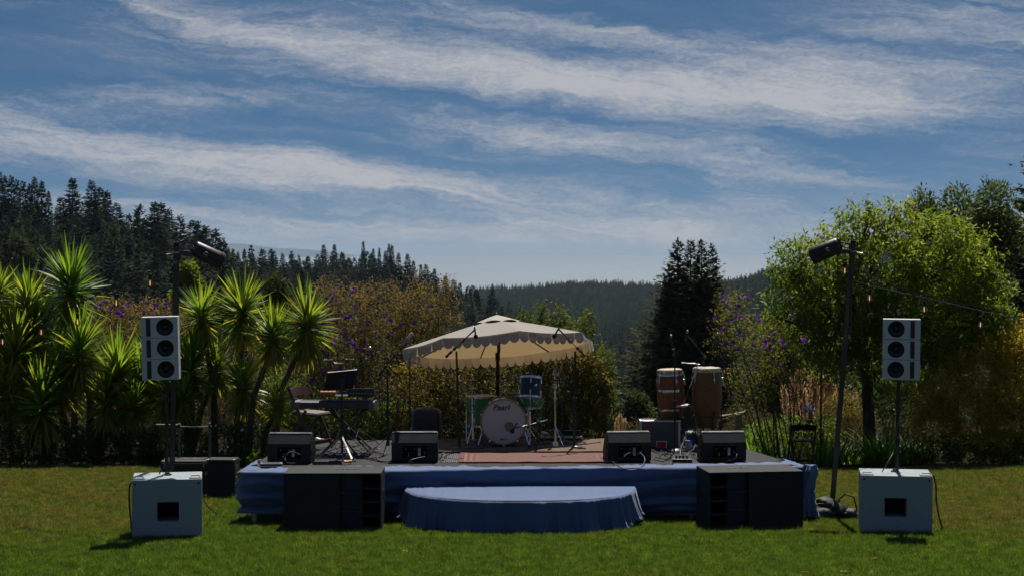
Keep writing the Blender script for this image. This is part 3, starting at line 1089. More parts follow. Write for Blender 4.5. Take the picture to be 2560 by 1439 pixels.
def foliage_np(seed, lobes, clusters, per, csz, L, asp, droop=0.2, out_bias=0.7, tipdir=0.7, lift=0.0, cvar=0.65, top=0.0, fold=0.22):
    """sprays of leaves at twig ends, the twig ends spread through the lobes of a crown"""
    r = np.random.default_rng(seed)
    cen = np.array([l[0] for l in lobes], float)
    rad = np.array([l[1] for l in lobes], float)
    w_ = np.prod(rad, 1) ** 0.7
    k = r.choice(len(lobes), clusters, p=w_ / w_.sum())
    v = unit(r.normal(0, 1, (clusters, 3)))
    rr = r.random(clusters) ** (1 / 3.0)
    rr = (out_bias * (0.6 + 0.4 * rr) + (1 - out_bias) * rr) * r.uniform(0.8, 1.15, clusters)
    C = cen[k] + v * rad[k] * rr[:, None]
    ax = unit(v * tipdir + r.normal(0, 0.5, (clusters, 3)) + np.array([0, 0, lift]))
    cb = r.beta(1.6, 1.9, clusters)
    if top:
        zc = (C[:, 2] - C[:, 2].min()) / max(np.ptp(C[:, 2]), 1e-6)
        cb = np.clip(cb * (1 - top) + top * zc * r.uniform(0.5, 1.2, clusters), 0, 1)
    n = clusters * per
    ci = np.repeat(np.arange(clusters), per)
    t = np.tile(np.linspace(0, 1, per), clusters)
    P = C[ci] + ax[ci] * ((t - 0.5) * 2 * csz)[:, None] + r.normal(0, csz * 0.28, (n, 3))
    D = ax[ci] * 0.6 + unit(r.normal(0, 1, (n, 3))) * 0.9
    D[:, 2] -= droop
    nr = r.normal(0, 0.6, (n, 3)) + np.array([0, 0, 0.9])
    LL = L * r.uniform(0.6, 1.3, n)
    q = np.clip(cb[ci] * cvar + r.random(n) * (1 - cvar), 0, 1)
    return leaves_np(P, D, nr, LL, LL * asp * r.uniform(0.8, 1.2, n), q, fold=fold), C


def lobes_from_px(spec, base, depf=1.0):
    res = []
    for l in spec:
        px, py, rx, ry, d = l[:5]
        s = d / F
        dep = l[5] if len(l) > 5 else 0.5 * (rx + ry) * s * depf
        p = W(px, py, d)
        res.append(((p.x - base[0], p.y - base[1], p.z - base[2]), (rx * s, dep, ry * s)))
    return res


FLOWER = {}


def flower_mesh(kind, mat, r_, n=5):
    if kind in FLOWER:
        return FLOWER[kind]
    r = np.random.default_rng(3)
    a = np.linspace(0, 2 * PI, n, endpoint=False)
    d = np.stack([np.cos(a), np.sin(a), np.full(n, 0.22)], 1)
    nr = np.tile([[0, 0, 1.0]], (n, 1))
    c_, f_, q_ = leaves_np(np.zeros((n, 3)), d, nr, np.full(n, r_), np.full(n, r_ * (0.95 if n < 8 else 0.35)), r.uniform(0, 1, n), fold=0.12, tip=0.42)
    FLOWER[kind] = np_mesh('flower_' + kind, c_, f_, mat, q_)
    return FLOWER[kind]


def shrub(name, label, cat, base_px, base_d, spec, mat, seed, clusters, per, csz, L, asp, droop=0.1, stems=10, stem_mat='twig', stem_r=0.012, group=None, flowers=0, fl_top=0.0, cvar=0.65, top=0.0, out_bias=0.7, bark_parts='stem', lift=0.2, trunk=None, depf=1.0):
    x = X(base_px, base_d)
    base = (x, base_d, lz(x, base_d))
    t = thing(name, label, cat, base, 0, group)
    lobes = lobes_from_px(spec, base, depf)
    (c_, f_, q_), C = foliage_np(seed, lobes, clusters, per, csz, L, asp, droop, out_bias, cvar=cvar, top=top, lift=lift)
    zmin = -0.02
    c_[:, 2] = np.maximum(c_[:, 2], zmin + 0.02 * np.random.default_rng(seed).random(len(c_)))
    obj('foliage' if cat != 'tree' else 'crown', np_mesh('foliage', c_, f_, mat, q_), t)
    r = random.Random(seed)
    mb = MB()
    if trunk:
        pts = [W(a, b, d_) - Vector(base) for a, b, d_ in trunk[0]]
        pts[0] = Vector((pts[0].x, pts[0].y, -0.1))
        nn = len(pts)
        mb.tube(pts, [trunk[1] * (1 - 0.45 * i / (nn - 1)) for i in range(nn)], 10)
        for l in lobes:
            k = r.randrange(max(1, nn // 2), nn)
            s0 = pts[k]
            e = Vector(l[0])
            midp = s0.lerp(e, 0.5) + Vector((r.uniform(-.1, .1), r.uniform(-.1, .1), r.uniform(0.0, 0.15)))
            mb.tube([s0, midp, e], [trunk[1] * 0.42, trunk[1] * 0.28, trunk[1] * 0.12], 6)
            for _ in range(4):
                e2 = e + Vector([r.uniform(-1, 1) * q for q in l[1]]) * 0.9
                mb.tube([midp.lerp(e, r.random()), e2.lerp(e, 0.4) + Vector((0, 0, 0.05)), e2], [trunk[1] * 0.13, trunk[1] * 0.09, 0.004], 5)
    for i in range(stems):
        c0 = C[r.randrange(len(C))]
        b0 = Vector((c0[0] * 0.35 + r.uniform(-.12, .12), c0[1] * 0.35 + r.uniform(-.08, .08), -0.08))
        e = Vector(c0)
        md = b0.lerp(e, 0.5) + Vector((r.uniform(-.12, .12), r.uniform(-.12, .12), 0.1))
        mb.tube([b0, md, e], [stem_r, stem_r * 0.7, stem_r * 0.3], 5)
    if mb.v:
        mb.build('trunk' if trunk else 'stem', stem_mat, t, 60, fix=False)
    if flowers:
        fm = flower_mesh('princess', 'purple_petal', 0.046, 5)
        cy = C[:, 1] - C[:, 1].mean()
        cand = np.argsort(cy - fl_top * C[:, 2] + np.random.default_rng(seed + 1).normal(0, 0.35, len(C)))[:flowers]
        for i in cand:
            o = obj('flower', fm, t, loc=(C[i][0] + r.uniform(-.05, .05), C[i][1] - r.uniform(0.03, 0.12), C[i][2] + r.uniform(0, 0.08)))
            o.rotation_euler = (r.uniform(0.7, 1.7), r.uniform(-0.5, 0.5), r.uniform(-0.9, 0.9))
            s = r.uniform(0.7, 1.2)
            o.scale = (s, s, s)
    return t


# ------------------------------------------------------------------ yuccas
def rosette_np(seed, rad, n=170, skirt=0.0, dark=0.0):
    r = np.random.default_rng(seed)
    el = np.arcsin(np.clip(r.uniform(-0.72 - 0.2 * skirt, 1.0, n), -1, 1))
    a = r.uniform(0, 2 * PI, n)
    d = np.stack([np.cos(el) * np.cos(a), np.cos(el) * np.sin(a), np.sin(el)], 1)
    d[:, 2] += 0.10
    base = np.stack([0.03 * np.cos(a), 0.03 * np.sin(a), -0.16 * rad / 0.5 + 0.34 * rad * np.sin(el)], 1)
    nrm = np.stack([-np.cos(a) * np.sin(el), -np.sin(a) * np.sin(el), np.cos(el)], 1) + r.normal(0, 0.25, (n, 3))
    L = rad * r.uniform(0.68, 1.14, n) * (0.95 + 0.12 * np.maximum(np.sin(el), 0))
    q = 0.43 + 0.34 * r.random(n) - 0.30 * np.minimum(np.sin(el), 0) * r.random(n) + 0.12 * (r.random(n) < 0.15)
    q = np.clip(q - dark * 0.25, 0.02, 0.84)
    parts = [blades_np(base, d, nrm, L, rad * 0.072 * r.uniform(0.7, 1.2, n), q, np.clip(r.normal(0.22, 0.22, n), 0.0, 1.0) + 0.35 * (el < 0.1) * r.random(n), seg=4)]
    if skirt:
        k = int(60 * skirt)
        a = r.uniform(0, 2 * PI, k)
        z0 = -rad * r.uniform(0.15, 0.75, k)
        b = np.stack([0.04 * np.cos(a), 0.04 * np.sin(a), z0], 1)
        d = np.stack([np.cos(a) * 0.45, np.sin(a) * 0.45, -np.ones(k)], 1)
        nr = np.stack([np.cos(a), np.sin(a), np.full(k, 0.4)], 1)
        parts.append(blades_np(b, d, nr, rad * r.uniform(0.5, 0.9, k), np.full(k, rad * 0.06), r.uniform(0.84, 1.0, k), 0.3, seg=4))
    return join_np(parts)


YUCCA = [
    ('broad yucca with several spiky heads, farthest of all from the stage', (40, 30.9), [(-5, 725, 80, 30.8, 0), (68, 748, 85, 30.6, 0), (38, 868, 95, 30.2, 0.3), (-20, 840, 80, 30.5, 0), (20, 960, 80, 30.0, 0.2)]),
    ('tall yucca with the highest spiky head, dark hanging leaves below it', (185, 31.2), [(176, 702, 95, 31.2, 0.8), (88, 808, 85, 30.6, 0), (150, 925, 85, 30.4, 0.2)]),
    ('bushy yucca with many low green heads beside the speaker stack on its pole', (235, 30.6), [(200, 862, 105, 30.3, 0.3), (292, 915, 95, 30.2, 0), (350, 940, 90, 30.5, 0), (262, 985, 80, 29.9, 0.2), (385, 890, 80, 30.9, 0), (330, 1000, 70, 30.0, 0.1)]),
    ('single low yucca rosette nearest the lawn, bright yellow-green', (108, 29.9), [(104, 990, 95, 29.8, 0)]),
    ('yucca with a brown skirt of dead leaves under its single head, behind the spotlight pole', (545, 30.7), [(505, 772, 75, 30.6, 1.6)]),
    ('low dark green yucca with crowded heads between speaker stack and stage', (470, 30.4), [(478, 905, 92, 30.3, 0.3), (420, 965, 80, 30.2, 0.2), (540, 905, 65, 30.9, 0.2), (455, 985, 70, 30.0, 0.1)]),
    ('yucca with one high head above the slope and a yellow head below', (600, 30.6), [(607, 762, 85, 30.8, 0.5), (608, 948, 78, 30.2, 0.6)]),
    ('slender yucca with a bent bare trunk and yellow drooping leaves', (625, 30.1), [(680, 822, 78, 30.1, 0.5)]),
    ('leaning yucca above the wooden chair with a dead-leaf skirt', (668, 30.3), [(766, 790, 82, 30.4, 1.2), (692, 1002, 50, 29.9, 0)]),
]
for yi, (lab, (bpx, bd), heads) in enumerate(YUCCA):
    bx = X(bpx, bd)
    base = Vector((bx, bd, lz(bx, bd)))
    t = thing('yucca_plant', lab, 'yucca', base, 0, 'yuccas in the garden bed')
    for hi, (px, py, rpx, d, sk) in enumerate(heads):
        rad = rpx * 1.08 * d / F
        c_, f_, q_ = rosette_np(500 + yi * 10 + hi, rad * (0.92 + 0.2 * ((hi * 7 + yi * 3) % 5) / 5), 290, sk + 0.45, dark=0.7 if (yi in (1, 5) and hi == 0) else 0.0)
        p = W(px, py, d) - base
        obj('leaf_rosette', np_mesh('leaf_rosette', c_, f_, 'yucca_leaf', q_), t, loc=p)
        r = random.Random(yi * 7 + hi)
        mb = MB()
        b0 = Vector((r.uniform(-.08, .08), r.uniform(-.05, .05), -0.05))
        bend = Vector((p.x * 0.35 + r.uniform(-.1, .1), p.y * 0.5, p.z * 0.5))
        q2 = Vector((p.x * 0.9, p.y, p.z * 0.82))
        mb.tube([b0, b0.lerp(bend, 0.5), bend, bend.lerp(q2, 0.6) , q2, p - Vector((0, 0, rad * 0.15))], [0.075, 0.06, 0.052, 0.045, 0.04, 0.03], 8)
        mb.build('trunk', 'grey_bark', t, 60, fix=False)

# ------------------------------------------------------------------ flowering shrubs
shrub('princess_flower_bush', 'purple flowered shrub with rusty leaves between yuccas and spotlight pole', 'shrub', 345, 33.0,
      [(270, 790, 70, 50, 33), (340, 800, 80, 60, 33), (410, 800, 70, 50, 33), (330, 870, 100, 60, 33), (450, 830, 60, 60, 33.3)], 'princess_leaf', 601, 900, 13, 0.10, 0.05, 0.42, stems=30, flowers=55, fl_top=0.7, top=0.25)
shrub('princess_flower_bush', 'largest purple flowered shrub, spreading rusty red behind the music stand', 'shrub', 930, 33.2,
      [(800, 790, 75, 75, 33), (880, 770, 80, 70, 33), (960, 770, 80, 70, 33.2), (1040, 785, 75, 75, 33.3), (1100, 800, 60, 70, 33.4), (850, 880, 110, 80, 32.6), (960, 880, 110, 90, 32.8), (1060, 880, 90, 80, 33),
       (840, 980, 90, 80, 32.4), (760, 930, 55, 60, 32.8), (1110, 730, 25, 45, 33.5), (1050, 715, 22, 40, 33.4), (820, 730, 30, 45, 33)], 'princess_leaf', 602, 2400, 13, 0.11, 0.05, 0.42, stems=110, flowers=95, fl_top=0.5, top=0.2)
shrub('princess_flower_bush', 'loose purple flowered shrub with green leaves under the leafy tree', 'shrub', 1985, 29.7,
      [(1830, 790, 55, 50, 29.4), (1880, 850, 80, 60, 29.4), (1950, 880, 80, 70, 29.6), (1840, 760, 30, 40, 29.3), (1900, 940, 90, 60, 29.6), (2020, 930, 70, 70, 29.8), (1850, 990, 40, 50, 29.4), (1950, 1000, 60, 40, 29.7), (1800, 860, 40, 35, 29.2)],
      'princess_green', 603, 620, 11, 0.12, 0.055, 0.40, stems=20, stem_r=0.013, flowers=46, fl_top=0.2, out_bias=0.6)

# ------------------------------------------------------------------ hedge behind the stage, golden hedge at the side
shrub('silverberry_hedge', 'bronze and gold leaved hedge behind the drum kit under the parasol', 'hedge', 1290, 31.0,
      [(1060, 960, 90, 70, 31.2), (1160, 940, 100, 80, 31), (1270, 940, 110, 80, 31), (1390, 930, 100, 80, 31), (1470, 960, 60, 80, 31), (1080, 1060, 100, 70, 30.7), (1200, 1050, 110, 80, 30.6), (1330, 1050, 110, 80, 30.6), (1440, 1050, 80, 80, 30.7),
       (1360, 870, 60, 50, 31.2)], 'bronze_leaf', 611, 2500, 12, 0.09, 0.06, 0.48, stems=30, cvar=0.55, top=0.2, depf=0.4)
shrub('green_corner_shrub', 'fresh green shrub at the hedge end with upright shoots above the parasol', 'shrub', 1470, 31.8,
      [(1380, 830, 50, 40, 32), (1450, 850, 45, 60, 31.8), (1490, 920, 40, 70, 31.5), (1505, 1000, 35, 60, 31.3), (1350, 790, 14, 45, 32.2), (1400, 800, 20, 35, 32.2), (1470, 810, 20, 40, 32), (1310, 800, 30, 25, 32.2), (1520, 950, 20, 50, 31.4)],
      'corner_leaf', 612, 850, 12, 0.09, 0.055, 0.5, stems=26, out_bias=0.6)
shrub('golden_hedge', 'large gold variegated hedge beside the lawn behind the speaker on its pole', 'hedge', 2520, 30.6,
      [(2370, 960, 70, 80, 30.5), (2450, 930, 90, 80, 30.5), (2550, 920, 90, 90, 30.5), (2650, 930, 90, 100, 30.6), (2340, 1060, 70, 70, 30.2), (2430, 1050, 90, 80, 30.1), (2540, 1050, 100, 90, 30), (2650, 1060, 100, 90, 30),
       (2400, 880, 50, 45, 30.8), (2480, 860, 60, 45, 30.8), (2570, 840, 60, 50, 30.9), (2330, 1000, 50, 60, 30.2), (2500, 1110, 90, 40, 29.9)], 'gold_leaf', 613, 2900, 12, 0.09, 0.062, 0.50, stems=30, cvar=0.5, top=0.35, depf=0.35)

# ------------------------------------------------------------------ leafy tree at the side, dark trees behind it
shrub('ash_tree', 'broad leafy tree with yellow-green top behind the leaning spotlight pole', 'tree', 2178, 31.0,
      [(2150, 580, 75, 55, 31), (2320, 590, 110, 65, 31.2), (2060, 650, 100, 75, 30.8), (2200, 670, 130, 85, 30.8), (2350, 690, 130, 85, 31), (2000, 740, 75, 75, 30.8), (2110, 770, 120, 75, 30.5), (2420, 640, 75, 70, 31.3), (2460, 740, 75, 75, 31.2),
       (2260, 790, 120, 65, 30.5), (1965, 670, 45, 55, 31), (2030, 840, 75, 45, 30.6), (2390, 800, 90, 60, 31), (2170, 860, 90, 40, 30.8), (2240, 530, 40, 30, 31.2), (1940, 790, 35, 40, 30.9), (2100, 880, 80, 40, 30.6), (2330, 850, 80, 50, 30.7), (2250, 900, 60, 40, 30.9), (2170, 540, 40, 30, 31), (2480, 820, 60, 60, 31.2), (2060, 910, 60, 35, 30.7), (2310, 910, 70, 40, 30.8), (2400, 870, 60, 45, 31), (2200, 950, 55, 35, 30.9)],
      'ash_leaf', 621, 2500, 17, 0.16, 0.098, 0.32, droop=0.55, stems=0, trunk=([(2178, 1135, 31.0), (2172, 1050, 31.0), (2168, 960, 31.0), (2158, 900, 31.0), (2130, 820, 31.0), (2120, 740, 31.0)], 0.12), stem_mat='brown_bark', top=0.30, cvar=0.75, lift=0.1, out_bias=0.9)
for i, (px, pt, pb, d, w, nn, lab) in enumerate([(2310, 474, 800, 47, 190, 8000, 'dark small-leaved tree rising behind the leafy tree, nearest the sky gap'), (2390, 458, 820, 48, 220, 9500, 'dark small-leaved tree with a pointed top, middle of those behind the leafy tree'),
                                          (2485, 452, 830, 46, 230, 9500, 'dark small-leaved tree with bare upright twigs at its top')]):
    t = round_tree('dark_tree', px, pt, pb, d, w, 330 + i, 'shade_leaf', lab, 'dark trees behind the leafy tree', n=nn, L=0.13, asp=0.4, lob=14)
c_, f_, q_ = conifer_np(340, 14, 3.6, 0.05, 0.42, 9, 0.28, 0.85, power=0.7, ragged=0.35)
p = W(2585, 372, 60)
t = thing('conifer_tree', 'dark conifer cut by the frame edge above the golden hedge', 'tree', (p.x, 60, p.z - 14))
obj('crown', np_mesh('crown', c_, f_, 'conifer_needles', q_), t)
obj('trunk', trunk_mesh('trunk', 14, 0.25, 'conifer_bark', 9), t)

# ------------------------------------------------------------------ brush and border plants
BR = [
    ('dry brown thicket of stems behind the yucca trunks', 640, 32.6, [(600, 900, 70, 70, 33), (680, 930, 60, 80, 33), (590, 1000, 80, 70, 32.5), (520, 980, 60, 70, 32.8), (700, 1030, 70, 60, 32.3)], 'dry_leaf', 900, 8, 0.10, 0.06, 0.22, 90),
    ('olive thicket of fine leaves behind the wooden chair and keyboard', 800, 31.6, [(740, 1010, 60, 60, 31.6), (820, 1030, 70, 60, 31.6), (900, 1040, 70, 60, 31.6), (980, 1050, 60, 60, 31.6), (700, 960, 40, 60, 31.9)], 'lime_leaf', 850, 9, 0.09, 0.05, 0.4, 50),
    ('tangle of dry twigs behind the microphone stand at the hedge', 1000, 31.2, [(960, 1000, 60, 70, 31.6), (1020, 1000, 50, 70, 31.5)], 'dry_leaf', 260, 8, 0.09, 0.05, 0.25, 60),
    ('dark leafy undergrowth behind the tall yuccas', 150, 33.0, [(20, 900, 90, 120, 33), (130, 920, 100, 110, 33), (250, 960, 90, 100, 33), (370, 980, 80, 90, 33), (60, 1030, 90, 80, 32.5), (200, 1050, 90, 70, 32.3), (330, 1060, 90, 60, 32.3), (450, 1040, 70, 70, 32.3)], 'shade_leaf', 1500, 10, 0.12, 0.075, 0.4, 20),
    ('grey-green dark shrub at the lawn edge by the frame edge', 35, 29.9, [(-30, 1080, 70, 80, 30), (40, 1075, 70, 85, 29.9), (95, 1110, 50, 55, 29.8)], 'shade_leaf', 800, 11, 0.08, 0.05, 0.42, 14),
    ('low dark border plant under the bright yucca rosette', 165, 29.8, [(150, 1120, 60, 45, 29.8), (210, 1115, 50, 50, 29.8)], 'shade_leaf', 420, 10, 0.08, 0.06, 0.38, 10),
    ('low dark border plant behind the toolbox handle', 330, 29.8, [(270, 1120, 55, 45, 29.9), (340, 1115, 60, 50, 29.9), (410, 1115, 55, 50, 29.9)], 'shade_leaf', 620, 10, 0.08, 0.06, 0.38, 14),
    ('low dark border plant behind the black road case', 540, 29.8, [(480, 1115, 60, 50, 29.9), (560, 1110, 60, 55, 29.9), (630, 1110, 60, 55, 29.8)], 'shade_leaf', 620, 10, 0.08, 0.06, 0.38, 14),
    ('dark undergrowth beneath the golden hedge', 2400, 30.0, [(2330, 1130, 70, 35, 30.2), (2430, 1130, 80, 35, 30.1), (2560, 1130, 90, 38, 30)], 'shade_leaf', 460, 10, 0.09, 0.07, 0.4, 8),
    ('yellow-green ground cover around the wooden chair on the lawn edge', 1960, 30.0, [(1900, 1100, 60, 40, 30.3), (1970, 1090, 60, 50, 30.4), (2020, 1110, 50, 40, 30.2), (2060, 1080, 40, 50, 30.6)], 'lime_leaf', 480, 10, 0.09, 0.06, 0.35, 10),
    ('round brownish shrub between pampas plumes and leafy tree trunk', 2130, 31.4, [(2110, 1020, 50, 45, 31.5), (2140, 1060, 50, 45, 31.4), (2090, 1070, 45, 40, 31.4)], 'bronze_leaf', 520, 10, 0.07, 0.04, 0.45, 14),
    ('dark thicket below the leafy tree beside its trunk', 2250, 32.5, [(2230, 930, 80, 60, 32.6), (2320, 960, 70, 70, 32.4), (2260, 1030, 80, 70, 32.3), (2100, 930, 50, 60, 32.8)], 'shade_leaf', 900, 11, 0.10, 0.06, 0.4, 20),
    ('dry grassy brush at the valley edge behind the conga drums', 1780, 34.0, [(1700, 1075, 80, 35, 34), (1800, 1060, 70, 40, 34), (1600, 1080, 60, 30, 34), (1880, 1050, 60, 40, 34)], 'dry_leaf', 520, 9, 0.10, 0.07, 0.2, 30),
]
for i, (lab, bp, bd, spec, mat, cl, per, csz, L, asp, st_) in enumerate(BR):
    shrub('garden_shrub', lab, 'shrub', bp, bd, spec, mat, 640 + i, cl, per, csz, L, asp, stems=st_, stem_r=0.008)


def strap_clump(px, d, n, L, seed, label, group, spread=0.28, rnd=(0.1, 0.95)):
    x = X(px, d)
    t = thing('strap_leaf_plant', label, 'plant', (x, d, lz(x, d)), 0, group)
    r = np.random.default_rng(seed)
    a = r.uniform(0, 2 * PI, n)
    rr = spread * np.sqrt(r.random(n))
    pos = np.stack([rr * np.cos(a), rr * np.sin(a), np.full(n, -0.03)], 1)
    a2 = a + r.normal(0, 0.5, n)
    out_ = r.uniform(0.15, 0.9, n)
    dd = np.stack([np.cos(a2) * out_, np.sin(a2) * out_, np.ones(n)], 1)
    nr = np.stack([-np.cos(a2), -np.sin(a2), np.full(n, 0.5)], 1)
    c_, f_, q_ = blades_np(pos, dd, nr, L * r.uniform(0.6, 1.2, n), r.uniform(0.028, 0.042, n), r.uniform(rnd[0], rnd[1], n), 1.5, seg=5)
    c_[:, 2] = np.maximum(c_[:, 2], -0.02)
    obj('leaves', np_mesh('leaves', c_, f_, 'strap_leaf', q_), t)
    return t


for i, (px, d, n, L, sp, lab) in enumerate([
    (1880, 30.2, 120, 0.85, 0.32, 'large clump of green strap leaves beside the stage corner, below the wooden rail'),
    (1815, 31.0, 80, 0.75, 0.28, 'strap-leaf clump partly hidden behind the second conga drum'),
    (1940, 30.6, 90, 0.62, 0.30, 'strap-leaf clump just beside the wooden chair on the stage side'),
    (2065, 29.8, 110, 0.72, 0.30, 'strap-leaf clump between wooden chair and leaning pole'),
    (2120, 30.3, 90, 0.66, 0.30, 'strap-leaf clump behind the foot of the leaning pole'),
    (2215, 30.1, 120, 0.85, 0.34, 'arching strap-leaf clump beside the leafy tree trunk'),
    (2290, 30.3, 100, 0.72, 0.30, 'shaded strap-leaf clump next to the golden hedge'),
    (385, 30.2, 90, 0.70, 0.30, 'bright strap-leaf clump behind the toolbox'),
    (470, 29.9, 70, 0.55, 0.26, 'strap-leaf clump behind the road case'),
    (610, 29.9, 60, 0.50, 0.22, 'small strap-leaf clump at the corner of the stage near the yuccas')]):
    strap_clump(px, d, n, L, 700 + i, lab, 'strap-leaf clumps along the bed', sp)


# pampas grass
def pampas(px, d, plumes, seed, label):
    x = X(px, d)
    base = Vector((x, d, lz(x, d)))
    t = thing('pampas_grass', label, 'grass', base)
    r = np.random.default_rng(seed)
    for (qx, qy, w, h) in plumes:
        p = W(qx, qy, d + r.uniform(-0.4, 0.4)) - base
        n = 240
        s = r.random(n)
        hh, ww = h * d / F, w * d / F
        wid = ww * 0.5 * np.sin(np.clip(s * 0.9 + 0.12, 0, 1) * PI) ** 0.7
        a = r.uniform(0, 6.28, n)
        lean = r.uniform(-0.12, 0.12)
        P = np.stack([wid * 0.5 * np.cos(a) + lean * s * hh, wid * 0.5 * np.sin(a), -hh * 0.5 + s * hh], 1)
        D = np.stack([np.cos(a) * 0.35, np.sin(a) * 0.35, np.ones(n)], 1)
        nr = np.stack([np.sin(a), np.cos(a), np.zeros(n)], 1)
        c_, f_, q_ = leaves_np(P, D, nr, np.full(n, hh * 0.22), np.full(n, ww * 0.10), r.random(n), 0.1)
        o = obj('plume', np_mesh('plume', c_, f_, 'plume', q_), t, loc=p)
        mb = MB().tube([Vector((r.uniform(-.1, .1), 0, 0)) - p, (0, 0, -hh * 0.4), (lean * hh, 0, hh * 0.3)], 0.007, 5)
        mb.build('stalk', 'twig', o, 0, fix=False)
    n = 160
    a = r.uniform(0, 6.28, n)
    pos = np.stack([0.25 * np.cos(a), 0.2 * np.sin(a), np.zeros(n)], 1)
    dd = np.stack([np.cos(a) * 0.4, np.sin(a) * 0.4, np.ones(n)], 1)
    c_, f_, q_ = blades_np(pos, dd, np.stack([np.sin(a), np.cos(a), np.full(n, .2)], 1), r.uniform(0.5, 1.0, n), np.full(n, 0.012), r.random(n), 1.4, seg=4)
    obj('leaves', np_mesh('leaves', c_, f_, 'dry_leaf', q_), t)


pampas(2030, 32.5, [(1965, 1010, 26, 80), (1985, 1000, 26, 95), (2005, 985, 30, 105), (2024, 965, 26, 90), (2040, 1000, 34, 110), (2060, 1005, 36, 115), (2080, 1008, 34, 110), (2095, 1020, 26, 90), (2010, 1030, 26, 70), (2140, 1005, 16, 60)], 801, 'stand of pale pampas plumes behind the wooden chair and thin pole')
pampas(1548, 33.5, [(1540, 1066, 14, 40), (1552, 1062, 16, 44), (1559, 1068, 12, 38)], 802, 'small tuft of pampas plumes between hedge end and stage monitor')

# agapanthus flower
x = X(2030, 30.6)
base = Vector((x, 30.6, lz(x, 30.6)))
t = thing('agapanthus_flower', 'single blue agapanthus flower head in front of the pampas plumes', 'flower', base)
p = W(2024, 1018, 30.4) - base
MB().tube([(0.1, 0, 0), (0.05, -0.05, p.z * 0.5), p], 0.008, 6).build('stalk', 'strap_leaf', t, 60, fix=False)
r = np.random.default_rng(5)
v = unit(r.normal(0, 1, (70, 3)))
c_, f_, q_ = leaves_np(np.array(p)[None, :] + v * 0.05, v, r.normal(0, 1, (70, 3)), np.full(70, 0.06), np.full(70, 0.022), r.random(70))
obj('flower_head', np_mesh('flower_head', c_, f_, 'blue_petal', q_), t)

# daisies in the border
for i, (px, py) in enumerate([(185, 1088), (198, 1078), (174, 1113), (345, 1107), (540, 1063), (586, 1078), (606, 1074), (553, 1121)]):
    d = 29.4
    p = W(px, py, d)
    g = lz(p.x, d)
    t = thing('daisy', 'white daisy rising from the dark border below the yuccas', 'flower', (p.x, d, g), 0, 'daisies in the border')
    MB().tube([(0.03, 0.05, 0), (0, 0.02, (p.z - g) * 0.6), (0, 0, p.z - g)], 0.005, 5).build('stalk', 'strap_leaf', t, 60, fix=False)
    fo_ = obj('flower', flower_mesh('daisy', 'white_petal', 0.036, 12), t, loc=(0, -0.01, p.z - g))
    fo_.rotation_euler = (1.0, 0, i)
    MB().lathe([(0.001, 0), (0.011, 0.003), (0.008, 0.012), (0.001, 0.014)], 8).build('eye', 'daisy_eye', fo_)

# ================================================================== STAGE
simple('deck_black', (0.042, 0.042, 0.045), 0.85, spec=0.12, vary=0.3, scale=9, bump_s=0.2, bump_scale=120)
simple('black_plastic', (0.018, 0.018, 0.020), 0.42, spec=0.5, vary=0.2, bump_s=0.15, bump_scale=220)
simple('black_metal', (0.016, 0.016, 0.018), 0.38, spec=0.5, vary=0.25, scale=12)
simple('black_rubber', (0.014, 0.014, 0.014), 0.7, spec=0.3)
simple('black_texture_paint', (0.030, 0.033, 0.034), 0.65, spec=0.15, vary=0.25, bump_s=0.5, bump_scale=260)
simple('dark_hole', (0.004, 0.004, 0.004), 0.9, spec=0.1)
simple('chrome', (0.62, 0.63, 0.65), 0.2, metal=1.0, vary=0.05)
simple('aluminium', (0.55, 0.56, 0.57), 0.38, metal=1.0, vary=0.1)
simple('steel_dull', (0.35, 0.35, 0.36), 0.4, metal=1.0, vary=0.15)
simple('grey_paint', (0.30, 0.345, 0.365), 0.5, spec=0.25, vary=0.05, scale=3, bump_s=0.06, bump_scale=180)
simple('pale_grey_paint', (0.53, 0.53, 0.55), 0.5, spec=0.25, vary=0.04, scale=3)
simple('slot_grey', (0.10, 0.11, 0.12), 0.6)
simple('white_print', (0.70, 0.70, 0.68), 0.6, vary=0.05)
simple('blue_connector', (0.03, 0.10, 0.42), 0.4)
simple('yellow_plug', (0.45, 0.33, 0.05), 0.5)
simple('yellow_latch', (0.55, 0.33, 0.02), 0.45)
simple('red_plastic', (0.40, 0.02, 0.03), 0.4)
simple('orange_plastic', (0.42, 0.12, 0.03), 0.45)
simple('cable_black', (0.014, 0.014, 0.015), 0.45)
simple('cable_grey', (0.075, 0.072, 0.066), 0.55, spec=0.2)
simple('brown_wood', (0.070, 0.030, 0.018), 0.35, spec=0.4, vary=0.35, scale=14)
simple('dark_wood', (0.040, 0.024, 0.017), 0.4, spec=0.4, vary=0.3, scale=14)
simple('grey_wood', (0.16, 0.14, 0.105), 0.85, vary=0.35, scale=9)
simple('white_leg', (0.55, 0.53, 0.46), 0.5, vary=0.1)

# draped cloth
m, nt = new_mat('blue_cloth')
co_ = nt.n('ShaderNodeTexCoord').outputs['Object']
wv = nt.noise(co_, 420.0, 2, 0.5)
nz = nt.noise(co_, 2.5, 4, 0.6)
c = nt.mix(nz, (0.062, 0.104, 0.220, 1), (0.086, 0.136, 0.270, 1))
out(nt, bsdf(nt, c, 0.72, 0, 0.25, bump(nt, wv, 0.12, 0.002), Sheen_Weight=0.25, Sheen_Roughness=0.4))

FL, FR = Vector((-3.13, 19.90)), Vector((3.46, 20.42))
BL, BR_ = Vector((-2.95, 23.2)), Vector((2.75, 23.3))


def deckpt(u, v):
    a, b = FL.lerp(FR, u), BL.lerp(BR_, u)
    return a.lerp(b, v)


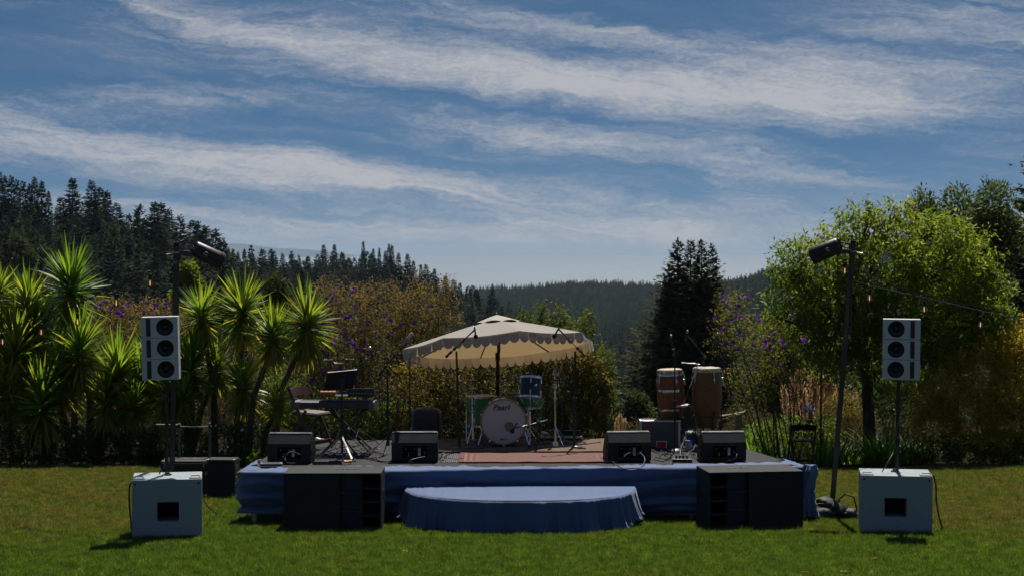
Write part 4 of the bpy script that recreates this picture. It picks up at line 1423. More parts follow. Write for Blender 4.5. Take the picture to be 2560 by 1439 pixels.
stage = thing('stage', 'low black stage platform in front of the garden bed', 'stage', ((FL.x + FR.x) / 2, 20.16, 0.0))
so = Vector(stage.location)
NU, NV = 6, 3
for i in range(NU):
    for j in range(NV):
        e = 0.0012
        q = [deckpt((i + e) / NU, (j + e) / NV), deckpt((i + 1 - e) / NU, (j + e) / NV), deckpt((i + 1 - e) / NU, (j + 1 - e) / NV), deckpt((i + e) / NU, (j + 1 - e) / NV)]
        mb = MB()
        mb.add([(p.x - so.x, p.y - so.y, z - so.z) for z in (STAGE_Z - 0.09, STAGE_Z) for p in q], [(3, 2, 1, 0), (4, 5, 6, 7), (0, 1, 5, 4), (1, 2, 6, 5), (2, 3, 7, 6), (3, 0, 4, 7)])
        mb.build('deck_panel', 'deck_black', stage, 0, bevel=0.004)
for u in (0.02, 0.2, 0.4, 0.6, 0.8, 0.98):
    for v in (0.03, 0.5, 0.97):
        p = deckpt(u, v)
        g = lawn_z(p.y) - 0.01
        MB().box((p.x - so.x, p.y - so.y, (g + STAGE_Z - 0.09) / 2 - so.z), (0.05, 0.05, STAGE_Z - 0.09 - g)).build('leg', 'white_leg' if v < 0.1 else 'aluminium', stage, 0, bevel=0.004)
p0, p1 = deckpt(0.02, 0.03), deckpt(0.98, 0.03)
MB().tube([(p0.x - so.x, p0.y - so.y + .04, 0.25), (p1.x - so.x, p1.y - so.y + .04, 0.25)], 0.018, 8).build('cross_brace', 'aluminium', stage)


def smooth_noise(seed, nu, nv, ku, kv):
    r = np.random.default_rng(seed)
    g = r.normal(0, 1, (ku + 3, kv + 3))
    u, v = np.linspace(0, ku, nu), np.linspace(0, kv, nv)
    iu, iv = np.minimum(u.astype(int), ku), np.minimum(v.astype(int), kv)
    fu, fv = u - iu, v - iv
    fu, fv = fu * fu * (3 - 2 * fu), fv * fv * (3 - 2 * fv)
    a = g[iu][:, iv] * (1 - fu)[:, None] + g[iu + 1][:, iv] * fu[:, None]
    b = g[iu][:, iv + 1] * (1 - fu)[:, None] + g[iu + 1][:, iv + 1] * fu[:, None]
    return a * (1 - fv)[None, :] + b * fv[None, :]


# the long blue drape: over the front edge, hanging in slack folds, round both corners
NS, NH = 420, 46
per = []      # perimeter path: left side, front, right side
L0 = deckpt(0, 0.30)
path = [(L0.x - 0.03, L0.y), (FL.x - 0.03, FL.y - 0.03), (FR.x + 0.03, FR.y - 0.03), (deckpt(1, .22).x + 0.03, deckpt(1, .22).y)]
seg = [math.dist(path[i], path[i + 1]) for i in range(3)]
cum = np.cumsum([0] + seg)
S = np.linspace(0, cum[-1], NS)
px_, py_, nx_, ny_ = [], [], [], []
for s in S:
    k = min(2, int(np.searchsorted(cum, s, 'right') - 1))
    t_ = (s - cum[k]) / seg[k]
    a, b = path[k], path[k + 1]
    px_.append(a[0] + (b[0] - a[0]) * t_)
    py_.append(a[1] + (b[1] - a[1]) * t_)
    dxx, dyy = (b[0] - a[0]) / seg[k], (b[1] - a[1]) / seg[k]
    nx_.append(dyy)
    ny_.append(-dxx)
px_, py_ = np.array(px_), np.array(py_)
ker = np.hanning(9)
ker /= ker.sum()


def sm(a):
    return np.convolve(np.pad(a, 4, mode='edge'), ker, 'valid')


nx_, ny_ = sm(np.array(nx_)), sm(np.array(ny_))
px_, py_ = sm(px_), sm(py_)
rows = []
inner = 9                      # rows lying on the deck
fold_a = smooth_noise(21, NS, NH, 26, 9)       # broad horizontal-ish slack folds
fold_b = smooth_noise(22, NS, NH, 90, 14)
drop = np.interp(S / cum[-1], [0, .07, .12, .2, .32, .42, .5, .62, .75, .88, .95, 1.0], [0.42, 0.46, 0.47, 0.49, 0.50, 0.52, 0.55, 0.57, 0.56, 0.55, 0.60, 0.60])
over = np.interp(S / cum[-1], [0, .06, .12, .2, .3, .38, .48, .6, .7, .8, .93, 1.0], [0.03, 0.10, 0.22, 0.13, 0.30, 0.22, 0.10, 0.07, 0.13, 0.20, 0.28, 0.06])
over = over + 0.04 * np.sin(S * 9.1) + 0.03 * np.sin(S * 17.3 + 1)
over = np.maximum(over, 0.03)
for j in range(NH):
    if j < inner:
        t_ = 1 - j / (inner - 1)
        off = -over * t_
        z = STAGE_Z + 0.010 + 0.010 * np.abs(fold_b[:, j]) * t_ + 0.006 * t_
        z = np.where(j == inner - 1, STAGE_Z + 0.006, z)
        x, y = px_ + nx_ * off, py_ + ny_ * off
    else:
        t_ = (j - inner + 1) / (NH - inner)
        z = STAGE_Z - drop * t_ + 0.012 * fold_a[:, j] * math.sin(t_ * PI)
        # slack folds: ridges that run along the drape and sink towards the middle of each swag
        sag = 0.10 * np.sin(S * 0.9 + 0.4) + 0.05 * np.sin(S * 2.3)
        ph = (t_ + sag * 0.9) * 19.0 + fold_a[:, j] * 0.9
        amp = np.interp(S / cum[-1], [0, .12, .22, .5, .62, .8, 1], [0.040, 0.040, 0.034, 0.028, 0.030, 0.018, 0.034]) * (0.35 + 0.65 * t_)
        lowfold = 0.016 * max(0.0, (t_ - 0.66) / 0.34) * np.sin(t_ * 44.0 + fold_a[:, j] * 0.6)
        offs = 0.022 + amp * np.sin(ph) + 0.024 * fold_a[:, j] * math.sin(min(1, t_ * 1.3) * PI * 0.5) + 0.003 * fold_b[:, j] + lowfold - 0.05 * t_ ** 2 * np.interp(S / cum[-1], [0, .14, .2, 1], [0.4, 0.4, 1, 1])
        x, y = px_ + nx_ * offs, py_ + ny_ * offs
    rows.append(np.stack([x, y, np.broadcast_to(z, x.shape)], 1))
co = np.stack(rows, 1).reshape(-1, 3)
ii = (np.arange(NS - 1)[:, None] * NH + np.arange(NH - 1)[None, :]).ravel()
dr = obj('stage_drape', np_mesh('stage_drape', co - np.array([0, 20.16, 0]), np.stack([ii, ii + NH, ii + NH + 1, ii + 1], 1), 'blue_cloth', smooth=True), loc=(0, 20.16, 0))
sol = dr.modifiers.new('thickness', 'SOLIDIFY')
sol.thickness = 0.003
tag(dr, 'long blue stretch cloth draped over the front edge of the stage', 'drape')

# bunched cloth hanging at the corner
r = np.random.default_rng(8)
mb = MB()
n, k = 26, 20
vs = []
for j in range(k):
    t_ = j / (k - 1)
    zc = STAGE_Z + 0.03 - 0.60 * t_
    for i in range(n):
        a = 2 * PI * i / n
        rad = (0.10 + 0.035 * math.sin(3 * a + 4 * t_) + 0.02 * math.sin(7 * a + 9 * t_)) * (1.0 if t_ > 0.12 else 0.6 + 3.3 * t_) * (1 - 0.35 * math.sin(t_ * PI)) * (1.15 if t_ > 0.85 else 1)
        vs.append((rad * 0.9 * math.cos(a) - 0.03 * math.sin(t_ * 3), rad * math.sin(a), zc))
fs = [(j * n + i, j * n + (i + 1) % n, (j + 1) * n + (i + 1) % n, (j + 1) * n + i) for j in range(k - 1) for i in range(n)] + [tuple(range(n))]
mb.add(vs, fs).build('gathered_cloth', 'blue_cloth', None, 70, loc=(FR.x + 0.06, FR.y - 0.10, 0), fix=False)
tag(bpy.data.objects['gathered_cloth'], 'bunched end of blue cloth hanging off the stage corner to the grass', 'cloth')

# ------------------------------------------------------------------ half-round step under blue cloth
SX0, SX1, SYB, SD, SZ = X(1012, 19.7), X(1592, 19.7), 20.02, 1.12, 0.435
step = thing('stage_step', 'half-round step in front of the stage wrapped in blue cloth', 'step', ((SX0 + SX1) / 2, SYB - 0.4, 0.05))
sc_ = Vector(step.location)


def step_out(t_, grow=0.0):
    a = PI + PI * t_
    cx = (SX0 + SX1) / 2
    A, B = (SX1 - SX0) / 2 + grow, SD + grow
    ca, sa = math.cos(a), math.sin(a)
    ex = 0.80
    return cx + A * math.copysign(abs(ca) ** ex, ca), SYB - B * abs(sa) ** 0.90


n = 40
poly = [step_out(i / n, -0.03) for i in range(n + 1)]
MB().prism([(x - sc_.x, y - sc_.y) for x, y in poly], 'z', 0.30 - sc_.z, SZ - 0.008 - sc_.z).build('platform', 'deck_black', step, 30)
for t_ in (0.12, 0.5, 0.88):
    x, y = step_out(t_, -0.25)
    MB().box((x - sc_.x, y - sc_.y, (0.30 + lawn_z(y)) / 2 - sc_.z), (0.06, 0.06, 0.30 - lawn_z(y) + 0.01)).build('leg', 'dark_wood', step, 0)
NT_, NB = 260, 26
rows = []
f1_ = smooth_noise(31, NT_, NB, 34, 4)
f2_ = smooth_noise(32, NT_, NB, 80, 5)
tt = np.linspace(0, 1, NT_)
pl = np.array([step_out(t_) for t_ in tt])
nn_ = np.array([step_out(t_, 0.1) for t_ in tt]) - pl
nn_ /= np.linalg.norm(nn_, axis=1, keepdims=True)
cxy = np.array([(SX0 + SX1) / 2, SYB])
hang = np.interp(tt, [0, .08, .2, .45, .62, .76, .86, .93, 1.0], [0.30, 0.33, 0.385, 0.42, 0.42, 0.395, 0.32, 0.29, 0.31])
for j in range(NB):
    if j < 8:
        t_ = j / 8.0
        q = cxy + (pl - cxy) * t_
        q[:, 1] = SYB - (SYB - pl[:, 1]) * t_
        q[:, 0] = pl[:, 0] * (0.25 + 0.75 * t_) + cxy[0] * (0.75 - 0.75 * t_)
        if j == 0:
            q[:, 0] = pl[:, 0]
            q[:, 1] = SYB
        else:
            q = np.stack([pl[:, 0], SYB - (SYB - pl[:, 1]) * t_], 1)
        z = SZ + 0.003 * f2_[:, j] * (1 if 0 < j < 7 else 0)
    else:
        t_ = (j - 8 + 1) / (NB - 8)
        fold = (0.065 * (1 - np.abs(np.sin(tt * PI * 20 + 6.0 * f1_[:, 3]))) ** 2.4 + 0.045 * f1_[:, 10] + 0.018 * f2_[:, 14]) * t_ ** 0.9
        q = pl + nn_ * (0.012 + 0.05 * t_ ** 2 + fold + 0.02 * (t_ > 0.93) * np.abs(f2_[:, j]))[:, None]
        z = SZ - hang * t_ - 0.006 * f2_[:, j] * t_
        gz_ = -0.055 * (q[:, 1] - 20.0) + 0.012
        z = np.maximum(z, gz_)
    rows.append(np.stack([q[:, 0] - sc_.x, q[:, 1] - sc_.y, np.broadcast_to(z, tt.shape) - sc_.z], 1))
co = np.stack(rows, 1).reshape(-1, 3)
ii = (np.arange(NT_ - 1)[:, None] * NB + np.arange(NB - 1)[None, :]).ravel()
cl = obj('cloth_cover', np_mesh('cloth_cover', co, np.stack([ii, ii + NB, ii + NB + 1, ii + 1], 1), 'blue_cloth', smooth=True), step)
sol = cl.modifiers.new('thickness', 'SOLIDIFY')
sol.thickness = 0.003

# ------------------------------------------------------------------ rugs
m, nt = new_mat('red_rug')
co_ = nt.n('ShaderNodeTexCoord').outputs['Generated']
sx = nt.n('ShaderNodeSeparateXYZ')
nt.t.links.new(co_, sx.inputs[0])
u_, v_ = sx.outputs[0], sx.outputs[1]
eu = nt.m('MINIMUM', u_, nt.m('SUBTRACT', 1.0, u_))
ev = nt.m('MINIMUM', v_, nt.m('SUBTRACT', 1.0, v_))
edge = nt.m('MINIMUM', nt.m('MULTIPLY', eu, 1.9), ev)
vor = nt.n('ShaderNodeTexVoronoi')
vor.inputs['Scale'].default_value = 30
nt.t.links.new(co_, vor.inputs['Vector'])
nz = nt.noise(co_, 60.0, 3, 0.6)
field = nt.ramp(vor.outputs['Distance'], [(0.0, (0.26, 0.20, 0.16)), (0.25, (0.16, 0.06, 0.05)), (0.45, (0.20, 0.09, 0.075)), (0.65, (0.07, 0.04, 0.05)), (1.0, (0.26, 0.19, 0.15))])
bandc = nt.ramp(nt.m('FRACT', nt.m('MULTIPLY', edge, 14.0)), [(0.0, (0.28, 0.20, 0.15)), (0.35, (0.22, 0.03, 0.035)), (0.7, (0.10, 0.03, 0.04)), (1.0, (0.30, 0.10, 0.08))])
c = nt.mix(nt.mrange(edge, 0.20, 0.24), bandc, field)
c = nt.mix(nt.mrange(edge, 0.03, 0.04), (0.17, 0.018, 0.024, 1), c)
c = nt.mix(nt.m('MULTIPLY', nz, 1.0), c, (0.16, 0.118, 0.10, 1))
out(nt, bsdf(nt, c, 0.95, 0, 0.1, bump(nt, nz, 0.4, 0.004)))
simple('brown_carpet', (0.150, 0.105, 0.078), 0.95, spec=0.1, vary=0.4, scale=16, bump_s=0.4, bump_scale=90)
m, nt = new_mat('ribbed_mat')
co_ = nt.n('ShaderNodeTexCoord').outputs['Object']
sx = nt.n('ShaderNodeSeparateXYZ')
nt.t.links.new(co_, sx.inputs[0])
rib = nt.m('SINE', nt.m('MULTIPLY', sx.outputs[0], 260.0))
out(nt, bsdf(nt, nt.ramp(nt.mrange(rib, -1, 1), [(0, (0.05, 0.05, 0.055)), (1, (0.16, 0.16, 0.17))]), 0.9, 0, 0.1, bump(nt, rib, 0.5, 0.006)))


def rug(name, label, x0, x1, y0, y1, z, th, mat, seed, wave=0.012):
    nx, ny = 40, 14
    wob = smooth_noise(seed, nx, ny, 9, 4)
    vs = []
    for lay in (1, 0):
        for i in range(nx):
            for j in range(ny):
                e = 0.012 * math.sin(i * 0.7 + seed) if j in (0, ny - 1) else 0
                vs.append((x0 + (x1 - x0) * i / (nx - 1) - (x0 + x1) / 2, y0 + (y1 - y0) * j / (ny - 1) + e - (y0 + y1) / 2, lay * (th + abs(wob[i, j]) * wave * 0.35)))
    N1 = nx * ny
    fs = []
    for i in range(nx - 1):
        for j in range(ny - 1):
            a = i * ny + j
            fs.append((a, a + ny, a + ny + 1, a + 1))
    edge_ = [i * ny for i in range(nx)] + [(nx - 1) * ny + j for j in range(1, ny)] + [i * ny + ny - 1 for i in range(nx - 2, -1, -1)] + [j for j in range(ny - 2, 0, -1)]
    for a, b in zip(edge_, edge_[1:] + edge_[:1]):
        fs.append((a, a + N1, b + N1, b))
    o = MB().add(vs, fs).build(name, mat, None, 40, loc=((x0 + x1) / 2, (y0 + y1) / 2, z))
    return tag(o, label, 'rug')


rug('ribbed_mat', 'grey ribbed mat showing beside the red rug', X(1105, 21.3), X(1170, 21.3), 20.75, 21.62, STAGE_Z + 0.002, 0.005, 'ribbed_mat', 1, 0.002)
rug('red_rug', 'worn red patterned oriental rug lying at the front of the stage', X(1148, 21.2), X(1540, 21.2), 20.72, 21.64, STAGE_Z + 0.009, 0.008, 'red_rug', 2, 0.006)
rug('brown_carpet', 'brown carpet lying under the drum kit', X(1085, 22.4), X(1580, 22.4), 21.74, 23.15, STAGE_Z + 0.002, 0.022, 'brown_carpet', 3)
CARPET = 0.026      # top of the carpet above the deck


# ------------------------------------------------------------------ stage monitors
def side_poly():
    return [(0.0, 0.0), (0.0, 0.225), (0.085, 0.335), (0.15, 0.345), (0.30, 0.245), (0.40, 0.11), (0.40, 0.0)]


def monitor(px0, px1, py_base, rz, label, slots=False):
    d = stage_d(py_base)
    w = (px1 - px0) * d / F
    x = X((px0 + px1) / 2, d)
    t = thing('stage_monitor', label, 'speaker', (x, d, STAGE_Z + 0.013), rz, 'stage monitors along the front of the stage')
    MB().prism(side_poly(), 'x', -w / 2, w / 2).build('cabinet', 'black_texture_paint', t, 30, bevel=0.008)
    MB().box((0, 0.1175, 0.3435), (w - 0.02, 0.06, 0.006), (0.15, 0, 0)).build('top_lip', 'black_plastic', t, 0)
    # recessed amplifier panel
    mb = MB()
    pw, ph = w * 0.56, 0.15
    for sx_, sz_, wx, wz in ((0, 0.115 + ph / 2, pw + 0.02, 0.01), (0, 0.115 - ph / 2, pw + 0.02, 0.01), (-pw / 2, 0.115, 0.01, ph), (pw / 2, 0.115, 0.01, ph)):
        mb.box((sx_, -0.004, sz_), (wx, 0.012, wz))
    mb.build('panel_frame', 'black_plastic', t, 0, bevel=0.002)
    ap = MB().box((0, -0.0015, 0.115), (pw - 0.01, 0.003, ph - 0.012)).build('amplifier_panel', 'dark_hole', t, 0)
    r = random.Random(int(px0))
    for i in range(9):
        MB().cyl((-pw * 0.34 + i % 5 * 0.035, -0.003, 0.15 - (i // 5) * 0.05), (-pw * 0.34 + i % 5 * 0.035, -0.014, 0.15 - (i // 5) * 0.05), 0.007, n=8).build('knob', 'steel_dull' if i % 3 == 0 else 'black_plastic', ap)
    MB().box((pw * 0.18, -0.006, 0.125), (0.035, 0.004, 0.075)).build('socket_plate', 'steel_dull', ap, 0)
    MB().box((pw * 0.18, -0.0095, 0.085), (0.028, 0.003, 0.028)).build('sticker', 'white_print', ap, 0)
    MB().cyl((pw * 0.38, -0.002, 0.112), (pw * 0.38, -0.035, 0.105), 0.011, n=10).build('power_plug', 'blue_connector', ap)
    MB().cyl((-pw * 0.22, -0.002, 0.075), (-pw * 0.22, -0.03, 0.07), 0.009, n=8).build('signal_plug', 'yellow_plug' if px0 != 978 else 'steel_dull', ap)
    for sgn in (-1, 1):
        for zz in (0.08, 0.16) if slots else (0.12,):
            MB().box((sgn * (w / 2 + 0.001), 0.07, zz), (0.006, 0.05, 0.05), None).build('handle_slot', 'dark_hole', t, 0)
    return t


monitor(666, 776, 1159, R(-3), 'black wedge monitor nearest the yuccas, in front of the wooden chair')
monitor(978, 1094, 1156, R(1), 'black wedge monitor between the keyboard and the red rug')
monitor(1520, 1630, 1155, R(6), 'black wedge monitor at the end of the red rug before the grey amplifier', True)
monitor(1757, 1868, 1155, R(4), 'black wedge monitor under the conga drums at the stage end', True)


# ------------------------------------------------------------------ big black double bass cabinets
def bass_cabinet(px, py_base, rz, flip, label):
    """front towards the camera at local -y; ports and cone openings on one half"""
    d = ground_d(py_base)
    Wd, D_, H = 1.09, 0.62, 0.655
    g = lawn_z(d)
    t = thing('bass_cabinet', label, 'speaker', (X(px, d), d + D_ / 2, g), rz, 'black bass cabinets on the grass')
    f = -1 if flip else 1
    th = 0.02
    mb = MB()
    mb.box((0, 0, H - th / 2), (Wd, D_, th)).box((0, 0, th / 2 + 0.005), (Wd, D_, th)).box((0, D_ / 2 - th / 2, H / 2), (Wd, th - 0.002, H - 2 * th))
    mb.box((-Wd / 2 + th / 2, -0.001, H / 2), (th, D_ - 0.004, H - 2 * th)).box((Wd / 2 - th / 2, -0.001, H / 2), (th, D_ - 0.004, H - 2 * th))
    mb.build('cabinet', 'black_texture_paint', t, 0, bevel=0.004)
    gx0, gx1 = (-Wd / 2 + th, -Wd / 2 + 0.63) if not flip else (Wd / 2 - 0.63, Wd / 2 - th)
    MB().box(((gx0 + gx1) / 2, -D_ / 2 + 0.012, H / 2), (gx1 - gx0 - 0.003, 0.018, H - 2 * th - 0.004)).build('front_panel', 'black_texture_paint', t, 0, bevel=0.003)
    # cone bay: set back, three purple-tinted cones behind slats
    a = f * (-Wd / 2 + 0.63)
    b = f * (-Wd / 2 + 0.855)
    c_ = f * (-Wd / 2 + 0.875)
    e = f * (Wd / 2 - th)
    MB().box(((a + b) / 2, -D_ / 2 + 0.10, H / 2), (abs(b - a) - 0.004, 0.012, H - 2 * th - 0.004)).build('cone_screen', 'purple_cone', t, 0)
    for i in (1, 2):
        z = th + (H - 2 * th) * i / 3
        MB().box(((a + b) / 2, -D_ / 2 + 0.05, z), (abs(b - a) - 0.004, 0.085, 0.014)).build('cone_shelf', 'purple_edge', t, 0)
    MB().box(((b + c_) / 2, -D_ / 2 + 0.07, H / 2), (0.022, 0.13, H - 2 * th - 0.004)).build('divider', 'black_texture_paint', t, 0)
    for i in (1, 2, 3):
        z = th + (H - 2 * th) * i / 4
        MB().box(((c_ + e) / 2, -D_ / 2 + 0.18, z), (abs(e - c_) - 0.004, 0.34, 0.014)).build('port_shelf', 'purple_edge', t, 0)
    MB().box(((c_ + e) / 2, -D_ / 2 + 0.37, H / 2), (abs(e - c_) - 0.004, 0.012, H - 2 * th - 0.004)).build('port_back', 'dark_hole', t, 0)
    # sunk handle strip on top
    hb = MB().box((0.12 * f, 0.06, H + 0.001), (0.26, 0.07, 0.004)).build('handle_plate', 'black_plastic', t, 0)
    for i in range(4):
        MB().box((0.12 * f - 0.10 + 0.065 * i, 0.04, H + 0.006), (0.018, 0.018, 0.008)).build('bolt', 'steel_dull', hb, 0)
    for sgn in (-1, 1):
        MB().box((sgn * (Wd / 2 + 0.002), 0.0, H * 0.6), (0.005, 0.16, 0.09)).build('side_handle', 'black_plastic', t, 0, bevel=0.002)
    return t


simple('purple_cone', (0.022, 0.016, 0.05), 0.5, vary=0.7, scale=9)
simple('purple_edge', (0.030, 0.022, 0.055), 0.5)
bass_cabinet(829, 1330, R(0.5), False, 'black double bass cabinet on the grass, openings towards the half-round step')
bass_cabinet(1884, 1325, R(7), True, 'black double bass cabinet on the grass in front of the stage corner')


# ------------------------------------------------------------------ grey bass cubes with pole speakers
def grey_sub(px, py_base, rz, wpx, hpx, label, side):
    d = ground_d(py_base)
    s = d / F
    Wd, H, D_ = wpx * s, hpx * s, 0.62
    t = thing('grey_subwoofer', label, 'speaker', (X(px, d), d + D_ / 2, lawn_z(d + 0.3)), rz, 'grey subwoofers')
    th = 0.03
    ow, oh, oc = Wd * 0.31, H * 0.315, H * 0.47
    # front with a square port, as a ring of four boards
    yf = -D_ / 2
    mb = MB()
    x0, x1, z0, z1 = -ow / 2 + 0.01 * side, ow / 2 + 0.01 * side, oc - oh / 2, oc + oh / 2
    outer = [(-Wd / 2, 0.0), (Wd / 2, 0.0), (Wd / 2, H), (-Wd / 2, H)]
    inner_ = [(x0, z0), (x1, z0), (x1, z1), (x0, z1)]
    vs = [(p[0], yf, p[1]) for p in outer] + [(p[0], yf, p[1]) for p in inner_] + [(p[0], yf + 0.34, p[1]) for p in inner_]
    vs += [(p[0], D_ / 2, p[1]) for p in outer]
    fs = [(i, (i + 1) % 4, 4 + (i + 1) % 4, 4 + i) for i in range(4)] + [(4 + i, 4 + (i + 1) % 4, 8 + (i + 1) % 4, 8 + i) for i in range(4)]
    fs += [(i, 12 + i, 12 + (i + 1) % 4, (i + 1) % 4) for i in range(4)] + [(15, 14, 13, 12)]
    mb.add(vs, fs).build('cabinet', 'grey_paint', t, 20, bevel=0.008)
    MB().box(((x0 + x1) / 2, yf + 0.35, oc), (ow + 0.06, 0.012, oh + 0.06)).build('port_back', 'dark_hole', t, 0)
    # metal corner recesses and top handles
    for sg in (-1, 1):
        hd = MB().box((sg * (Wd / 2 - 0.07), -D_ / 2 + 0.10, H + 0.006), (0.13, 0.17, 0.012)).build('corner_pad', 'grey_paint', t, 0, bevel=0.004)
        MB().tube([(sg * (Wd / 2 - 0.12), yf + 0.05, H + 0.012), (sg * (Wd / 2 - 0.11), yf + 0.06, H + 0.03), (sg * (Wd / 2 - 0.03), yf + 0.06, H + 0.03), (sg * (Wd / 2 - 0.02), yf + 0.05, H + 0.012)], 0.008, 8).build('handle', 'pale_grey_paint', hd)
        for zz in (0.035, H - 0.045):
            MB().cyl((sg * (Wd / 2 - 0.035), yf + 0.004, zz), (sg * (Wd / 2 - 0.035), yf - 0.002, zz), 0.011 if zz > 0.1 else 0.006, n=10).build('bolt', 'dark_hole', t)
    r = random.Random(int(px))
    for (u, v) in [(-0.30, 0.68), (0.0, 0.70), (-0.23, 0.60), (0.0, 0.63), (0.24, 0.44), (0.16, 0.445), (-0.18, 0.43), (0.0, 0.27), (0.33, 0.62), (-0.36, 0.46)]:
        x = (u + r.uniform(-.01, .01)) * Wd
        MB().cyl((x, yf + 0.004, v * H), (x, yf - 0.0015, v * H), 0.005, n=8).build('bolt', 'dark_hole', t)
    MB().lathe([(0.045, 0), (0.045, 0.012), (0.024, 0.014), (0.024, 0.03)], 16, Matrix.Translation((0.0, 0.05, H + 0.002))).build('pole_socket', 'black_metal', t)
    return t, d, H, Wd


tl, dl, Hl, Wl = grey_sub(402, 1350, R(10), 173, 155, 'light grey cube subwoofer on the grass nearest the toolbox', 1)
tr_, dr_, Hr, Wr = grey_sub(2256, 1338, R(-9), 176, 152, 'light grey cube subwoofer on the grass beside the sandbags', -1)


def pole_speakers(px, d, z0, py_top, py_bot, wpx, flip, rz, roll, lab, where):
    """speaker pole with three stacked two-way boxes"""
    s = d / F
    zt, zb = W(px, py_top, d).z, W(px, py_bot, d).z
    x = X(px, d)
    H = (zt - zb) / 3
    Wd, D_ = wpx * s, 0.24
    pole = thing('speaker_pole', 'black steel pole standing in the %s' % where, 'pole', (x + (0.03 if flip else 0.05), d, z0))
    MB().tube([(-0.03, 0.17, 0), (-0.02, 0.17, zb - z0 + 0.2)], 0.021, 10).build('tube', 'black_metal', pole)
    MB().tube([(-0.03, 0.17, 0.30 * (zb - z0)), (-0.025, 0.17, 0.36 * (zb - z0))], 0.028, 10).build('collar', 'black_plastic', pole)
    MB().cyl((-0.03, 0.145, 0.33 * (zb - z0)), (-0.03, 0.10, 0.33 * (zb - z0)), 0.012, n=8).build('knob', 'black_plastic', pole)
    MB().box((-0.02, 0.185, zb - z0 + 0.30), (0.10, 0.05, 0.66)).build('bracket', 'black_metal', pole, 0, bevel=0.004)
    f = -1 if flip else 1
    for i in range(3):
        order = ('lowest', 'middle', 'top')[i]
        t = thing('column_speaker', '%s of the three pale grey speaker boxes above the %s' % (order, where), 'speaker', (x + roll * (1 - i) * 0.0052, d, zb + H * i), rz, 'pale grey column speaker boxes')
        t.rotation_euler = (0, -roll * 0.022, rz)
        cb = MB()
        rr, cx, cz = 0.092, 0.058 * f, H / 2
        n = 32
        yf = -D_ / 2
        hole = [(cx + rr * math.cos(2 * PI * k / n), cz + rr * math.sin(2 * PI * k / n)) for k in range(n)]
        box_ = []
        for k in range(n):
            a = 2 * PI * k / n
            ca, sa = math.cos(a), math.sin(a)
            tx = ((Wd / 2 - cx) if ca > 0 else (Wd / 2 + cx)) / max(abs(ca), 1e-6)
            tz = ((H - 0.004) / 2) / max(abs(sa), 1e-6)
            tq = min(tx, tz)
            box_.append((cx + ca * tq, cz + sa * tq))
        corners = [(Wd / 2, H - 0.002), (-Wd / 2, H - 0.002), (-Wd / 2, 0.002), (Wd / 2, 0.002)]
        for cxx, czz in corners:      # snap the nearest outline point onto each corner
            k = min(range(n), key=lambda q: (box_[q][0] - cxx) ** 2 + (box_[q][1] - czz) ** 2)
            box_[k] = (cxx, czz)
        vs = [(p[0], yf, p[1]) for p in box_] + [(p[0], yf, p[1]) for p in hole] + [(p[0], yf + 0.05, p[1]) for p in hole] + [(p[0], D_ / 2, p[1]) for p in box_]
        fs = [(k, (k + 1) % n, n + (k + 1) % n, n + k) for k in range(n)] + [(n + k, n + (k + 1) % n, 2 * n + (k + 1) % n, 2 * n + k) for k in range(n)]
        fs += [(k, 3 * n + k, 3 * n + (k + 1) % n, (k + 1) % n) for k in range(n)] + [tuple(3 * n + k for k in reversed(range(n)))]
        cb.add(vs, fs).build('cabinet', 'pale_grey_paint', t, 25, bevel=0.002)
        M_ = Matrix.Translation((cx, yf + 0.012, cz)) @ Matrix.Rotation(PI / 2, 4, 'X')
        cone = MB().lathe([(rr - 0.001, 0.0), (rr * 0.88, 0.006), (rr * 0.80, -0.002), (rr * 0.36, -0.032), (rr * 0.30, -0.020), (rr * 0.12, -0.012), (0.001, -0.011)], 32, M_, False, False).build('woofer', 'speaker_cone', t, 60)
        MB().torus(rr * 0.84, 0.006, 32, 6, M_ @ Matrix.Translation((0, 0, 0.004))).build('surround', 'black_rubber', cone)
        # slotted horn grille
        gx = -0.118 * f
        gr = MB().box((gx, yf - 0.001, H / 2), (0.045, 0.006, H * 0.84)).build('horn_grille', 'dark_hole', t, 0)
        mb = MB()
        for q in range(4):
            mb.box((gx - 0.015 + q * 0.010, yf - 0.0055, H / 2), (0.0025, 0.003, H * 0.83))
        for q in range(14):
            mb.box((gx, yf - 0.0055, H / 2 - H * 0.40 + q * H * 0.8 / 13), (0.043, 0.002, 0.002))
        mb.build('grille_mesh', 'slot_grey', gr, 0)
    # cable down the pole
    return pole


simple('speaker_cone', (0.020, 0.021, 0.026), 0.35, spec=0.5, vary=0.3)
pole_speakers(402, dl + 0.30, tl.location.z + Hl + 0.005, 790, 947, 90, False, R(6), 1, 'stack', 'grey subwoofer by the toolbox')
pole_speakers(2254, dr_ + 0.30, tr_.location.z + Hr + 0.005, 796, 947, 91, True, R(-12), -0.4, 'stack', 'grey subwoofer by the sandbags')

# ================================================================== MICROPHONE STANDS
def tripod(t, h, spread, mat, n=3, rot=0.3, r_=0.009, rubber=True):
    for i in range(n):
        a = rot + 2 * PI * i / n
        e = Vector((spread * math.cos(a), spread * math.sin(a), 0.012))
        lg = MB().tube([(0, 0, h), e], r_, 6).build('leg', mat, t)
        if rubber:
            MB().tube([e - Vector((0.02 * math.cos(a), 0.02 * math.sin(a), -0.006)), e + Vector((0.015 * math.cos(a), 0.015 * math.sin(a), 0))], 0.013, 6).build('rubber_foot', 'black_rubber', lg)


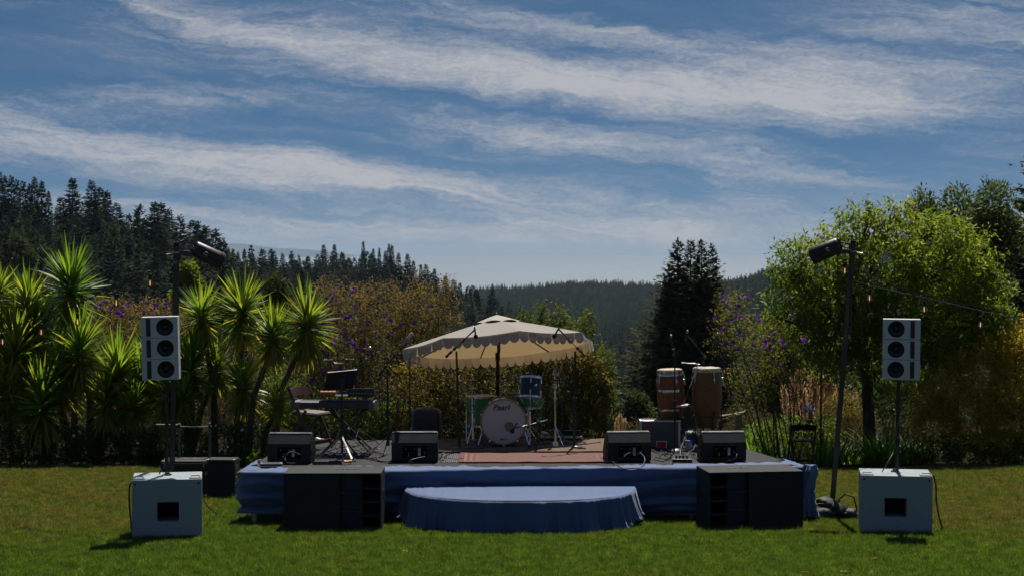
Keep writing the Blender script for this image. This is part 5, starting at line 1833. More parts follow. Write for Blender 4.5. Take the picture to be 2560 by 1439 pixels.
def microphone(p, d, kind, label):
    """p: point of the clip, d: direction towards the capsule"""
    d = Vector(d).normalized()
    t = thing('microphone', label, 'microphone', p)
    q = d.to_track_quat('Z', 'Y').to_matrix().to_4x4()
    if kind == 'ball':
        MB().lathe([(0.008, -0.09), (0.011, -0.085), (0.014, 0.03), (0.017, 0.05)], 12, q).build('body', 'black_metal', t)
        MB().lathe([(0.017, 0.05), (0.024, 0.062), (0.026, 0.078), (0.022, 0.095), (0.010, 0.104), (0.001, 0.105)], 14, q, True, False).build('grille', 'steel_dull', t)
    elif kind == 'silver':
        MB().lathe([(0.014, -0.09), (0.018, -0.08), (0.020, 0.03)], 14, q).build('body', 'mic_grey', t)
        MB().lathe([(0.021, 0.03), (0.022, 0.035), (0.022, 0.11), (0.018, 0.118), (0.001, 0.12)], 14, q, True, False).build('grille', 'mic_silver', t)
    elif kind == 'pencil':
        MB().lathe([(0.009, -0.08), (0.0115, -0.075), (0.0115, 0.07), (0.010, 0.075)], 10, q).build('body', 'black_metal', t)
        MB().lathe([(0.012, 0.045), (0.0135, 0.048), (0.0135, 0.08), (0.001, 0.085)], 10, q).build('grille', 'steel_dull', t)
    else:     # dark drooping microphone with a foam ball
        MB().lathe([(0.008, -0.07), (0.010, -0.065), (0.012, 0.03)], 10, q).build('body', 'black_metal', t)
        MB().lathe([(0.012, 0.025), (0.026, 0.04), (0.029, 0.058), (0.024, 0.076), (0.001, 0.083)], 12, q).build('windscreen', 'black_rubber', t)
    return t


simple('mic_grey', (0.20, 0.20, 0.20), 0.45)
simple('mic_silver', (0.42, 0.41, 0.38), 0.5)


def mic_stand(foot, top, label, base='tripod', boom=None, mic=None, mat='black_metal', spread=0.28, r_=0.010, rot=0.4, mic_label=None, name='microphone_stand', zbase=STAGE_Z, group=None):
    """foot / top / boom ends are photograph pixels at the distance of the foot"""
    d = stage_d(foot[1]) if len(foot) == 2 else foot[2]
    x = X(foot[0], d)
    b = Vector((x, d, zbase))
    t = thing(name, label, 'stand', b, 0, group)
    tp = W(top[0], top[1], d) - b
    h0 = 0.0
    if base == 'tripod':
        tripod(t, 0.22, spread, mat, 3, rot)
        h0 = 0.10
    else:
        MB().lathe([(0.115, 0.0), (0.118, 0.012), (0.10, 0.03), (0.03, 0.045), (0.016, 0.06)], 24).build('base', 'black_metal', t)
        h0 = 0.03
    mid = tp * 0.5
    MB().tube([(0, 0, h0), mid], r_ * 1.25, 8).build('lower_tube', mat, t)
    MB().tube([mid - Vector((0, 0, 0.05)), mid + Vector((0, 0, 0.03))], r_ * 1.9, 8).build('clutch', 'black_plastic', t)
    MB().tube([mid, tp], r_ * 0.9, 8).build('upper_tube', mat, t)
    if boom:
        a, e = W(boom[0][0], boom[0][1], d + 0.05) - b, W(boom[1][0], boom[1][1], d - 0.1) - b
        bm_ = MB().tube([a, e], r_ * 0.85, 8).build('boom_arm', mat, t)
        ax = (e - a).normalized()
        MB().tube([a, a + ax * 0.10], r_ * 1.7, 8).build('counterweight', 'black_rubber', bm_)
        k = min(max((tp - a).dot(ax), 0.02), (e - a).length)
        MB().cyl(a + ax * k + Vector((0, -0.03, 0)), a + ax * k + Vector((0, 0.04, 0)), 0.022, n=10).build('swivel', 'black_plastic', t)
        MB().tube([a + ax * ((e - a).length * 0.62) - ax * 0.03, a + ax * ((e - a).length * 0.62) + ax * 0.03], r_ * 1.5, 8).build('boom_clutch', 'black_plastic', bm_)
        tip = e
    else:
        tip = tp
    if mic:
        md = W(mic[1][0], mic[1][1], d - 0.1) - W(mic[0][0], mic[0][1], d - 0.1)
        MB().tube([tip, W(mic[0][0], mic[0][1], d - 0.1) - b + Vector((0, 0.0, -0.012))], 0.008, 6).build('mic_clip', 'black_plastic', t)
        microphone(W(mic[0][0], mic[0][1], d - 0.1), md, mic[2], mic_label)
    return t


mic_stand((970, 1134), (968, 920), 'black boom stand holding a silver microphone beside the parasol edge', boom=((947, 937), (1010, 858)), mic=((1016, 850), (1036, 826), 'silver'), mic_label='long pale silver microphone pointing up at the parasol edge', r_=0.014)
mic_stand((1024, 1096), (1024, 905), 'straight black stand behind the covered amplifier', mic=((1024, 900), (1025, 880), 'silver'), mic_label='small silver microphone upright behind the covered amplifier', base='round')
mic_stand((1148, 1124, 22.05), (1141, 877), 'tall black boom stand in front of the green floor tom', boom=((1115, 891), (1186, 824)), mic=((1188, 830), (1191, 852), 'foam'), base='round', mic_label='dark microphone hanging in front of the pale parasol roof', r_=0.014)
mic_stand((1436, 1112, 22.25), (1438, 877), 'tall black boom stand at the hi-hat side of the drum kit', boom=((1462, 888), (1397, 822)), mic=((1391, 830), (1382, 846), 'foam'), base='round', mic_label='dark microphone hanging at the parasol rim by the tall shoot', r_=0.014)
mic_stand((1408, 1108), (1405, 1000), 'short black boom stand reaching over the snare drum', boom=((1430, 1000), (1354, 982)), mic=((1350, 981), (1340, 980), 'pencil'), base='round', mic_label='pencil microphone reaching over the snare drum')
mic_stand((1343, 1104, 21.98), (1345, 1052), 'low black stand with a boom to the bass drum', boom=((1368, 1049), (1290, 1068)), mic=((1286, 1068), (1279, 1080), 'foam'), spread=0.15, mic_label='fat dark microphone in front of the bass drum port')
mic_stand((895, 1112), (890, 933), 'black boom stand behind the music stand', boom=((872, 932), (926, 893)), mic=((929, 884), (925, 870), 'ball'), mic_label='ball-headed vocal microphone above the keyboard')
mic_stand((1688, 1128), (1687, 885), 'black stand in front of the smaller conga drum', boom=((1690, 905), (1681, 858)), mic=((1679, 852), (1677, 836), 'pencil'), base='round', mic_label='pencil microphone above the smaller conga drum')
mic_stand((1759, 1110), (1760, 893), 'black boom stand in front of the larger conga drum', boom=((1817, 961), (1720, 838)), mic=((1716, 840), (1721, 816), 'pencil'), mic_label='pencil microphone high between the two congas', base='round')
mic_stand((1804, 1106), (1804, 889), 'black boom stand behind the larger conga drum', boom=((1828, 985), (1794, 842)), mic=((1791, 846), (1796, 825), 'pencil'), base='round', mic_label='pencil microphone tilted beyond the larger conga drum')

# ------------------------------------------------------------------ DRUM KIT
m, nt = new_mat('green_shell')
co_ = nt.n('ShaderNodeTexCoord').outputs['Object']
mp = nt.n('ShaderNodeMapping')
mp.inputs['Scale'].default_value = (30, 30, 0.6)
nt.t.links.new(co_, mp.inputs[0])
nz = nt.noise(mp.outputs[0], 2.0, 4)
out(nt, bsdf(nt, nt.ramp(nz, [(0.3, (0.004, 0.12, 0.04)), (0.7, (0.015, 0.30, 0.10))]), 0.2, 0.0, 0.5, Coat_Weight=0.6, Coat_Roughness=0.08))
simple('navy_shell', (0.012, 0.014, 0.024), 0.22, spec=0.5)
simple('drum_head', (0.52, 0.48, 0.47), 0.5, spec=0.3, vary=0.06, scale=5)
simple('drum_head_coated', (0.50, 0.40, 0.32), 0.55, vary=0.12, scale=9)
simple('maple_hoop', (0.30, 0.17, 0.075), 0.35, vary=0.2, scale=20)
simple('ink', (0.012, 0.011, 0.012), 0.6, vary=0.0)
ZC = STAGE_Z + CARPET


def drum(t, rad, h, M, shell, head_top, head_bot, nlug=6, lug2=True, hoop='chrome'):
    MB().lathe([(rad, 0.012), (rad, h - 0.012)], 40, M, False, False).build('shell', shell, t)
    for z, hm in ((0.0, head_bot), (h, head_top)):
        hp = MB().lathe([(rad + 0.002, z - 0.012), (rad + 0.009, z - 0.014), (rad + 0.010, z + 0.012), (rad + 0.003, z + 0.014), (rad + 0.002, z - 0.012)], 40, M, False, False).build('hoop', hoop, t, 50)
        MB().lathe([(0.001, z + (0.004 if z else -0.004)), (rad + 0.001, z + (0.004 if z else -0.004))], 40, M, False, False).build('drum_head', hm, hp, 0)
    for i in range(nlug):
        a = 2 * PI * (i + 0.5) / nlug
        for zz in ((0.22 * h, 0.78 * h) if lug2 else (0.8 * h,)):
            c_ = Vector((math.cos(a) * (rad + 0.008), math.sin(a) * (rad + 0.008), zz))
            mb = MB()
            mb.box((0, 0, 0), (0.022, 0.018, 0.055), (0, 0, a))
            mb.v = [tuple(M @ (Vector(v) + c_)) for v in mb.v]
            lg = mb.build('lug', 'chrome', t, 0, bevel=0.003)
            z2 = h if zz > h / 2 else 0.0
            MB().tube([M @ c_, M @ Vector((math.cos(a) * (rad + 0.012), math.sin(a) * (rad + 0.012), z2))], 0.003, 5).build('tension_rod', 'chrome', lg)


# bass drum, its front head towards the camera
bd = stage_d(1121)
BRr = 0.298
bx_ = X(1259, bd)
bc = Vector((bx_, bd, ZC + BRr + 0.022))
t = thing('bass_drum', 'bass drum with pale front head and wooden hoop standing on the carpet', 'drum', (bx_, bd, ZC))
M = Matrix.Translation(bc - Vector(t.location)) @ Matrix.Rotation(PI / 2, 4, 'X') @ Matrix.Rotation(0.06, 4, 'Y')
MB().lathe([(BRr - 0.012, -0.40), (BRr - 0.012, 0.0)], 56, M, False, False).build('shell', 'green_shell', t)
for z in (-0.40, 0.0):
    MB().lathe([(BRr - 0.014, z - 0.02), (BRr, z - 0.02), (BRr + 0.002, z), (BRr, z + 0.018), (BRr - 0.016, z + 0.018), (BRr - 0.014, z - 0.02)], 56, M, False, False).build('hoop', 'maple_hoop', t, 40)
# the head with an off-centre port hole
hb = MB()
n = 56
pc, pr = Vector((0.072, -0.062)), 0.062
ring0 = [(pc.x + pr * math.cos(2 * PI * i / n), pc.y + pr * math.sin(2 * PI * i / n)) for i in range(n)]
vs = []
for lay in range(4):
    f_ = lay / 3
    for i in range(n):
        a = 2 * PI * i / n
        o_ = Vector(((BRr - 0.012) * math.cos(a), (BRr - 0.012) * math.sin(a)))
        p_ = Vector(ring0[i]).lerp(o_, f_)
        vs.append(M @ Vector((p_.x, p_.y, 0.004)))
fs = [(l * n + i, l * n + (i + 1) % n, (l + 1) * n + (i + 1) % n, (l + 1) * n + i) for l in range(3) for i in range(n)]
hdo = hb.add(vs, fs).build('front_head', 'drum_head', t, 0)
MB().torus(pr, 0.004, 40, 6, M @ Matrix.Translation((pc.x, pc.y, 0.005))).build('port_ring', 'drum_head_coated', hdo)
MB().lathe([(0.001, -0.06), (BRr - 0.014, -0.06)], 40, M, False, False).build('damping_pillow', 'drum_head_coated', t, 0)


def text_part(s, size, M_, mat, parent, name, shear=0.0, off=0.0, xs=1.0):
    cu = bpy.data.curves.new(name, 'FONT')
    cu.body = s
    cu.size = size
    cu.shear = shear
    cu.offset = off
    cu.extrude = 0.0008
    cu.align_x, cu.align_y = 'CENTER', 'CENTER'
    tmp = bpy.data.objects.new(name, cu)
    dg = bpy.context.evaluated_depsgraph_get()
    COL.objects.link(tmp)
    dg.update()
    me = bpy.data.meshes.new_from_object(tmp.evaluated_get(bpy.context.evaluated_depsgraph_get()))
    bpy.data.objects.remove(tmp)
    me.transform(M_ @ Matrix.Diagonal((xs, 1, 1, 1)))
    me.materials.clear()
    me.materials.append(MATS[mat])
    return obj(name, me, parent)


TM = M
text_part('Pearl', 0.098, TM @ Matrix.Translation((-0.035, 0.185, 0.0065)), 'ink', hdo, 'lettering', 0.30, 0.0016, 1.05)
mb = MB().tube([TM @ Vector((-0.13 + 0.004 * i, 0.148 + 0.006 * math.sin(i * 0.5) * (i < 6), 0.0062)) for i in range(7)], 0.0022, 5)
mb.tube([TM @ Vector((-0.105, 0.146, 0.0062)), TM @ Vector((0.045, 0.146, 0.0062))], 0.0022, 5)
mb.build('underline', 'ink', hdo)
text_part('Masters', 0.030, TM @ Matrix.Translation((0.0, -0.225, 0.0065)), 'ink', hdo, 'small_lettering', 0.4, 0.0004)
for i in range(10):
    a = 2 * PI * (i + 0.5) / 10
    mb = MB().box((0, 0, 0), (0.026, 0.026, 0.03), (0, 0, a))
    mb.v = [tuple(M @ (Vector(v) + Vector((math.cos(a) * (BRr + 0.006), math.sin(a) * (BRr + 0.006), 0.006)))) for v in mb.v]
    mb.build('claw', 'chrome', t, 0, bevel=0.004)
for sg in (-1, 1):
    e = Vector((sg * 0.33, -0.10, 0.012))
    sp = MB().tube([(sg * 0.265, 0.10, 0.30), (sg * 0.285, -0.02, 0.16), e], 0.011, 8).build('spur', 'chrome', t)
    MB().tube([e + Vector((0, 0, 0.02)), e - Vector((0, 0, 0.008))], 0.016, 8).build('rubber_foot', 'black_rubber', sp)
    MB().lathe([(0.028, 0), (0.03, 0.012), (0.01, 0.022)], 12, Matrix.Translation((sg * 0.13, -0.03, 0.0))).build('floor_stop', 'black_rubber', t)

# green floor tom
d = stage_d(1108)
x = X(1203, d)
t = thing('floor_tom', 'deep green floor tom with chrome rims beside the bass drum', 'drum', (x, d, ZC))
zt = W(1203, 990, d).z - ZC
zb = W(1203, 1061, d).z - ZC
drum(t, 0.198, zt - zb, Matrix.Translation((0, 0, zb)), 'green_shell', 'drum_head_coated', 'drum_head', 8)
for i in range(3):
    a = R(-150) + 2 * PI * i / 3
    c_ = Vector((math.cos(a) * 0.225, math.sin(a) * 0.225, 0))
    lg = MB().tube([c_ + Vector((0, 0, zb + 0.22)), c_ + Vector((0, 0, 0.05)), c_ * 1.12 + Vector((0, 0, 0.012))], 0.007, 8).build('leg', 'chrome', t)
    MB().tube([c_ * 1.12 + Vector((0, 0, 0.03)), c_ * 1.13 + Vector((0, 0, 0.002))], 0.012, 8).build('rubber_foot', 'black_rubber', lg)
    MB().box(c_ + Vector((0, 0, zb + 0.16)), (0.03, 0.03, 0.05)).build('leg_bracket', 'chrome', t, 0, bevel=0.004)

# dark rack tom sitting in a basket stand
d = stage_d(1118) + 0.02
x = X(1325, d)
b = Vector((x, d, ZC))
st = thing('tom_stand', 'chrome basket stand carrying the dark tom', 'stand', b)
tripod(st, 0.25, 0.27, 'chrome', 3, 0.5)
bz = W(1325, 1018, d).z - ZC
MB().tube([(0, 0, 0.08), (0, 0, bz - 0.1)], 0.013, 10).build('lower_tube', 'chrome', st)
MB().tube([(0, 0, bz - 0.12), (0, 0, bz)], 0.010, 10).build('upper_tube', 'chrome', st)
MB().cyl((-0.02, 0, bz - 0.02), (0.02, 0, bz - 0.02), 0.028, n=10).build('swivel', 'chrome', st)
bt = W(1325, 993, d).z - ZC
for a in (R(30), R(150), R(270)):
    o = Vector((math.cos(a) * 0.15, math.sin(a) * 0.15, 0))
    MB().tube([(0, 0, bz), o * 0.6 + Vector((0, 0, bz + 0.05)), o + Vector((0, 0, bt - 0.005)), o + Vector((0, 0, bt + 0.03))], 0.007, 8).build('basket_arm', 'chrome', st)
t = thing('rack_tom', 'small dark navy tom tilted on its basket stand above the snare', 'drum', (x, d, ZC + bt + 0.01))
drum(t, 0.142, 0.25, Matrix.Rotation(R(-11), 4, 'X') @ Matrix.Rotation(R(3), 4, 'Y'), 'navy_shell', 'drum_head_coated', 'drum_head_coated', 6)
MB().lathe([(0.001, 0), (0.024, 0.0), (0.022, 0.004), (0.001, 0.005)], 16, Matrix.Translation((0.075, -0.128, 0.16)) @ Matrix.Rotation(R(60), 4, 'Z') @ Matrix.Rotation(PI / 2, 4, 'X') @ Matrix.Diagonal((1.4, 0.8, 1, 1))).build('badge', 'chrome', t)

# snare behind
d = 22.85
x = X(1320, d)
zt = W(1320, 990, d).z
st = thing('snare_stand', 'chrome stand under the shallow snare drum', 'stand', (x, d, ZC))
tripod(st, 0.2, 0.24, 'chrome', 3, 1.1)
MB().tube([(0, 0, 0.06), (0, 0, zt - ZC - 0.16)], 0.012, 8).build('tube', 'chrome', st)
for a in (R(30), R(150), R(270)):
    o = Vector((math.cos(a) * 0.19, math.sin(a) * 0.19, 0))
    MB().tube([(0, 0, zt - ZC - 0.17), o + Vector((0, 0, zt - ZC - 0.145)), o + Vector((0, 0, zt - ZC - 0.11))], 0.007, 6).build('basket_arm', 'chrome', st)
t = thing('snare_drum', 'shallow green snare drum behind the dark tom', 'drum', (x, d, zt - 0.14))
drum(t, 0.178, 0.14, Matrix.Identity(4), 'green_shell', 'drum_head', 'drum_head', 8, False)

# throne
d = 23.0
x = X(1272, d)
zt = W(1272, 1000, d).z
t = thing('drum_throne', 'round black drum stool just above the bass drum', 'stool', (x, d, STAGE_Z + CARPET))
MB().lathe([(0.16, 0), (0.175, 0.02), (0.175, 0.06), (0.15, 0.085), (0.001, 0.09)], 28, Matrix.Translation((0, 0, zt - ZC - 0.09))).build('seat', 'black_plastic', t)
MB().tube([(0, 0, 0.1), (0, 0, zt - ZC - 0.09)], 0.014, 8).build('post', 'chrome', t)
tripod(t, 0.25, 0.26, 'chrome', 3, 0.2)

# cymbal seen edge-on
d = 23.0
x = X(1281, d)
zc = W(1281, 981, d).z
t = thing('cymbal_stand', 'low dark cymbal on its stand behind the bass drum', 'cymbal', (X(1268, d) + 0.09, d + 0.02, ZC))
MB().lathe([(0.001, 0.02), (0.02, 0.018), (0.03, 0.006), (0.16, -0.004), (0.16, -0.006), (0.03, 0.003), (0.001, 0.003)], 32, Matrix.Translation((0, 0, zc - ZC)) @ Matrix.Rotation(R(-6), 4, 'X'), False, False).build('cymbal', 'black_metal', t)
MB().tube([(0, 0, 0.05), (0, 0, zc - ZC + 0.05)], 0.009, 8).build('tube', 'chrome', t)
tripod(t, 0.22, 0.16, 'chrome', 3, 0.9)

# bare chrome hardware stands
d = stage_d(1112)
t = thing('cymbal_boom_stand', 'bare chrome boom cymbal stand in front of the green floor tom', 'stand', (X(1182, d), d, ZC))
tripod(t, 0.26, 0.27, 'chrome', 3, 0.25)
b = Vector(t.location)
tp = W(1180, 964, d) - b
MB().tube([(0, 0, 0.05), tp * 0.55], 0.012, 8).build('lower_tube', 'chrome', t)
MB().tube([tp * 0.55, tp], 0.009, 8).build('upper_tube', 'chrome', t)
for k in (0.55, 0.95):
    MB().cyl(tp * k - Vector((0.03, 0, 0)), tp * k + Vector((0.03, 0, 0)), 0.014, n=8).build('wing_clamp', 'chrome', t)
MB().tube([W(1154, 986, d - 0.02) - b, W(1216, 925, d - 0.02) - b, W(1226, 908, d - 0.02) - b], [0.006, 0.006, 0.005], 8).build('boom_arm', 'chrome', t)
MB().cyl(W(1182, 1012, d) - b + Vector((0, -0.02, 0)), W(1182, 1012, d) - b + Vector((0, -0.04, 0)), 0.012, n=8).build('memory_lock', 'red_plastic', t)

d = stage_d(1118)
t = thing('hihat_stand', 'bare chrome hi-hat stand without cymbals', 'stand', (X(1389, d), d, ZC))
tripod(t, 0.24, 0.26, 'chrome', 3, 0.9)
b = Vector(t.location)
tp = W(1387, 920, d) - b
MB().tube([(0, 0, 0.03), tp * 0.62], 0.012, 8).build('lower_tube', 'chrome', t)
MB().tube([tp * 0.62, tp * 0.80], 0.009, 8).build('upper_tube', 'chrome', t)
MB().tube([tp * 0.80, tp], 0.0035, 6).build('pull_rod', 'chrome', t)
for k, r_ in ((0.60, 0.02), (0.74, 0.03), (0.77, 0.024), (0.84, 0.016)):
    MB().cyl(tp * k, tp * k + Vector((0, 0, 0.02)), r_, n=10).build('clutch', 'chrome' if r_ > 0.017 else 'black_rubber', t)
MB().box((0.0, -0.05, 0.02), (0.07, 0.24, 0.012), (0.12, 0, 0)).build('pedal', 'aluminium', t, 0, bevel=0.004)

# ------------------------------------------------------------------ PARASOL
m, nt = new_mat('canvas')
co_ = nt.n('ShaderNodeTexCoord').outputs['Object']
nz = nt.noise(co_, 2.2, 5, 0.6)
wv = nt.noise(co_, 300.0, 2)
c = nt.mix(nz, (0.41, 0.385, 0.35, 1), (0.48, 0.455, 0.42, 1))
p = bsdf(nt, c, 0.85, 0, 0.15, bump(nt, wv, 0.1, 0.002))
tr2 = nt.n('ShaderNodeBsdfTranslucent')
nt.put(tr2.inputs['Color'], nt.mix(1.0, c, (0.97, 0.70, 0.39, 1), 'MULTIPLY'))
mx = nt.n('ShaderNodeMixShader')
mx.inputs[0].default_value = 0.32
nt.t.links.new(p, mx.inputs[1])
nt.t.links.new(tr2.outputs[0], mx.inputs[2])
out(nt, mx.outputs[0])
m, nt = new_mat('canvas_binding')
out(nt, bsdf(nt, (0.50, 0.47, 0.41, 1), 0.8, 0, 0.2))
simple('canvas_thick', (0.42, 0.39, 0.35), 0.85, spec=0.1, vary=0.1)
simple('parasol_wood', (0.028, 0.021, 0.016), 0.45, vary=0.3, scale=12)

UD = 23.85
ub = Vector((X(1244, UD), UD, lawn_z(UD)))
um = thing('parasol', 'beige scalloped canvas parasol tilted over the drum kit', 'parasol', ub)
URAD = 1.33
hub = W(1242, 797, UD) - ub
TILT = Matrix.Translation(hub) @ Matrix.Rotation(R(-10.5), 4, 'X') @ Matrix.Rotation(R(4.0), 4, 'Y').inverted() @ Matrix.Rotation(R(12.0), 4, 'Z')
UDROP = 0.36
NP = 8
vent_r = 0.22


def canopy_pt(a, f, sag=0.0):
    """a: angle, f: 0 at the crown, 1 at the rim"""
    k = a / (2 * PI / NP)
    fr = k - math.floor(k)
    rim = URAD * (math.cos(PI / NP) / math.cos((fr - 0.5) * 2 * PI / NP))
    dip = 0.035 * math.sin(fr * PI) * f * (1 - 0.3 * f)
    z = -UDROP * (f ** 1.12) - dip
    return Vector((rim * f * math.cos(a), rim * f * math.sin(a), z))


for pnl in range(NP):
    a0 = 2 * PI * pnl / NP
    nu, nv = 13, 9
    vs = [TILT @ canopy_pt(a0 + (2 * PI / NP) * i / (nu - 1) * 0.99999, 0.10 + 0.90 * j / (nv - 1)) for j in range(nv) for i in range(nu)]
    fs = [(j * nu + i, j * nu + i + 1, (j + 1) * nu + i + 1, (j + 1) * nu + i) for j in range(nv - 1) for i in range(nu - 1)]
    po = MB().add(vs, fs).build('canopy_panel', 'canvas', um, 60, fix=False)
    # scalloped valance: seven tabs per side, each with a bound edge
    ns = 8
    mbv, mbb = MB(), MB()
    res = 10
    for s_ in range(ns):
        vs, bind = [], []
        for i in range(res + 1):
            u = (s_ + i / res) / ns
            p_ = canopy_pt(a0 + (2 * PI / NP) * min(u, 0.99999), 1.0)
            outn = Vector((p_.x, p_.y, 0)).normalized()
            ln = 0.085 + 0.058 * max(0.0, 1 - abs(2 * i / res - 1) ** 2.6)
            flap = 0.018 * math.sin(s_ * 2.1 + pnl)
            ptop = p_ + outn * 0.004
            pbot = p_ + outn * (0.015 + flap * 0.6) + Vector((0, 0, -ln))
            pm = ptop.lerp(pbot, 0.5) + outn * 0.006
            vs += [TILT @ ptop, TILT @ pm, TILT @ pbot]
            bind.append(TILT @ (pbot + outn * 0.002))
        fs = []
        for i in range(res):
            for q in range(2):
                fs.append((i * 3 + q, i * 3 + 3 + q, i * 3 + 4 + q, i * 3 + 1 + q))
        tab = MB().add(vs, fs).build('valance_tab', 'canvas', po, 60, fix=False)
        mbb.tube(bind, 0.0035, 4)
    mbb.build('binding', 'canvas_binding', po, 60, fix=False)
    MB().tube([TILT @ (canopy_pt(a0, 0.12) + Vector((0, 0, -0.012))), TILT @ (canopy_pt(a0, 0.55) + Vector((0, 0, -0.014))), TILT @ (canopy_pt(a0, 0.985) + Vector((0, 0, -0.014)))], 0.010, 6).build('rib', 'parasol_wood', um)
    MB().tube([TILT @ Vector((0.02 * math.cos(a0), 0.02 * math.sin(a0), -0.34)), TILT @ (canopy_pt(a0, 0.46) + Vector((0, 0, -0.02)))], 0.006, 6).build('strut', 'parasol_wood', um)
# ruffled vent cap
nu = 64
vs = []
for j, f in enumerate((0.0, 0.35, 0.7, 1.0)):
    for i in range(nu):
        a = 2 * PI * i / nu
        puff = 0.022 * abs(math.sin(a * NP / 2)) ** 0.8 * f ** 2
        rr = 0.335 * f
        vs.append(TILT @ Vector((rr * math.cos(a), rr * math.sin(a), 0.060 - 0.140 * f ** 1.2 + puff)))
fs = [(j * nu + i, j * nu + (i + 1) % nu, (j + 1) * nu + (i + 1) % nu, (j + 1) * nu + i) for j in range(3) for i in range(nu)]
MB().add(vs, fs).build('vent_cap', 'canvas_thick', um, 60, fix=False)
MB().lathe([(0.001, 0.09), (0.014, 0.08), (0.02, 0.06), (0.03, 0.05)], 12, TILT).build('finial', 'parasol_wood', um)
kn = TILT @ Vector((0, 0, -0.42))
MB().tube([(0, 0, 0.0), (0, 0, kn.z - 0.12), kn, TILT @ Vector((0, 0, 0.02))], 0.024, 12).build('pole', 'parasol_wood', um)
MB().tube([(0, 0, kn.z - 0.16), (0, 0, kn.z - 0.05)], 0.032, 12).build('tilt_joint', 'black_metal', um)
MB().lathe([(0.22, 0), (0.22, 0.04), (0.05, 0.08), (0.035, 0.28)], 24).build('base', 'black_metal', um)

# ------------------------------------------------------------------ CONGAS
m, nt = new_mat('conga_red')
co_ = nt.n('ShaderNodeTexCoord').outputs['Object']
mp = nt.n('ShaderNodeMapping')
mp.inputs['Scale'].default_value = (9, 9, 0.7)
nt.t.links.new(co_, mp.inputs[0])
nz = nt.noise(mp.outputs[0], 6.0, 6, 0.65)
out(nt, bsdf(nt, nt.ramp(nz, [(0.25, (0.13, 0.042, 0.014)), (0.6, (0.22, 0.08, 0.026)), (0.85, (0.30, 0.12, 0.04))]), 0.45, 0, 0.25))
m, nt = new_mat('conga_tan')
co_ = nt.n('ShaderNodeTexCoord').outputs['Object']
mp = nt.n('ShaderNodeMapping')
mp.inputs['Scale'].default_value = (8, 8, 0.8)
nt.t.links.new(co_, mp.inputs[0])
nz = nt.noise(mp.outputs[0], 5.0, 6, 0.65)
wr = nt.noise(co_, 14.0, 6, 0.75)
c = nt.ramp(nz, [(0.25, (0.13, 0.056, 0.013)), (0.6, (0.20, 0.095, 0.026)), (0.85, (0.26, 0.14, 0.046))])
c = nt.mix(nt.mrange(wr, 0.56, 0.68), c, (0.07, 0.035, 0.016, 1))
out(nt, bsdf(nt, c, 0.48, 0, 0.25))
simple('rawhide', (0.42, 0.34, 0.24), 0.6, vary=0.15)


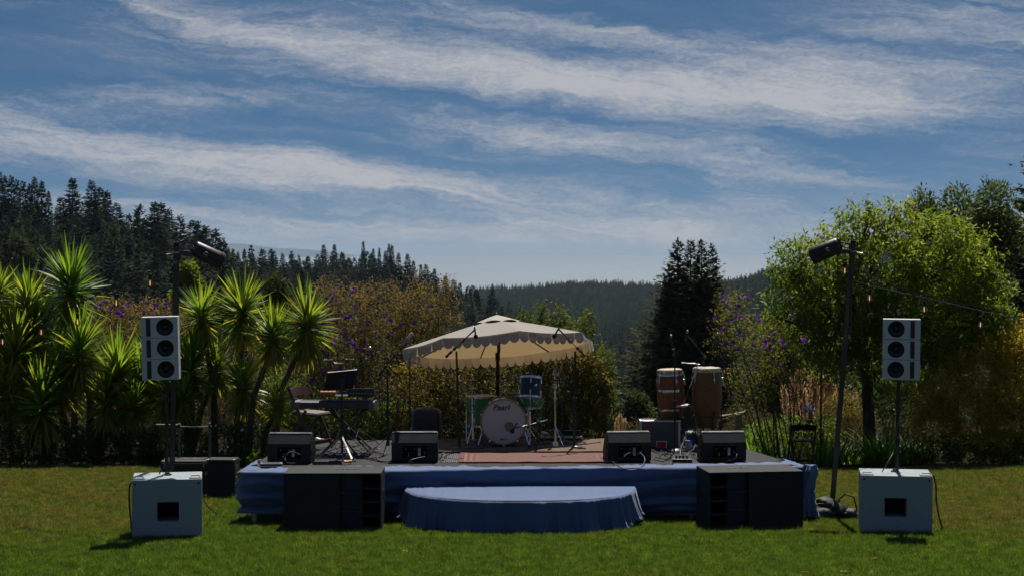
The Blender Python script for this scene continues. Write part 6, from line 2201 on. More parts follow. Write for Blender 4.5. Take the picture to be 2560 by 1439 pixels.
def conga(px, d, py_rim, py_bot, rmax, rrim, rbot, mat, bands, label, lean):
    zr, zb = W(px, py_rim, d).z, W(px, py_bot, d).z
    H = zr - zb
    x = X(px, d)
    st = thing('conga_stand', 'black cradle stand under the %s' % label.split(' with')[0].split(' standing')[0], 'stand', (x, d, STAGE_Z))
    hb_ = zb - STAGE_Z
    for i in range(3):
        a = R(-90) + 2 * PI * i / 3 + 0.4
        o = Vector((math.cos(a), math.sin(a), 0))
        MB().tube([o * 0.30 + Vector((0, 0, 0.012)), o * (rbot + 0.02) + Vector((0, 0, hb_ - 0.01)), o * (rbot + 0.03) + Vector((0, 0, hb_ + 0.03)), o * (rmax * 0.93 + 0.014) + Vector((0, 0, hb_ + H * 0.30))], 0.011, 8).build('leg', 'black_metal', st)
    MB().torus(rbot + 0.022, 0.009, 32, 6, Matrix.Translation((0, 0, hb_ + 0.012))).build('lower_ring', 'black_metal', st)
    MB().torus(rbot + (rmax - rbot) * 0.62 + 0.016, 0.009, 32, 6, Matrix.Translation((0, 0, hb_ + H * 0.20))).build('upper_ring', 'black_metal', st)
    t = thing('conga_drum', label, 'drum', (x, d, zb), 0)
    t.rotation_euler = (0, lean, 0)
    prof = []
    for i in range(22):
        f = i / 21
        if f < 0.58:
            q = f / 0.58
            rr = rbot + (rmax - rbot) * math.sin(q * PI / 2) ** 1.05
        else:
            q = (f - 0.58) / 0.42
            rr = rmax - (rmax - rrim) * q ** 1.9
        prof.append((rr, H * f))
    MB().lathe(prof, 40).build('shell', mat, t)

    def rad_at(z):
        return float(np.interp(z, [p_[1] for p_ in prof], [p_[0] for p_ in prof]))
    MB().lathe([(rrim - 0.002, H), (rrim + 0.006, H + 0.004), (rrim + 0.002, H + 0.016), (rrim - 0.02, H + 0.022), (0.001, H + 0.022)], 40, None, False, False).build('drum_skin', 'rawhide', t, 50)
    MB().lathe([(rrim + 0.003, H - 0.03), (rrim + 0.013, H - 0.028), (rrim + 0.014, H + 0.006), (rrim + 0.005, H + 0.008), (rrim + 0.003, H - 0.03)], 40, None, False, False).build('rim', 'chrome', t, 50)
    MB().torus(rrim + 0.012, 0.007, 40, 6, Matrix.Translation((0, 0, H - 0.034))).build('lower_hoop', 'rawhide', t)
    for f, h_ in bands:
        z = H * f
        MB().lathe([(rad_at(z - h_ / 2) + 0.002, z - h_ / 2), (rad_at(z) + 0.003, z), (rad_at(z + h_ / 2) + 0.002, z + h_ / 2)], 40, None, False, False).build('steel_band', 'chrome', t)
    for i in range(5):
        a = R(-90) + 0.35 + 2 * PI * i / 5
        c0, c1 = Vector((math.cos(a), math.sin(a), 0)), Vector((-math.sin(a), math.cos(a), 0))
        z0 = H * 0.83
        r0 = rad_at(z0)
        lg = MB().tube([c0 * (rrim + 0.02) + Vector((0, 0, H - 0.01)), c0 * (r0 + 0.028) + Vector((0, 0, z0 + 0.02)), c0 * (r0 + 0.026) + Vector((0, 0, z0 - 0.05))], 0.005, 6).build('tuning_lug', 'chrome', t)
        MB().box(c0 * (r0 + 0.016) + Vector((0, 0, z0)), (0.03, 0.03, 0.035), (0, 0, a)).build('lug_bracket', 'chrome', lg, 0, bevel=0.004)
        for sg in (-1, 1):
            MB().tube([c0 * (r0 + 0.02) + Vector((0, 0, z0 - 0.02)), c0 * (r0 + 0.018) + c1 * sg * 0.028 + Vector((0, 0, z0 - 0.055))], 0.005, 6).build('lug_foot', 'chrome', lg)
    return t


conga(1680, 22.6, 925, 1073, 0.178, 0.155, 0.105, 'conga_red', [(0.345, 0.028), (0.665, 0.034), (0.93, 0.02)], 'reddish wooden conga drum with bright steel bands', R(-2.0))
conga(1768, 22.55, 921, 1067, 0.198, 0.172, 0.125, 'conga_tan', [], 'larger worn tan conga drum standing beside the banded one', R(0))

# small percussion arm between the congas
d = 22.35
t = thing('percussion_arm', 'chrome arm with a clamp plate and bar between the congas', 'stand', (X(1712, d), d, STAGE_Z))
b = Vector(t.location)
MB().tube([(0, 0, 0.02), W(1711, 1012, d) - b], 0.011, 8).build('post', 'black_metal', t)
tripod(t, 0.18, 0.18, 'black_metal', 3, 0.7)
MB().lathe([(0.001, 0), (0.09, 0), (0.092, 0.01), (0.09, 0.02), (0.001, 0.02)], 24, Matrix.Translation(W(1703, 1015, d) - b)).build('clamp_plate', 'aluminium', t)
MB().tube([W(1709, 1008, d) - b, W(1724, 968, d) - b, W(1742, 920, d) - b, W(1745, 905, d) - b], [0.011, 0.009, 0.007, 0.005], 8).build('arm', 'chrome', t)
MB().tube([W(1704, 906, d) - b, W(1738, 908, d) - b], 0.015, 8).build('bar_block', 'black_plastic', t)
MB().tube([W(1738, 908, d) - b, W(1750, 910, d) - b], 0.005, 6).build('bar_rod', 'chrome', t)

# ------------------------------------------------------------------ AMPLIFIERS, BAGS, SMALL THINGS ON STAGE
simple('amp_grille', (0.075, 0.075, 0.078), 0.7, metal=0.0, vary=0.2, bump_s=0.4, bump_scale=300)
simple('soft_cover', (0.016, 0.016, 0.018), 0.45, spec=0.5, vary=0.2)
d = stage_d(1121)
xw = (1702 - 1601) * d / F
zt = W(1650, 1051, d).z - STAGE_Z
t = thing('amplifier', 'grey road-cased bass amplifier behind the smaller conga', 'amplifier', (X(1651, d), d + 0.15, STAGE_Z + 0.002))
MB().box((0, 0, zt / 2 + 0.005), (xw, 0.30, zt - 0.01)).build('cabinet', 'amp_grille', t, 0, bevel=0.005)
for sx_ in (-1, 1):
    MB().box((sx_ * (xw / 2 - 0.012), -0.145, zt / 2 + 0.005), (0.026, 0.022, zt)).build('edge_trim', 'aluminium', t, 0, bevel=0.003)
MB().box((0, -0.148, zt - 0.006), (xw + 0.004, 0.026, 0.020)).build('top_trim', 'aluminium', t, 0, bevel=0.003)
for sx_ in (-1, 1):
    MB().box((sx_ * (xw / 2 - 0.01), -0.15, zt - 0.008), (0.035, 0.035, 0.035)).build('corner', 'chrome', t, 0, bevel=0.008)
text_part('GK', 0.075, Matrix.Translation((-xw * 0.30, -0.1525, zt - 0.085)) @ Matrix.Rotation(PI / 2, 4, 'X'), 'red_plastic', t, 'logo', 0.15, 0.001)
MB().box((0.02, -0.152, 0.05), (0.135, 0.004, 0.09)).build('sticker', 'white_print', t, 0)
MB().box((0.02, -0.1555, 0.05), (0.115, 0.003, 0.072)).build('sticker_print', 'red_plastic', t, 0)

d = stage_d(1103)
xw = (1101 - 1028) * d / F
zt = W(1065, 1022, d).z - STAGE_Z
t = thing('covered_amplifier', 'amplifier under a black soft cover beside the hedge', 'amplifier', (X(1065, d), d + 0.14, STAGE_Z + 0.002))
mb = MB()
secs = []
for f, wf in ((0, 1.04), (0.25, 1.02), (0.7, 1.0), (0.86, 0.98), (0.95, 0.86), (1.0, 0.66)):
    w2, d2 = xw / 2 * wf, 0.15 * (wf if f > 0.8 else 1.0)
    nn2 = 20
    secs.append([(math.copysign(abs(math.cos(a)) ** 0.35, math.cos(a)) * w2 + 0.006 * math.sin(5 * a + 9 * f), math.copysign(abs(math.sin(a)) ** 0.35, math.sin(a)) * d2 + 0.006 * math.sin(4 * a + 7 * f), zt * f) for a in [2 * PI * i / nn2 for i in range(nn2)]])
vs = [p_ for s_ in secs for p_ in s_]
fs = [(j * nn2 + i, j * nn2 + (i + 1) % nn2, (j + 1) * nn2 + (i + 1) % nn2, (j + 1) * nn2 + i) for j in range(len(secs) - 1) for i in range(nn2)] + [tuple((len(secs) - 1) * nn2 + i for i in range(nn2))]
mb.add(vs, fs).build('cover', 'soft_cover', t, 50)
MB().box((0.01, -0.06, zt * 0.985), (0.16, 0.09, 0.03), (0.35, 0, 0.05)).build('cover_flap', 'soft_cover', t, 0, bevel=0.01)
MB().tube([(-xw * .52, -0.1, zt * 0.6), (-xw * .53, -0.02, zt * 0.66), (-xw * .52, 0.06, zt * 0.6)], 0.012, 6).build('handle', 'soft_cover', t)

# open flat instrument case at the back edge
d = 23.05
t = thing('instrument_case', 'flat open instrument case with aluminium rim at the back of the stage', 'case', (X(1402, d), d, STAGE_Z + CARPET))
cw = (1456 - 1350) * d / F
MB().box((0, 0, 0.028), (cw, 0.24, 0.05)).build('bottom', 'black_plastic', t, 0, bevel=0.006)
MB().box((0, -0.122, 0.045), (cw + 0.01, 0.008, 0.024)).build('rim', 'aluminium', t, 0, bevel=0.002)
MB().box((0.03, 0.10, 0.085), (cw * 0.85, 0.03, 0.06), (0.25, 0, 0)).build('lid', 'black_plastic', t, 0, bevel=0.006)
for sx_ in (-1, 1):
    MB().box((sx_ * cw * 0.48, -0.124, 0.045), (0.03, 0.02, 0.04)).build('corner', 'chrome', t, 0, bevel=0.005)
MB().box((-cw * 0.37, -0.03, 0.078), (0.10, 0.12, 0.05), (0.1, 0.2, 0.3)).build('cloth_wrap', 'rawhide', t, 0, bevel=0.015, seg=3)
t = thing('paper_cup', 'small orange-brown drinking cup on the open case', 'cup', (X(1384, 22.9), 22.90, STAGE_Z + CARPET + 0.052))
MB().lathe([(0.026, 0), (0.036, 0.10), (0.034, 0.10), (0.025, 0.006)], 16, None, True, True).build('cup', 'orange_plastic', t)
MB().torus(0.036, 0.003, 20, 6, Matrix.Translation((0, 0, 0.10))).build('cup_rim', 'orange_plastic', t)

# gig bag and teal bag by the congas
d = 23.05
t = thing('gig_bag', 'tall soft black bag standing behind the congas', 'bag', (X(1718, d), d, STAGE_Z + 0.003))
zt = W(1718, 1008, d).z - STAGE_Z
MB().lathe([(0.001, 0), (0.10, 0.005), (0.13, 0.06), (0.125, zt * 0.5), (0.10, zt * 0.85), (0.05, zt * 0.98), (0.001, zt)], 20, Matrix.Diagonal((0.95, 0.5, 1, 1))).build('body', 'soft_cover', t)
MB().tube([(-0.10, -0.03, zt * .75), (-0.15, -0.06, zt * .5), (-0.12, -0.05, zt * .25)], 0.012, 6).build('strap', 'soft_cover', t)
simple('teal_nylon', (0.012, 0.042, 0.055), 0.5, vary=0.3)
d = 22.75
t = thing('teal_bag', 'slumped dark teal bag on the stage behind the water tub', 'bag', (X(1727, d), d, STAGE_Z + 0.003))
r = random.Random(4)
vs = []
nn2 = 24
for j, (rr, z) in enumerate([(0.10, 0), (0.125, 0.03), (0.12, 0.09), (0.085, 0.15), (0.03, 0.17)]):
    for i in range(nn2):
        a = 2 * PI * i / nn2
        w_ = 1 + 0.12 * math.sin(3 * a + j) + 0.06 * math.sin(7 * a + 2 * j)
        vs.append((rr * w_ * math.cos(a), rr * 0.7 * w_ * math.sin(a), z + 0.008 * math.sin(5 * a)))
fs = [(j * nn2 + i, j * nn2 + (i + 1) % nn2, (j + 1) * nn2 + (i + 1) % nn2, (j + 1) * nn2 + i) for j in range(4) for i in range(nn2)] + [tuple(4 * nn2 + i for i in range(nn2)), tuple(reversed(range(nn2)))]
MB().add(vs, fs).build('body', 'teal_nylon', t, 60)
MB().tube([(-0.06, -0.03, 0.15), (-0.03, -0.05, 0.20), (0.05, -0.05, 0.19), (0.07, -0.03, 0.14)], 0.008, 6).build('handle', 'teal_nylon', t)
simple('tub_plastic', (0.32, 0.38, 0.46), 0.3, vary=0.05)
d = stage_d(1127)
t = thing('plastic_tub', 'white plastic tub with a blue lid beside the stage monitor', 'tub', (X(1722, d), d, STAGE_Z + 0.003))
MB().lathe([(0.036, 0), (0.040, 0.004), (0.047, 0.115)], 24).build('tub', 'tub_plastic', t)
MB().lathe([(0.050, 0.113), (0.052, 0.117), (0.052, 0.126), (0.048, 0.130), (0.001, 0.128)], 24).build('lid', 'blue_connector', t)
d = stage_d(1160)
t = thing('power_strip', 'black power strip box at the stage edge with plugs in it', 'power strip', (X(1707, d), d + 0.03, STAGE_Z + 0.014), R(-5))
MB().box((0, 0, 0.025), (0.24, 0.09, 0.045)).build('box', 'black_plastic', t, 0, bevel=0.004)
for i in range(4):
    pl_ = MB().box((-0.07 + 0.042 * i, 0, 0.066), (0.024, 0.028, 0.04)).build('plug', 'black_rubber', t, 0, bevel=0.005)
d = stage_d(1169)
t = thing('floor_box', 'flat dark grey box lying on the drape at the stage corner', 'box', (X(675, d), d + 0.05, STAGE_Z + 0.034), R(3))
MB().box((0, 0, 0.0), (0.265, 0.13, 0.035)).build('case', 'slot_grey', t, 0, bevel=0.012, seg=3)
MB().box((0, 0, 0.019), (0.20, 0.09, 0.004)).build('top_pad', 'black_rubber', t, 0)
d = stage_d(1160)
t = thing('snack_bag', 'small crumpled orange and brown packet at the stage front edge', 'packet', (X(868, d), d, STAGE_Z + 0.03), R(10))
MB().box((0, 0, 0), (0.10, 0.04, 0.022), (0.2, 0.1, 0)).build('packet', 'orange_plastic', t, 0, bevel=0.008, seg=3)
MB().box((0.03, -0.002, 0.006), (0.05, 0.042, 0.02), (0.1, -0.2, 0.2)).build('packet_end', 'yellow_plug', t, 0, bevel=0.006)
d = stage_d(1102)
t = thing('crisp_packet', 'white and orange snack packet under the wooden chair', 'packet', (X(798, d), d, STAGE_Z + 0.022), R(-12))
MB().box((-0.02, 0, 0), (0.07, 0.05, 0.038), (0.2, 0.3, 0)).build('packet', 'white_print', t, 0, bevel=0.012, seg=3)
MB().box((0.035, 0.0, -0.004), (0.05, 0.045, 0.03), (0.1, -0.2, 0.3)).build('packet_end', 'orange_plastic', t, 0, bevel=0.008)


# ------------------------------------------------------------------ folding chairs
def folding_chair(loc, rz, label, mat, H=0.79, Wd=0.43):
    """wooden folding chair, front at local -y"""
    t = thing('folding_chair', label, 'chair', loc, rz)
    for sx_ in (-1, 1):
        x = sx_ * Wd / 2
        M_ = [(x, -0.20, 0.0), (x, 0.20, H)]         # long back/front-leg rail
        a, e = Vector(M_[0]), Vector(M_[1])
        ang = math.atan2(e.y - a.y, e.z - a.z)
        MB().box((a + e) / 2, (0.024, 0.042, (e - a).length), (-ang, 0, 0)).build('front_leg', mat, t, 0, bevel=0.004)
        xi = sx_ * (Wd / 2 - 0.030)
        a, e = Vector((xi, 0.26, 0.0)), Vector((xi, -0.06, 0.50))
        ang = math.atan2(e.y - a.y, e.z - a.z)
        MB().box((a + e) / 2, (0.022, 0.040, (e - a).length), (-ang, 0, 0)).build('rear_leg', mat, t, 0, bevel=0.004)
    # seat with its frame
    st_ = MB().box((0, -0.02, 0.445), (Wd - 0.08, 0.40, 0.028), (R(3), 0, 0)).build('seat', mat, t, 0, bevel=0.008)
    MB().box((0, -0.02, 0.464), (Wd - 0.11, 0.36, 0.016), (R(3), 0, 0)).build('seat_pad', 'seat_vinyl', st_, 0, bevel=0.007, seg=3)
    # curved top slat
    vs = []
    n_ = 14
    for i in range(n_ + 1):
        u = -1 + 2 * i / n_
        x = u * (Wd / 2 - 0.013)
        yb = 0.175 + 0.02 * (1 - u * u)
        zt_ = H - 0.035 + 0.022 * (1 - u * u)
        vs += [(x, yb - 0.045 - 0.009, H - 0.125), (x, yb - 0.045 + 0.009, H - 0.125), (x, yb + 0.009, zt_), (x, yb - 0.009, zt_)]
    fs = [(4 * i + k, 4 * i + (k + 1) % 4, 4 * i + 4 + (k + 1) % 4, 4 * i + 4 + k) for i in range(n_) for k in range(4)] + [(0, 1, 2, 3), (4 * n_ + 3, 4 * n_ + 2, 4 * n_ + 1, 4 * n_)]
    MB().add(vs, fs).build('back_slat', mat, t, 50)
    MB().box((0, -0.175, 0.085), (Wd - 0.03, 0.018, 0.05)).build('front_rung', mat, t, 0, bevel=0.003)
    MB().box((0, 0.235, 0.045), (Wd - 0.085, 0.018, 0.05)).build('rear_rung', mat, t, 0, bevel=0.003)
    return t


simple('seat_vinyl', (0.16, 0.11, 0.085), 0.5, vary=0.1)
d = 22.35
folding_chair((X(775, d), d, STAGE_Z + 0.002), R(62), 'brown wooden folding chair on the stage behind the keyboard', 'brown_wood', 0.80)
d = 29.3
folding_chair((X(2006, d), d, lawn_z(d)), R(180), 'dark brown wooden folding chair alone on the lawn edge', 'dark_wood', 0.76, 0.42)

# ------------------------------------------------------------------ KEYBOARD, MIXER, MUSIC STAND
d = 21.75
kb = Vector((X(868, d), d, STAGE_Z))
t = thing('keyboard_stand', 'black X-frame keyboard stand with an upper tier', 'stand', kb)
zk = W(868, 1019, d).z - STAGE_Z
zu = W(868, 987, d).z - STAGE_Z
for sy in (-1, 1):
    for sx_ in (-1, 1):
        MB().tube([(-sx_ * 0.30, sy * 0.16, 0.02), (sx_ * 0.22, sy * 0.10, zk - 0.01)], 0.015, 8).build('leg', 'black_metal', t)
for sx_ in (-1, 1):
    MB().tube([(sx_ * 0.30, -0.22, 0.016), (sx_ * 0.30, 0.22, 0.016)], 0.016, 8).build('foot_bar', 'black_rubber', t)
    MB().tube([(sx_ * 0.25, -0.20, zk - 0.008), (sx_ * 0.25, 0.18, zk - 0.008)], 0.016, 8).build('support_bar', 'black_rubber', t)
    MB().tube([(sx_ * 0.10, 0.06, zk * 0.62), (sx_ * 0.24, 0.05, zu - 0.02)], 0.012, 8).build('upper_arm', 'black_metal', t)
    MB().tube([(sx_ * 0.28, -0.16, zu - 0.012), (sx_ * 0.28, 0.16, zu - 0.012)], 0.011, 8).build('upper_bar', 'black_rubber', t)
MB().cyl((0, -0.2, zk * 0.5), (0, 0.2, zk * 0.5), 0.03, n=12).build('pivot', 'black_plastic', t)
MB().box((0, 0, zu - 0.004), (0.66, 0.26, 0.010)).build('upper_shelf', 'black_plastic', t, 0)
simple('key_grey', (0.055, 0.058, 0.063), 0.5, spec=0.25)
simple('ivory', (0.62, 0.60, 0.55), 0.35, vary=0.02)
t = thing('keyboard', 'dark grey electric keyboard lying on the X-frame stand', 'keyboard', kb + Vector((-0.14, 0, zk + 0.010)), R(-4))
kw = 0.94
MB().prism([(-0.15, 0.0), (0.15, 0.0), (0.15, 0.045), (0.06, 0.085), (-0.10, 0.09), (-0.15, 0.07)], 'x', -kw / 2, kw / 2).build('case', 'key_grey', t, 20, bevel=0.005)
for sx_ in (-1, 1):
    MB().prism([(-0.155, -0.003), (0.155, -0.003), (0.155, 0.05), (0.06, 0.092), (-0.10, 0.097), (-0.155, 0.076)], 'x', sx_ * kw / 2 - 0.035, sx_ * kw / 2 + 0.035).build('end_cheek', 'slot_grey', t, 20, bevel=0.005)
MB().box((0, 0.105, 0.071), (kw - 0.09, 0.10, 0.012), (-0.41, 0, 0)).build('key_bed', 'ivory', t, 0)
MB().box((0.22, -0.152, 0.045), (0.06, 0.004, 0.02)).build('badge', 'red_plastic', t, 0)
t = thing('mixer', 'compact grey mixer on the upper tier of the keyboard stand', 'mixer', kb + Vector((X(905, d) - kb.x, 0, zu + 0.003)), R(-3))
MB().prism([(-0.12, 0.0), (0.12, 0.0), (0.12, 0.045), (-0.12, 0.095)], 'x', -0.165, 0.165).build('case', 'key_grey', t, 20, bevel=0.004)
MB().box((0, -0.1215, 0.050), (0.31, 0.004, 0.028)).build('rear_panel', 'black_plastic', t, 0)
for i in range(8):
    MB().cyl((-0.13 + 0.037 * i, -0.123, 0.032), (-0.13 + 0.037 * i, -0.128, 0.032), 0.008, n=8).build('jack', 'steel_dull', t)
t = thing('effects_box', 'small orange-red box on the upper tier next to the music desk', 'box', kb + Vector((X(813, d) - kb.x + 0.035, -0.02, zu + 0.003)))
MB().box((0, 0, 0.026), (0.19, 0.15, 0.05)).build('case', 'orange_plastic', t, 0, bevel=0.006)
for i in range(3):
    MB().cyl((-0.05 + 0.05 * i, 0.02, 0.051), (-0.05 + 0.05 * i, 0.02, 0.064), 0.011, n=10).build('knob', 'black_plastic', t)

simple('desk_black', (0.018, 0.018, 0.019), 0.5, spec=0.3)
d = 21.25
mb_ = Vector((X(854, d), d, STAGE_Z))
t = thing('music_stand', 'black tripod music stand with a wide tilted desk', 'stand', mb_)
for i, a in enumerate((R(-155), R(-60), R(60))):
    e = Vector((math.cos(a) * 0.30, math.sin(a) * 0.30, 0.014))
    lg = MB().tube([(0, 0, 0.27), e], 0.011, 8).build('leg', 'black_metal' if i != 1 else 'steel_dull', t)
    MB().tube([(0, 0, 0.12), e.lerp(Vector((0, 0, 0.27)), 0.55)], 0.006, 6).build('brace', 'black_metal', lg)
    MB().tube([e, e * 1.06], 0.014, 6).build('rubber_foot', 'black_rubber', lg)
zc = W(852, 953, d).z - STAGE_Z
MB().tube([(0, 0, 0.06), (0, 0, zc * 0.55)], 0.015, 10).build('lower_tube', 'black_metal', t)
MB().tube([(0, 0, zc * 0.5), (0, 0.03, zc)], 0.011, 10).build('upper_tube', 'black_metal', t)
MB().tube([(0, 0, zc * 0.50), (0, 0, zc * 0.58)], 0.022, 10).build('clutch', 'black_plastic', t)
q = [W(806, 977, d) - mb_, W(880, 972, d) - mb_, W(893, 924, d) - mb_, W(820, 931, d) - mb_]
q = [q[0] + Vector((0, 0.12, 0)), q[1] + Vector((0, 0.14, 0)), q[2] + Vector((0, -0.02, 0)), q[3] + Vector((0, -0.04, 0))]
back = [p_ + Vector((0.0, 0.02, 0.006)) for p_ in q]
MB().add(q + back, [(0, 1, 2, 3), (7, 6, 5, 4), (0, 4, 5, 1), (1, 5, 6, 2), (2, 6, 7, 3), (3, 7, 4, 0)]).build('desk', 'desk_black', t, 0, bevel=0.003)
MB().tube([q[3] + Vector((0, 0.008, 0.006)), q[2] + Vector((0, 0.008, 0.006))], 0.007, 6).build('desk_edge', 'pale_grey_paint', t)
MB().box((0.0, 0.045, zc), (0.07, 0.03, 0.08)).build('desk_clamp', 'black_plastic', t, 0, bevel=0.006)

# short stand with a two-armed holder behind the keyboard
d = 22.5
b = Vector((X(852, d), d, STAGE_Z))
t = thing('instrument_holder', 'black stand with a forked holder on top behind the music desk', 'stand', b)
tp = W(852, 908, d) - b
tripod(t, 0.22, 0.24, 'black_metal', 3, 0.1)
MB().tube([(0, 0, 0.06), tp], 0.012, 8).build('tube', 'black_metal', t)
for px2, py2 in ((822, 899), (876, 898)):
    e = W(px2, py2, d) - b
    MB().tube([tp, tp.lerp(e, 0.55) + Vector((0, 0, -0.015)), e], 0.010, 8).build('fork_arm', 'black_metal', t)
    MB().tube([e - Vector((0.06, 0, 0)), e + Vector((0.05, 0, 0.0))], 0.018, 8).build('fork_pad', 'black_rubber', t)

# ================================================================== LIGHT POLES, SPOTLIGHTS, STRING LIGHTS
simple('spot_black', (0.018, 0.018, 0.020), 0.45, spec=0.35, vary=0.15)


def light_pole(base_px, base_d, top_px, top_py, top_d, label, r_=0.032):
    x = X(base_px, base_d)
    b = Vector((x, base_d, lawn_z(base_d)))
    t = thing('light_pole', label, 'pole', b)
    tp = W(top_px, top_py, top_d) - b
    MB().tube([(0, 0, -0.02), tp], r_, 12).build('tube', 'black_metal', t)
    MB().tube([tp - Vector((0, 0, 0.001)), tp + Vector((0, 0, 0.025))], r_ * 1.06, 12).build('cap', 'black_rubber', t)
    MB().lathe([(0.24, 0.0), (0.24, 0.015), (0.06, 0.03), (0.045, 0.12)], 20).build('foot_plate', 'black_metal', t)
    return b + tp, b


def spotlight(at, px0, py0, px1, py1, d, rpx, label, side, clamp_h):
    """can-shaped lamp: axis from its back (px0, py0) to its front (px1, py1), held by a yoke clamped to the pole"""
    a, e = W(px0, py0, d), W(px1, py1, d + 0.16)
    ax = (e - a)
    L = ax.length
    ax.normalize()
    rad = rpx * d / F
    c = a.lerp(e, 0.5)
    t = thing('spotlight', label, 'lamp', c)
    M = ax.to_track_quat('Z', 'Y').to_matrix().to_4x4()
    h = L / 2
    MB().lathe([(0.001, -h), (rad * 0.80, -h), (rad * 0.90, -h + 0.012), (rad, h - 0.05), (rad * 1.035, h - 0.048), (rad * 1.035, h), (rad * 0.93, h), (rad * 0.92, h - 0.10), (0.001, h - 0.10)], 36, M, False, False).build('can', 'spot_black', t, 40)
    MB().lathe([(rad * 0.91, h - 0.09), (rad * 0.5, h - 0.075), (0.001, h - 0.07)], 28, M, False, False).build('lens', 'lens_glass', t, 60)
    for i in range(4):
        M2 = M @ Matrix.Translation((0, 0, -h - 0.012 - 0.0)) @ Matrix.Rotation(i * PI / 2 + .4, 4, 'Z')
        mb = MB().box((rad * 0.45, 0, 0.004), (rad * 0.5, 0.006, 0.024))
        mb.v = [tuple(M2 @ Vector(v)) for v in mb.v]
        mb.build('cooling_fin', 'spot_black', t, 0)
    # yoke: two flat arms from the sides of the can back to the pole
    pc = Vector(at) - c + Vector((0, 0, -clamp_h))
    yv = Vector((0, 1, 0))
    for sg in (-1, 1):
        p0 = ax * 0.0 + yv * sg * (rad + 0.010)
        p2 = Vector((pc.x - side * 0.055, sg * (rad + 0.010), pc.z + 0.02))
        p3 = Vector((pc.x - side * 0.055, sg * 0.02, pc.z + 0.02))
        arm = MB()
        for q0, q1 in ((p0, p2), (p2, p3)):
            dv = (q1 - q0)
            ang = math.atan2(dv.z, math.hypot(dv.x, dv.y))
            az_ = math.atan2(dv.y, dv.x)
            arm.box((q0 + q1) / 2, (dv.length + 0.012, 0.008, 0.05), (0, -ang, az_))
        ar = arm.build('yoke_arm', 'black_metal', t, 0, bevel=0.002)
        MB().cyl(p0, p0 + yv * sg * 0.028, 0.034, 0.030, n=16).build('tilt_knob', 'black_plastic', ar)
        MB().box(p0 + yv * sg * 0.031, (0.052, 0.004, 0.010), (0, 0.6, 0)).build('knob_grip', 'steel_dull', ar, 0)
    cl_ = MB().tube([pc + Vector((-side * 0.055, 0, 0.02)), pc + Vector((-side * 0.03, 0, 0.02))], 0.014, 8).build('clamp_bolt', 'steel_dull', t)
    MB().torus(0.038, 0.010, 20, 6, Matrix.Translation(pc + Vector((0, 0, 0.02)))).build('clamp_ring', 'steel_dull', t)
    MB().tube([pc + Vector((side * 0.03, 0, 0.015)), pc + Vector((side * 0.115, 0, 0.0))], 0.007, 6).build('wing_bolt', 'aluminium', t)
    bp = -ax * h
    cb = MB().tube([bp * 1.0, bp * 1.18 + Vector((0, 0, 0.02)), bp * 1.25 + Vector((side * 0.08, 0, 0.0)), pc + Vector((-side * 0.04, -0.04, -0.05)), pc + Vector((-side * 0.02, -0.04, -0.45)), pc + Vector((-side * 0.035, -0.036, -1.0))], 0.007, 8).build('power_cord', 'cable_black', t)
    MB().tube([bp * 1.02, bp * 1.16 + Vector((0, 0, 0.016))], 0.013, 8).build('cord_plug', 'black_rubber', t)
    return t


m, nt = new_mat('lens_glass')
out(nt, bsdf(nt, (0.02, 0.02, 0.022, 1), 0.08, 0, 0.6))

topL, baseL = light_pole(424, 19.85, 441, 614, 19.8, 'black upright light pole behind the speaker boxes by the yuccas')
spotlight(topL, 485, 620, 552, 653, 19.72, 21.5, 'black can spotlight on the pole by the yuccas, pointing down across the stage', -1, 0.10)
topR, baseR = light_pole(2080, 20.75, 2133, 608, 20.7, 'black light pole leaning beside the stage, weighted with sandbags')
spotlight(topR, 2099, 612, 2031, 640, 20.62, 21.5, 'black can spotlight on the leaning pole in front of the leafy tree', 1, 0.12)

# bulbs
m, nt = new_mat('bulb_glass')
g1 = nt.n('ShaderNodeBsdfGlossy')
g1.inputs['Roughness'].default_value = 0.05
g2 = nt.n('ShaderNodeBsdfTransparent')
g2.inputs['Color'].default_value = (0.80, 0.76, 0.70, 1)
fr = nt.n('ShaderNodeFresnel')
fr.inputs['IOR'].default_value = 1.45
mx = nt.n('ShaderNodeMixShader')
nt.t.links.new(nt.m('ADD', nt.m('MULTIPLY', fr.outputs[0], 0.9), 0.10, clamp=True), mx.inputs[0])
nt.t.links.new(g2.outputs[0], mx.inputs[1])
nt.t.links.new(g1.outputs[0], mx.inputs[2])
out(nt, mx.outputs[0])
m, nt = new_mat('filament')
em = nt.n('ShaderNodeEmission')
em.inputs['Color'].default_value = (1.0, 0.42, 0.12, 1)
em.inputs['Strength'].default_value = 1.6
out(nt, em.outputs[0])
BULB = [
    ('bulb_socket', MB().lathe([(0.012, -0.02), (0.019, -0.025), (0.021, -0.075), (0.019, -0.085), (0.001, -0.086)], 14).mesh('bulb_socket', 'black_rubber')),
    ('bulb_glass', MB().lathe([(0.016, -0.085), (0.020, -0.10), (0.030, -0.125), (0.033, -0.145), (0.028, -0.168), (0.014, -0.182), (0.001, -0.185)], 16, None, False, False).mesh('bulb_glass', 'bulb_glass')),
    ('filament', MB().lathe([(0.001, -0.10), (0.0042, -0.104), (0.0045, -0.152), (0.001, -0.157)], 8).mesh('filament', 'filament')),
]


